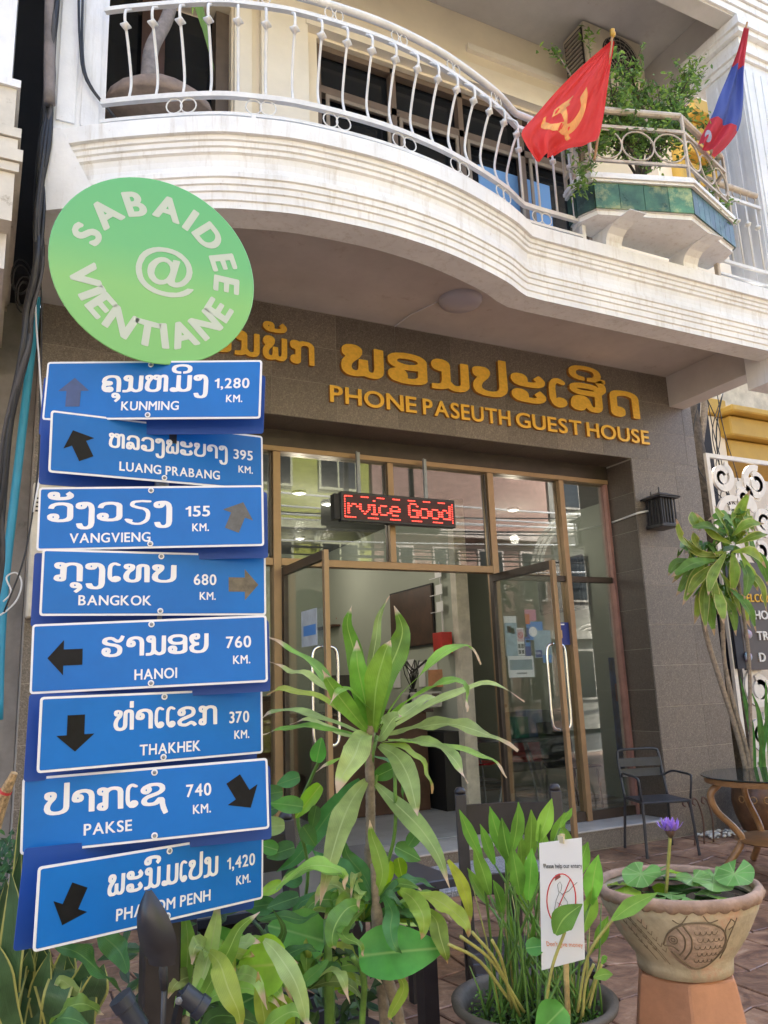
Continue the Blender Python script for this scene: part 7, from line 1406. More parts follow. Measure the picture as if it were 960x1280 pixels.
incise([(.13,-.06),(.12,-.09),(.135,-.13),(.13,-.17)], .0022); incise([(.16,-.05),(.15,-.1),(.14,-.16)], .002); incise([(.13,-.06),(.145,-.075),(.13,-.09)], .0018)
incise([(.02,-.035),(.0,-.06),(-.02,-.05)], .002); incise([(.06,-.035),(.075,-.055),(.10,-.05)], .002)
obj('water', MB().lathe((bx,by,bz-.028), [(.228,0),(.001,.0005)], 48), flat('dark_bowl_water', (.012,.016,.010), .04), lb_)
wl2 = thing('water_lily', 'water lily with floating and lifted round pads and one purple flower', 'plant', (bx, by, bz-.03))
def pad(cx, cy, r_, tilt, yaw, z_, mk='lily', sd=0):
    m = MB(); m.uv = []; n_ = 26; rg_ = random.Random(sd); ph = rg_.uniform(0,6); c0 = V((bx+cx, by+cy, bz+z_)); M3 = Matrix.Rotation(R(yaw), 3, 'Z') @ Matrix.Rotation(R(tilt), 3, 'Y')
    m.v.append(tuple(c0)); m.uv.append((.5,.5))
    for k in (.35,.7,1.0):
        for i in range(n_):
            a = R(12)+2*math.pi*(i/(n_-1))*(336/360); p = V((r_*k*math.cos(a), r_*k*math.sin(a), r_*(.10*k*k*math.sin(2*a+ph)+.05*k*math.sin(5*a+ph)))); m.v.append(tuple(c0+M3 @ p)); m.uv.append((.5+.5*k*math.sin(a*5)*.5, .3))
    m.f = [(0, 1+i, 2+i) for i in range(n_-1)]
    for q_ in range(2): m.f += [(1+q_*n_+i, 1+(q_+1)*n_+i, 2+(q_+1)*n_+i, 2+q_*n_+i) for i in range(n_-1)]
    return obj('pad', m, M[mk], wl2, smooth='all', recalc=False)
# camera-facing axes in plan
fx_ = V((bx, by, 0)).normalized(); rx_ = V((fx_.y, -fx_.x, 0))
def pl_(a_, b_): p = rx_*a_+fx_*b_; return p.x, p.y
Y0_ = math.degrees(math.atan2(rx_.y, rx_.x))
for i, (a_, b_, r_, tilt, yaw, z_, mk) in enumerate([(-.11,-.02,.085,-35,70,.03,'lily'),(-.07,.05,.07,-20,10,.02,'lily'),(-.17,-.07,.07,4,200,-.018,'hearty'),(-.09,-.12,.07,3,150,-.022,'lily'),(.02,.10,.08,10,40,-.012,'lily'),(.06,.03,.075,-18,100,.012,'lily'),(.12,.0,.085,-10,120,.005,'lily'),(.19,.0,.085,-38,60,.035,'lily'),(-.02,-.06,.06,3,20,-.022,'lily'),(.16,-.09,.055,3,60,-.022,'hearty'),(-.13,.12,.06,-10,60,0,'lily'),(.05,-.13,.05,3,0,-.023,'lily'),(.13,.10,.07,-14,90,.01,'lily'),(-.19,.0,.055,8,90,-.01,'hearty'),(.02,-.16,.06,2,40,-.024,'hearty'),(.10,-.04,.06,4,10,-.02,'lily'),(-.03,.16,.07,12,90,-.0,'hearty')]):
    pad(*pl_(a_*.95, b_), r_*.74, tilt*.75, Y0_+yaw, z_, mk, i)
fb_ = V((bx, by, bz))+rx_*(-.035)+fx_*(-.02)
ftop = pd(838, 1042, (fb_-V(CC)).dot(FWD)-.0)
obj('flower_stalk', MB().tube(spline([fb_+V((0,0,-.03)), fb_.lerp(ftop,.5)+RIGHT*.003, ftop], 5), .0055, 8), M['stemy'], wl2, smooth='all')
pet = mat('purple_petal', (.36,.20,.68), .5, var=.1, scale=30)
for ring, (n_, el, L_) in enumerate(((10,40,.058),(9,58,.056),(7,74,.050))):
    for k in range(n_):
        a = 2*math.pi*(k+.5*ring)/n_; d = V((math.cos(a)*math.cos(R(el)), math.sin(a)*math.cos(R(el)), math.sin(R(el))))
        obj('petal', blade([ftop+V((0,0,.004)), ftop+d*L_*.5+V((math.cos(a),math.sin(a),0))*.004, ftop+d*L_], .018, nrm=V((math.cos(a),math.sin(a),-.4)), fold=.35, ny=8, tipf=.45, basef=1.0), pet, wl2, smooth='all', recalc=False)
obj('sepals', MB().lathe(ftop, [(.005,-.014),(.014,.0),(.018,.018),(.010,.02)], 8), mat('dark_sepal', (.10,.05,.04), .6), wl2, smooth='all')
pe = thing('pedestal', 'tapering six-sided terracotta pedestal carrying the lotus bowl', 'pedestal', (bx, by, 0))
m = MB(); zt = bz-BH-.001; ang0 = math.atan2(-by, -bx)+R(2)
vs = [(bx+r_*math.cos(ang0+R(60)*i), by+r_*math.sin(ang0+R(60)*i), z_) for r_, z_ in ((.26,0),(.165,zt-.02),(.160,zt)) for i in range(6)]
m.add(vs, [tuple(range(6))[::-1], tuple(range(12,18))]+[(k*6+i, k*6+(i+1) % 6, (k+1)*6+(i+1) % 6, (k+1)*6+i) for k in range(2) for i in range(6)]); obj('block', m, M['terra'], pe, bevel=.005)

# card on a bamboo stick
cdt = thing('notice_card', 'white laminated notice card clipped to a bamboo stick among the water plant leaves', 'sign', tuple(pd(690,1260,2.12)))
c4 = [pd(674,1054,2.14), pd(727,1047,2.10), pd(731,1199,2.10), pd(677,1213,2.14)]
cu = (c4[1]-c4[0]).normalized(); cn = cu.cross(V((0,0,1))).normalized(); cn = cn if cn.y < 0 else -cn; cvv = (c4[0]-c4[3]).normalized()
obj('card', MB().sheet([p for p in (c4[3], c4[2], c4[1], c4[0])], -cn*.002), M['paper'], cdt)
cw = (c4[1]-c4[0]).length; chh = (c4[0]-c4[3]).length; cO = c4[3]+cn*.0006
cp_ = lambda x, y: cO+cu*cw*x+cvv*chh*y
bfont_text('Please help our entery', cp_(.10,.80), cu, cvv, cn, .0165, M['textblack'], cdt, sx=.70, offset=.008)
bfont_text("Don't give money", cp_(.13,.19), cu, cvv, cn, .0170, M['textorange'], cdt, sx=.82)
def ln(pts, w_, mt, nm='print_line', closed=False): obj(nm, MB().tube([cp_(x, y)+cn*.0004 for x, y in pts], w_, 5, closed=closed), mt, cdt)
ln([(.50+.34*math.cos(a), .54+.20*math.sin(a)) for a in [2*math.pi*i/30 for i in range(30)]], .0016, M['textred'], 'prohibition_ring', True)
ln([(.30,.39),(.72,.69)], .0013, M['textred'], 'prohibition_bar')
ln([(.42,.66),(.48,.68),(.52,.65),(.50,.61),(.44,.60),(.42,.66)], .0005, M['textblack']); ln([(.46,.60),(.38,.54),(.33,.46),(.38,.42),(.55,.41),(.66,.45),(.64,.52),(.54,.57),(.48,.60)], .0005, M['textblack']); ln([(.40,.52),(.50,.50),(.58,.46)], .0005, M['textblack']); ln([(.52,.58),(.68,.60),(.80,.64),(.88,.66)], .0006, M['textblack'])
obj('print_hat', MB().sheet([cp_(.36,.69)+cn*.0001, cp_(.50,.715)+cn*.0001, cp_(.47,.745)+cn*.0001, cp_(.37,.735)+cn*.0001], cn*.0004), mat('brownish_red_print', (.30,.08,.07), .6), cdt)
obj('stick', MB().tube([cp_(.52,1.04)-cn*.012, cp_(.56,-.05)-cn*.012, cp_(.60,-.6)-cn*.012], .0075, 10), mat('bamboo_stick', (.55,.42,.18), .5, var=.15, scale=30), cdt, smooth='all')
obj('clip', MB().box(*sum([[min(a,b), max(a,b)] for a, b in zip(tuple(cp_(.44,.985)-cn*.004), tuple(cp_(.60,1.03)+cn*.006))], [])), mat('tape', (.65,.55,.35), .5), cdt)

# ================================================================== TERRACE FURNITURE
def bar_path(m, pts, r=.011, n=8): m.tube(spline(pts, 4), r, n)
ch = thing('metal_chair', 'dark grey metal armchair with two wide back slats in front of the glass', 'chair', (0,0,0))
# chair frame: +Y is the back, -Y the front, x to the sides
for s_ in (-1, 1):
    obj('leg', MB().tube([(s_*.235,-.23,0),(s_*.215,-.20,.44)], .0125, 8), M['iron'], ch); obj('leg', MB().tube([(s_*.225,.26,0),(s_*.205,.20,.44)], .0125, 8), M['iron'], ch)
    m = MB(); bar_path(m, [(s_*.205,.23,.62),(s_*.235,.12,.66),(s_*.25,-.05,.66),(s_*.25,-.19,.655),(s_*.24,-.225,.62),(s_*.225,-.20,.46)], .010); obj('armrest', m, M['iron'], ch, smooth='all')
m = MB(); m.tube(spline([(-.205,.20,.44),(-.205,.25,.62),(-.20,.29,.80),(-.17,.30,.845),(0,.302,.85),(.17,.30,.845),(.20,.29,.80),(.205,.25,.62),(.205,.20,.44)], 5), .0125, 8); obj('back_frame', m, M['iron'], ch, smooth='all')
for z0, z1 in ((.70,.775),(.61,.68)): obj('back_slat', MB().obox((0,.27+.0,(z0+z1)/2), (.197,0,0), (0,.0035,0), (0,.009,(z1-z0)/2)), M['iron'], ch, bevel=.002)
obj('seat_frame', MB().tube([(-.215,-.20,.44),(.215,-.20,.44),(.205,.20,.44),(-.205,.20,.44)], .011, 8, closed=True), M['iron'], ch)
for k in range(6): obj('seat_slat', MB().box(-.20, .20, -.20+.067*k, -.142+.067*k, .445, .451), M['iron'], ch)
ch.location = (5.50, 5.66, .003); ch.rotation_euler = (0, 0, R(-20))

TBX, TBY, TBR = 5.62, 4.52, .50
tb = thing('round_table', 'round wooden table with a glass top and curved legs at the right edge', 'table', (TBX, TBY, 0))
obj('glass_top', MB().lathe((TBX,TBY,0), [(.001,.722),(TBR+.02,.722),(TBR+.025,.727),(TBR+.02,.732),(.001,.732)], 48), flat('dark_reflective_glass_top', (.03,.035,.03), .05), tb, smooth=True)
obj('apron', MB().lathe((TBX,TBY,0), [(TBR-.03,.675),(TBR-.005,.675),(TBR,.69),(TBR,.715),(TBR-.01,.721),(TBR-.03,.721)], 48), M['wood'], tb, smooth=True)
for a in (245, 335, 65, 155):
    c_, s_ = math.cos(R(a)), math.sin(R(a)); m = MB(); m.tube(spline([(TBX+r_*c_, TBY+r_*s_, z) for r_, z in ((TBR-.08,.68),(TBR-.0,.60),(TBR-.03,.48),(TBR-.16,.34),(TBR-.20,.25),(TBR-.10,.12),(TBR+.0,.015))], 5), .027, 8); obj('leg', m, M['wood'], tb, smooth='all')
obj('shelf', MB().lathe((TBX,TBY,0), [(.001,.235),(TBR-.20,.235),(TBR-.17,.25),(TBR-.20,.268),(.001,.268)], 40), M['wood'], tb, smooth=True)
# wrought plant stand under the chair
ws = thing('iron_scroll_stand', 'small rusty wrought iron scroll stand beside the metal chair', 'stand', (6.05,5.75,0))
for k, (dx, f) in enumerate(((0,1),(.12,-1),(.24,1))):
    m = MB(); m.tube(spline([(5.95+dx,5.70,.0),(5.97+dx,5.70,.2),(5.93+dx,5.70,.36),(5.88+dx,5.70,.40),(5.86+dx,5.70,.36),(5.89+dx,5.70,.34)], 5), .008, 6); obj('scroll_leg', m, mat('rusty_iron', (.13,.07,.05), .7), ws, smooth='all')
# white pebbles and pot at the foot of the pier
pb = MB(); rng = random.Random(44)
for k in range(90):
    c0 = V((rng.uniform(6.25,6.75), rng.uniform(5.75,6.0), .02)); r_ = rng.uniform(.012,.026); pb.lathe(c0, [(r_*.5,-r_*.5),(r_,0),(r_*.6,r_*.5),(.001,r_*.6)], 6)
o = obj('pebbles', pb, mat('white_pebble', (.62,.60,.55), .6, var=.3, scale=20), None, smooth='all'); o['kind'] = 'stuff'; tag(o, 'white pebbles heaped at the foot of the pier', 'pebbles')
pt_ = thing('glazed_pot', 'dark brown round pot with a patterned shoulder behind the round table', 'pot', (6.95,5.75,0))
obj('body', MB().lathe((6.92,5.72,0), [(.17,0),(.20,.03),(.255,.18),(.275,.30),(.26,.40),(.22,.46),(.215,.50),(.24,.53),(.235,.55),(.20,.54),(.18,.45),(.001,.44)], 36), mat('brown_glaze', (.16,.075,.035), .35, var=.25, scale=8, dirt=((.30,.17,.07), 9, .58)), pt_, smooth='all')
for k in range(7): 
    a = R(180+25*k); c0 = V((6.92+.272*math.cos(a), 5.72+.272*math.sin(a), .33)); obj('pot_relief', MB().tube([c0+V((.03*math.cos(t)*-math.sin(a), .03*math.cos(t)*math.cos(a), .03*math.sin(t))) for t in [2*math.pi*i/10 for i in range(10)]], .006, 5, closed=True), mat('amber_glaze', (.34,.19,.07), .35), pt_, smooth='all')
# potted dracaena by the pier
TR = 6.75
dp = thing('potted_dracaena', 'tall dracaena with bare grey stems and drooping yellow green leaves by the granite pier', 'plant', (6.95,5.72,.45))
for pts, r0 in (([(936,985),(930,950),(918,905),(900,850),(882,790),(876,740)], .022), ([(938,985),(934,940),(920,890),(906,830),(903,780),(896,740)], .018), ([(940,985),(938,900),(936,820),(928,760),(918,700)], .016), ([(930,950),(915,890),(908,850),(903,810),(901,790)], .006)):
    obj('stem', MB().tube(spline([pd(x, y, TR-.05) for x, y in pts], 5), r0, 8), M['barkp'], dp, smooth='all')
M['dracs'] = leafmat('yellow_edged_dracaena_leaf', (.24,.34,.06), (.30,.40,.10), (.50,.34,.22), edge=(.48,.48,.16), trans=.35, brown=1.02); M['dracg'] = leafmat('mid_dracaena_leaf', (.12,.24,.045), (.22,.33,.10), (.45,.32,.2), trans=.3, brown=1.05)  # two leaf greens mixed at random, the first with a yellow edge
rng = random.Random(15); spec = []
heads = [((920,672), 1.0), ((898,700), .9), ((880,720), .8), ((925,650), .6), ((870,690), .6), ((905,745), .85)]
main_ = [((918,668),(925,640),(938,612)), ((912,675),(902,650),(893,632)), ((915,680),(890,668),(868,640)), ((920,680),(945,670),(960,668)), ((915,690),(940,690),(958,710)), ((905,690),(880,700),(862,735)), ((915,690),(918,715),(915,745)), ((925,690),(940,720),(948,740)), ((930,690),(950,700),(962,735)), ((900,695),(870,690),(850,668)), ((895,700),(865,705),(838,722)), ((893,705),(872,725),(858,745)), ((890,715),(893,740),(898,768)), ((900,715),(912,740),(925,770)), ((885,720),(880,750),(882,790)), ((905,720),(925,755),(938,785)), ((880,725),(875,750),(868,780)), ((895,730),(900,755),(905,780)), ((912,735),(935,760),(945,790)), ((908,690),(890,720),(885,745)), ((880,700),(868,725),(853,757)), ((915,670),(935,655),(955,655)), ((910,672),(885,658),(862,660)), ((870,690),(852,675),(845,648)), ((866,700),(845,705),(835,720)), ((925,700),(935,720),(930,750)), ((905,700),(912,720),(905,750)), ((865,640),(868,652),(876,664)), ((878,690),(870,678),(866,664)), ((925,705),(950,730),(958,765)), ((900,740),(915,765),(920,795)), ((890,740),(888,765),(893,795)), ((885,705),(863,720),(845,745)), ((920,665),(905,645),(885,650))]
for i, p3 in enumerate(main_):
    t = TR-.1+rng.uniform(-.18,.12); P3 = [pd(p3[0][0], p3[0][1], TR-.08), pd(p3[1][0], p3[1][1], t), pd(p3[2][0], p3[2][1], t+rng.uniform(-.1,.05))]
    obj('leaf', blade(P3, rng.uniform(.08,.11), nrm=V((rng.uniform(-.7,-.1),-.8,.45)), fold=.4, wave=.05, seed=i, tipf=.5, basef=.3, ny=10), M[rng.choice(['dracs','dracs','dracg'])], dp, smooth='all', recalc=False)
for i in range(85):
    h_, s_ = rng.choice(heads); a = rng.uniform(0, 6.28); L_ = rng.uniform(22,50)*s_; b0 = pd(h_[0]+rng.uniform(-8,8), h_[1]+rng.uniform(-8,8), TR+.05); dx_, dy_ = math.cos(a), math.sin(a)*.55-.15
    P3 = [b0, pd(h_[0]+dx_*L_*.6, h_[1]+dy_*L_*.6-3, TR+rng.uniform(-.1,.3)), pd(h_[0]+dx_*L_, h_[1]+dy_*L_+14, TR+rng.uniform(-.15,.35))]
    obj('leaf', blade(P3, rng.uniform(.05,.085), nrm=V((rng.uniform(-.7,.3),-.7,.6)), fold=.4, wave=.05, seed=100+i, tipf=.5, basef=.3, ny=8), M[rng.choice(['dracs','dracg','dracg'])], dp, smooth='all', recalc=False)
s2 = thing('strap_leaf_plant', 'dark green upright strap leaves before the scroll screen at the right edge', 'plant', tuple(V((pd(958,990,6.9).x, pd(958,990,6.9).y, 0))))
for i, pts in enumerate((((945,985),(940,920),(932,880),(925,845)), ((958,985),(952,930),(948,890),(938,862)), ((962,985),(962,930),(958,890),(957,850)), ((950,985),(952,940),(958,905),(966,880)))):
    obj('leaf', blade([pd(x, y, 6.9) for x, y in pts], .06, nrm=V((-.5,-.85,.2)), fold=.35, seed=i, ny=10), M['dracdk'], s2, smooth='all', recalc=False)

# ================================================================== DARK TABLES AND CHAIRS IN FRONT
dt = thing('black_table', 'black wooden table behind the tall dracaena', 'table', (1.25, 3.45, 0))
obj('table_top', MB().box(.70, 1.82, 3.02, 3.92, .70, .735), mat('bluish_black_tabletop', (.035,.037,.05), .32, var=.15), dt, bevel=.004)
obj('apron', MB().box(.76, 1.76, 3.08, 3.86, .62, .699), M['blackw'], dt)
for x in (.78, 1.68):
    for y in (3.10, 3.78): obj('leg', MB().box(x, x+.065, y, y+.065, 0, .619), M['blackw'], dt)
st2 = thing('speckled_table', 'low table with a grey speckled stone top beyond the dark chair', 'table', (2.35, 3.8, 0))
obj('table_top', MB().box(1.95, 3.0, 3.75, 4.3, .46, .49), mat('speckled_stone', (.34,.34,.36), .5, var=.5, scale=140), st2, bevel=.003)
for x in (2.0, 2.9):
    for y in (3.8, 4.2): obj('leg', MB().box(x, x+.05, y, y+.05, 0, .459), M['blackw'], st2)
def dark_chair(lab):
    t = thing('wooden_chair', lab, 'chair', (0,0,0), 'dark wooden chairs around the black table')
    for s_ in (-1, 1):
        obj('leg', MB().box(s_*.21-.022, s_*.21+.022, -.22, -.175, 0, .44), M['blackw'], t, bevel=.003)
        m = MB(); m.sweep([((s_*.21, .20, 0), (1,0,0), (0,1,0)), ((s_*.21, .20, .45), (1,0,0), (0,1,0)), ((s_*.21, .27, 1.03), (1,0,0), (0,1,0))], [(-.024,-.022),(.024,-.022),(.024,.022),(-.024,.022)]); obj('back_post', m, M['blackw'], t, bevel=.003)
        obj('post_cap', MB().lathe((s_*.21,.272,1.03), [(.024,0),(.026,.012),(.018,.026),(.001,.03)], 10), M['blackw'], t, smooth='all')
        obj('side_rail', MB().box(s_*.21-.015, s_*.21+.015, -.175, .18, .36, .43), M['blackw'], t); obj('stretcher', MB().box(s_*.21-.012, s_*.21+.012, -.175, .18, .17, .205), M['blackw'], t)
    m = MB(); n_ = 8
    for z0, z1, nm in ((.86,.985,'top_rail'),(.62,.70,'back_rail')):
        m = MB(); k0 = .20+.07*((z0+z1)/2-.45)/.58
        m.sweep([((-.19+.38*i/n_, k0+.03*math.sin(math.pi*i/n_), 0), (0,1,0), (0,0,1)) for i in range(n_+1)], [(-.012,z0),(.012,z0),(.012,z1),(-.012,z1)]); obj(nm, m, M['blackw'], t)
    for k in range(4): obj('seat_slat', MB().box(-.23, .23, -.235+.115*k, -.13+.115*k, .442, .462), M['blackw'], t, bevel=.004)
    obj('front_rail', MB().box(-.19, .19, -.21, -.185, .36, .43), M['blackw'], t); obj('front_rail', MB().box(-.19, .19, .185, .21, .36, .43), M['blackw'], t); obj('cross_stretcher', MB().box(-.19, .19, -.02, .0, .175, .2), M['blackw'], t)
    return t
dc = dark_chair('dark wooden chair with its back towards the glass doors, behind the water plant')
c2_ = copy_thing(dc, (.95, 2.72, 0), R(15), 'dark wooden chair mostly hidden behind the leaves at the foot of the signpost')
dc.location = (2.02, 2.86, 0); dc.rotation_euler = (0, 0, R(-27))
tag(obj('door_mat', MB().box(3.0, 4.0, 5.45, 5.95, .002, .014), mat('orange_red_mat', (.55,.10,.05), .9, var=.15, bump=.5)), 'orange red mat on the paving before the doorstep', 'mat')

# ================================================================== INSIDE THE LOBBY
F0 = .17
PXW = 4.895
pic = thing('wall_picture', 'large dark brown wooden panel hung on the partition wall', 'picture', (PXW, 8.9, 2.3))
A, B, C_, D_ = pX(490,745,PXW), pX(541,730,PXW), pX(545,802,PXW), pX(500,812,PXW)
obj('panel', MB().box(PXW-.035, PXW-.004, B.y, A.y, (C_.z+D_.z)/2, (A.z+B.z)/2), M['wood_dark'], pic, bevel=.006)
obj('picture_frame', MB().box(PXW-.025, PXW-.003, B.y-.02, A.y+.02, (C_.z+D_.z)/2-.02, (A.z+B.z)/2+.02), M['black'], pic)
sh_ = thing('shelf_with_rail', 'small wooden wall shelf on the back wall carrying two carved ornaments', 'shelf', (4.2, 9.7, 2.1))
A, B = pY(412,781,11.3), pY(462,781,11.3); obj('board', MB().box(A.x, B.x, 11.2, 11.9, A.z-.03, A.z), M['wood_dark'], sh_)
for k, x in enumerate((430, 454)):
    c0 = pY(x, 781, 11.35); t = thing('carved_ornament', ['left', 'right'][k]+' of the two red lute-shaped ornaments on the wall shelf', 'ornament', tuple(c0), 'red lute-shaped ornaments on the shelf')
    obj('ornament_body', MB().lathe(c0+V((0,0,0)), [(.02,0),(.11,.03),(.13,.10),(.10,.18),(.07,.22),(.08,.28),(.03,.33)], 12), mat('red_brown_lacquer', (.35,.06,.025), .3), t, smooth='all'); obj('ornament_neck', MB().tube([c0+V((0,0,.33)), c0+V((0,0,.58))], .018, 6), mat('dark_red_lacquer', (.25,.04,.03), .3), t); obj('ornament_head', MB().box(c0.x-.03,c0.x+.03,c0.y-.02,c0.y+.02,c0.z+.56,c0.z+.62), M['textred'], t)
ct = thing('reception_counter', 'dark brown wooden reception counter inside the lobby', 'counter', (4.3, 8.6, F0))
obj('front_panel', MB().box(3.2, 4.6, 8.15, 8.7, F0+.001, 1.22), M['wood_dark'], ct, bevel=.005); obj('counter_top', MB().box(3.14, 4.66, 8.08, 8.75, 1.221, 1.26), mat('dark_counter_top', (.04,.028,.022), .25), ct, bevel=.004)
obj('side_wing', MB().box(4.661, 4.89, 7.9, 8.7, F0+.001, 1.0), M['black'], ct)
tl = thing('table_lamp', 'orange drum shaded table lamp on the counter', 'lamp', (4.35, 8.4, 1.26)); lx = pY(552,832,8.4).x
obj('lamp_shade', MB().lathe((lx,8.4,1.26), [(.17,.23),(.165,.43),(.16,.43),(.165,.23)], 24), mat('orange_lamp_shade', (.50,.24,.12), .7), tl, smooth=True); obj('lamp_foot', MB().lathe((lx,8.4,1.26), [(.09,.001),(.09,.02),(.02,.04),(.03,.14),(.015,.30),(.001,.30)], 12), M['black'], tl, smooth='all')
mo = thing('printer', 'small white and grey printer on the counter', 'printer', (4.1, 8.35, 1.26)); A = pY(532,860,8.3)
obj('printer_body', MB().box(A.x-.22, A.x+.16, 8.2, 8.5, 1.262, 1.44), mat('dirty_white_plastic', (.5,.49,.45), .5), mo, bevel=.01); obj('display', MB().box(A.x+.02, A.x+.12, 8.195, 8.199, 1.31, 1.42), mat('printer_display', (.14,.11,.1), .3), mo)
fe = thing('fire_box', 'red fire hose box on the cream post inside the lobby', 'box', (4.7, 7.7, 1.9)); A, B = pX(575,784,4.845), pX(596,808,4.845)
obj('box', MB().box(4.70, 4.845, 7.9, 8.1, 1.86, 2.10), mat('fire_red', (.45,.025,.02), .4), fe, bevel=.006); obj('box_handle', MB().box(4.74, 4.80, 7.893, 7.899, 1.93, 1.95), M['steel'], fe)
rk = thing('wall_rack', 'thin white wire rack with cards on the partition beside the fire box', 'rack', (4.87, 8.2, 2.3))
obj('upright', MB().box(4.86, 4.875, 8.13, 8.145, 2.05, 2.95), M['white_plastic'], rk)
for z in (2.35, 2.55, 2.75): obj('arm', MB().tube([(4.80,8.0,z),(4.80,8.28,z)], .006, 5), M['white_plastic'], rk); obj('card', MB().box(4.83, 4.835, 8.05, 8.2, z+.01, z+.12), M['paper'], rk)
tv = thing('television', 'black flat television hung high on the wall behind the right panes', 'television', (6.7, 8.2, 2.6))
obj('screen', MB().box(6.66, 6.71, 7.78, 8.62, 2.40, 3.02), flat('tv_black', (.01,.01,.012), .12), tv, bevel=.006); obj('bezel', MB().box(6.70, 6.74, 7.75, 8.65, 2.37, 3.05), M['black'], tv, bevel=.004); obj('tv_arm', MB().box(6.741, 6.80, 8.1, 8.3, 2.6, 2.8), M['black'], tv)
def rchair(loc, rz, label, first=None):
    t = thing('red_chair', label, 'chair', (0,0,0), 'red chairs in the lobby')
    rm = mat('red_moulded_plastic', (.42,.02,.03), .35)
    m = MB(); m.sweep([((0, y, z), (1,0,0), (0,-.2,1)) for y, z in ((-.22,.44),(-.05,.425),(.14,.43),(.2,.47),(.235,.62),(.27,.88))], [(-.23,.0),(-.12,-.012),(.12,-.012),(.23,.0),(.23,.014),(-.23,.014)]); obj('seat', m, rm, t, smooth=True)
    for sx in (-1, 1):
        for sy in (-1, 1): obj('leg', MB().tube([(sx*.19,sy*.17,.42),(sx*.22,sy*.21,0)], .011, 6), M['steel'], t)
        obj('armrest', MB().tube(spline([(sx*.22,.2,.62),(sx*.27,.05,.66),(sx*.27,-.15,.64),(sx*.21,-.17,.44)], 4), .010, 6), M['steel'], t, smooth='all')
    t.location = loc; t.rotation_euler = (0,0,rz); return t
r1 = rchair((5.92, 8.15, F0), R(-30), 'red plastic chair with wire arms behind the right door leaf')
r2_ = copy_thing(r1, (5.32, 8.25, F0), R(25), 'red plastic chair further back beside the cream post')
gt_ = thing('lobby_table', 'dark lobby table with thin metal legs behind the right panes', 'table', (5.5,7.5,F0))
obj('table_top', MB().lathe((5.55,7.75,F0), [(.001,.70),(.45,.70),(.46,.715),(.45,.73),(.001,.73)], 28), mat('dark_table_laminate', (.06,.065,.07), .3), gt_, smooth=True)
for k in range(4): obj('leg', MB().tube([(5.55+.1*math.cos(1.57*k), 7.75+.1*math.sin(1.57*k), F0+.69), (5.55+.33*math.cos(1.57*k), 7.75+.33*math.sin(1.57*k), F0)], .014, 6), M['steel'], gt_)
bc = thing('black_lobby_chair', 'black chair inside behind the rightmost pane', 'chair', (5.8,7.1,F0))
m = MB(); m.sweep([((5.75, 7.1+y, F0+z), (1,0,0), (0,-.2,1)) for y, z in ((-.22,.44),(.14,.43),(.2,.47),(.27,.88))], [(-.22,0),(.22,0),(.22,.02),(-.22,.02)]); obj('seat', m, M['black'], bc)
for sx in (-1,1):
    for sy in (-1,1): obj('leg', MB().tube([(5.75+sx*.19,7.1+sy*.19,F0+.42),(5.75+sx*.21,7.1+sy*.2,F0)], .012, 6), M['black'], bc)
ban = thing('blue_banner', 'blue upright banner leaning inside behind the rightmost pane', 'banner', (5.85,7.3,F0))
A, B = pY(762,822,7.35), pY(776,880,7.35); obj('sheet', MB().box(A.x-.02, A.x+.17, 7.34, 7.352, F0+.3, A.z), mat('blue_banner_print', (.03,.08,.28), .5, var=.3, scale=8), ban)
obj('print_block', MB().box(A.x+.03, A.x+.12, 7.332, 7.339, A.z-.5, A.z-.3), mat('maroon_print', (.25,.05,.08), .5), ban)
cbx = thing('cardboard_boxes', 'green and white cartons stacked on the lobby table', 'boxes', (5.4,7.6,.9)); 
obj('carton', MB().box(5.38, 5.56, 7.55, 7.75, .902, 1.13), mat('green_carton', (.05,.22,.15), .6), cbx, bevel=.003); obj('carton', MB().box(5.57, 5.80, 7.6, 7.8, .902, 1.2), mat('blue_white_carton', (.35,.42,.5), .6, col2=(.05,.12,.35), scale=9), cbx, bevel=.003)
# papers and stickers on the glass
def poster(name, label, corners, Y, mt, marks=()):
    (x0, y0), (x1, y1) = corners; A, B = pY(x0, y0, Y), pY(x1, y1, Y); t = thing(name, label, 'poster', tuple(A))
    obj('sheet', MB().box(A.x, B.x, Y-.004, Y-.0034+.002, B.z, A.z), mt, t)
    for (u0, v0, u1, v1, mm) in marks:
        obj('print', MB().box(A.x+(B.x-A.x)*u0, A.x+(B.x-A.x)*u1, Y-.0055, Y-.0041, A.z+(B.z-A.z)*v1, A.z+(B.z-A.z)*v0), mm, t)
    return t, A, B
pb_ = mat('pale_blue_print', (.34,.46,.52), .6, var=.1, scale=20); nv_ = flat('navy_print', (.02,.04,.22), .5); pk_ = flat('pink_print', (.55,.22,.30), .5); or_ = flat('orange_print', (.6,.16,.06), .5); bl_ = flat('sky_blue_print', (.08,.25,.6), .5)
YS = 6.492
poster('poster', 'tall white and pale blue notice at the left edge of the right pane', ((629,770),(648,820)), YS, M['paper'], ((0.02,.17,1,1,pb_),(.2,.25,.5,.42,pk_),(.5,.3,.8,.45,mat('teal_print', (.12,.35,.3), .5))))
poster('poster', 'white framed grey notice, lowest on the right pane', ((634,820),(668,846)), YS, M['paper'], ((.06,.18,.94,.66,mat('grey_blue_print', (.25,.33,.36), .6)),(.3,.78,.7,.86,M['steel'])))
t_, A, B = poster('no_smoking_sticker', 'small pink and white sticker with a red no smoking ring', ((645,785),(656,819)), YS-.004, M['paper'], ((.08,.05,.92,.5,flat('pale_pink_print', (.6,.42,.45), .5)),(.1,.58,.42,.75,M['textblack']),(.55,.58,.9,.75,M['textblack']),(.1,.8,.42,.95,M['textblack']),(.55,.8,.9,.95,M['textblack'])))
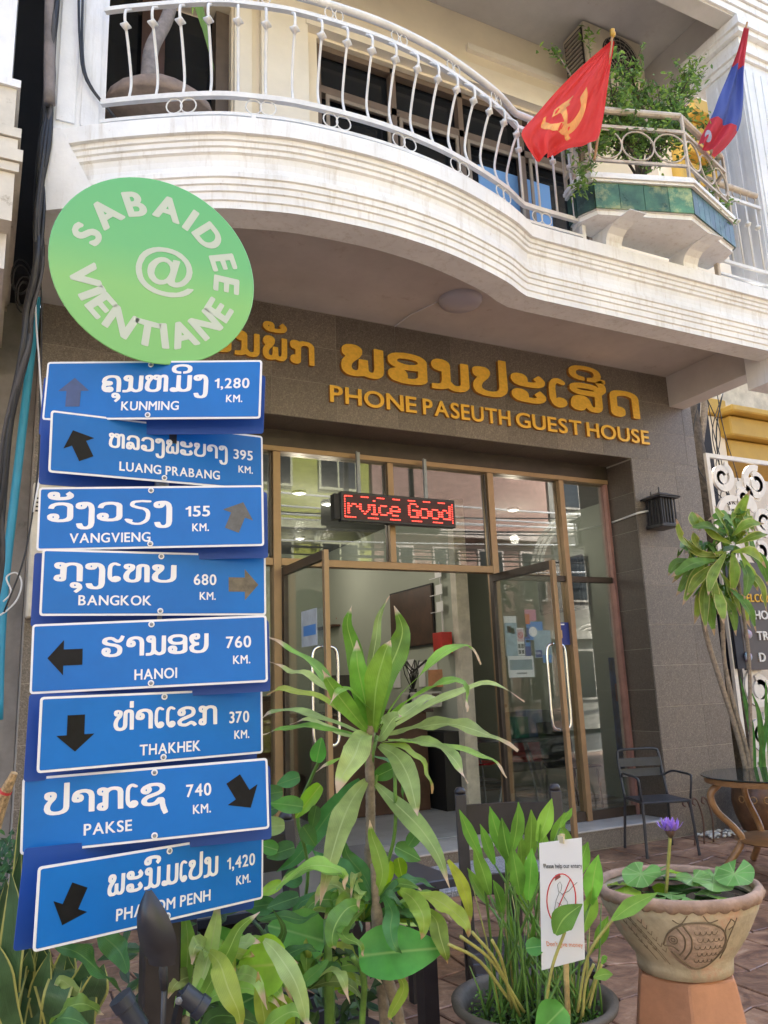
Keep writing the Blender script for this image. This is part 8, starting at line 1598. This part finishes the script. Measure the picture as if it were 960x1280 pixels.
c0 = V(((A.x+B.x)/2, YS-.0105, A.z+(B.z-A.z)*.27)); rr = (B.x-A.x)*.34; obj('ring', MB().tube([c0+V((rr*math.cos(a),0,rr*math.sin(a))) for a in [2*math.pi*i/16 for i in range(16)]], .004, 4, closed=True), M['textred'], t_); obj('ring_bar', MB().tube([c0+V((-rr*.7,0,rr*.7)), c0+V((rr*.7,0,-rr*.7))], .004, 4), M['textred'], t_)
poster('poster', 'pale blue sheet on the right pane with a small navy card logo', ((666,788),(690,822)), YS-.002, pb_, ((.05,.72,.42,.98,nv_),(.45,.9,.95,1.18,bl_)))
t_, A, B = poster('poster', 'blue sheet with a white round badge on the right pane', ((657,777),(679,800)), YS, bl_, ((0,.35,.12,1,nv_),))
c0 = V((A.x+(B.x-A.x)*.38, YS-.0055, A.z+(B.z-A.z)*.55)); obj('badge', MB().lathe(c0, [(.05,0),(.05,.001),(.001,.001)], 16, az=(0,-1,0), ay=(0,0,1)), M['paper'], t_)
bfont_text('VISA', pY(669,818,YS-.009), X_, Z_, FN, .034, M['paper'], t_, sx=1.0)
poster('poster', 'navy information sheet with a gold round mark behind the right stile', ((696,778),(716,806)), YS, nv_, ((.0,.35,.3,.7,mat('gold_print', (.6,.4,.15), .5)),(.05,.06,.5,.12,M['paper'])))
poster('sticker', 'navy and orange stickers between the notices on the right pane', ((655,796),(664,820)), YS-.003, nv_, ((.1,.1,.9,.5,bl_),(.2,.15,.8,.3,M['paper'])))
poster('sticker', 'small pink sheet above the notices on the right pane', ((655,762),(670,776)), YS-.001, pk_, ((.0,.4,.4,1.3,or_),))
poster('poster', 'dark photo sheet on the wall behind the rightmost pane', ((760,755),(772,796)), 7.0, M['paper'], ((.1,.3,.45,.5,M['textblack']),(.55,.3,.9,.5,M['textblack']),(.1,.6,.45,.8,M['textblack']),(.55,.6,.9,.8,M['textblack']),(.1,.05,.9,.22,pk_)))
# notice on the left leaf
ln_ = thing('door_notice', 'small white notice taped inside the left door leaf', 'notice', (2.3,5.9,1.8))
A = pX(377,765,2.29); B = pX(397,806,2.29)
obj('sheet', MB().box(2.286, 2.290, min(A.y,B.y), max(A.y,B.y), B.z, A.z), mat('pale_notice', (.5,.55,.58), .6), ln_)
obj('print', MB().box(2.2835, 2.2855, min(A.y,B.y)+.02, max(A.y,B.y)-.05, B.z+.08, B.z+.16), bl_, ln_)

# more lobby furniture
cab = thing('cabinet', 'dark wooden cabinet against the back wall of the lobby', 'cabinet', (3.0, 11.4, F0))
obj('cabinet_body', MB().box(2.2, 3.9, 11.3, 11.88, F0+.001, 1.45), M['wood_dark'], cab, bevel=.008)
for k in range(3): obj('cabinet_door', MB().box(2.23+.56*k, 2.76+.56*k, 11.28, 11.299, F0+.08, 1.38), mat('brown_cabinet_door', (.12,.06,.035), .4), cab, bevel=.004)
sofa = thing('bench', 'dark cushioned bench behind the left door leaf', 'bench', (2.2, 8.6, F0))
obj('seat', MB().box(1.35, 2.9, 8.5, 9.1, F0+.25, F0+.45), M['black'], sofa, bevel=.03); obj('backrest', MB().box(1.35, 2.9, 9.101, 9.25, F0+.25, F0+.95), M['black'], sofa, bevel=.03)
for x in (1.45, 2.8): obj('leg', MB().box(x-.03, x+.03, 8.55, 8.61, F0, F0+.249), M['wood_dark'], sofa)
pps = thing('wall_papers', 'white notices pinned to the partition beside the lamp', 'notices', (4.87, 8.6, 1.8))
for y, z, w__, h__ in ((8.35,1.55,.2,.28),(8.65,1.5,.16,.3),(8.9,1.62,.18,.22),(9.3,1.5,.2,.3)): obj('notice', MB().box(4.888, 4.893, y, y+w__, z, z+h__), M['paper'], pps)
vs_ = thing('flower_vase', 'dark vase with a spray of dark twigs at the end of the counter', 'vase', (4.55,8.3,1.262))
obj('vase_body', MB().lathe((4.52,8.3,1.262), [(.05,0),(.08,.08),(.05,.17),(.04,.2),(.05,.22)], 14), M['plantpipe'], vs_, smooth='all')
m = MB(); rng = random.Random(5)
for k in range(14): m.tube([(4.52,8.3,1.45),(4.52+rng.gauss(0,.05),8.3+rng.gauss(0,.05),1.65),(4.52+rng.gauss(0,.1),8.3+rng.gauss(0,.1),1.8)], .006, 4)
obj('twigs', m, M['black'], vs_)
th_ = thing('computer_screen', 'black computer screen standing on the counter', 'screen', (3.6,8.35,1.262))
obj('display', MB().box(3.40, 3.85, 8.38, 8.42, 1.36, 1.66), M['plantpipe'], th_, bevel=.004); obj('screen_foot', MB().box(3.57, 3.68, 8.35, 8.48, 1.262, 1.36), M['plantpipe'], th_)
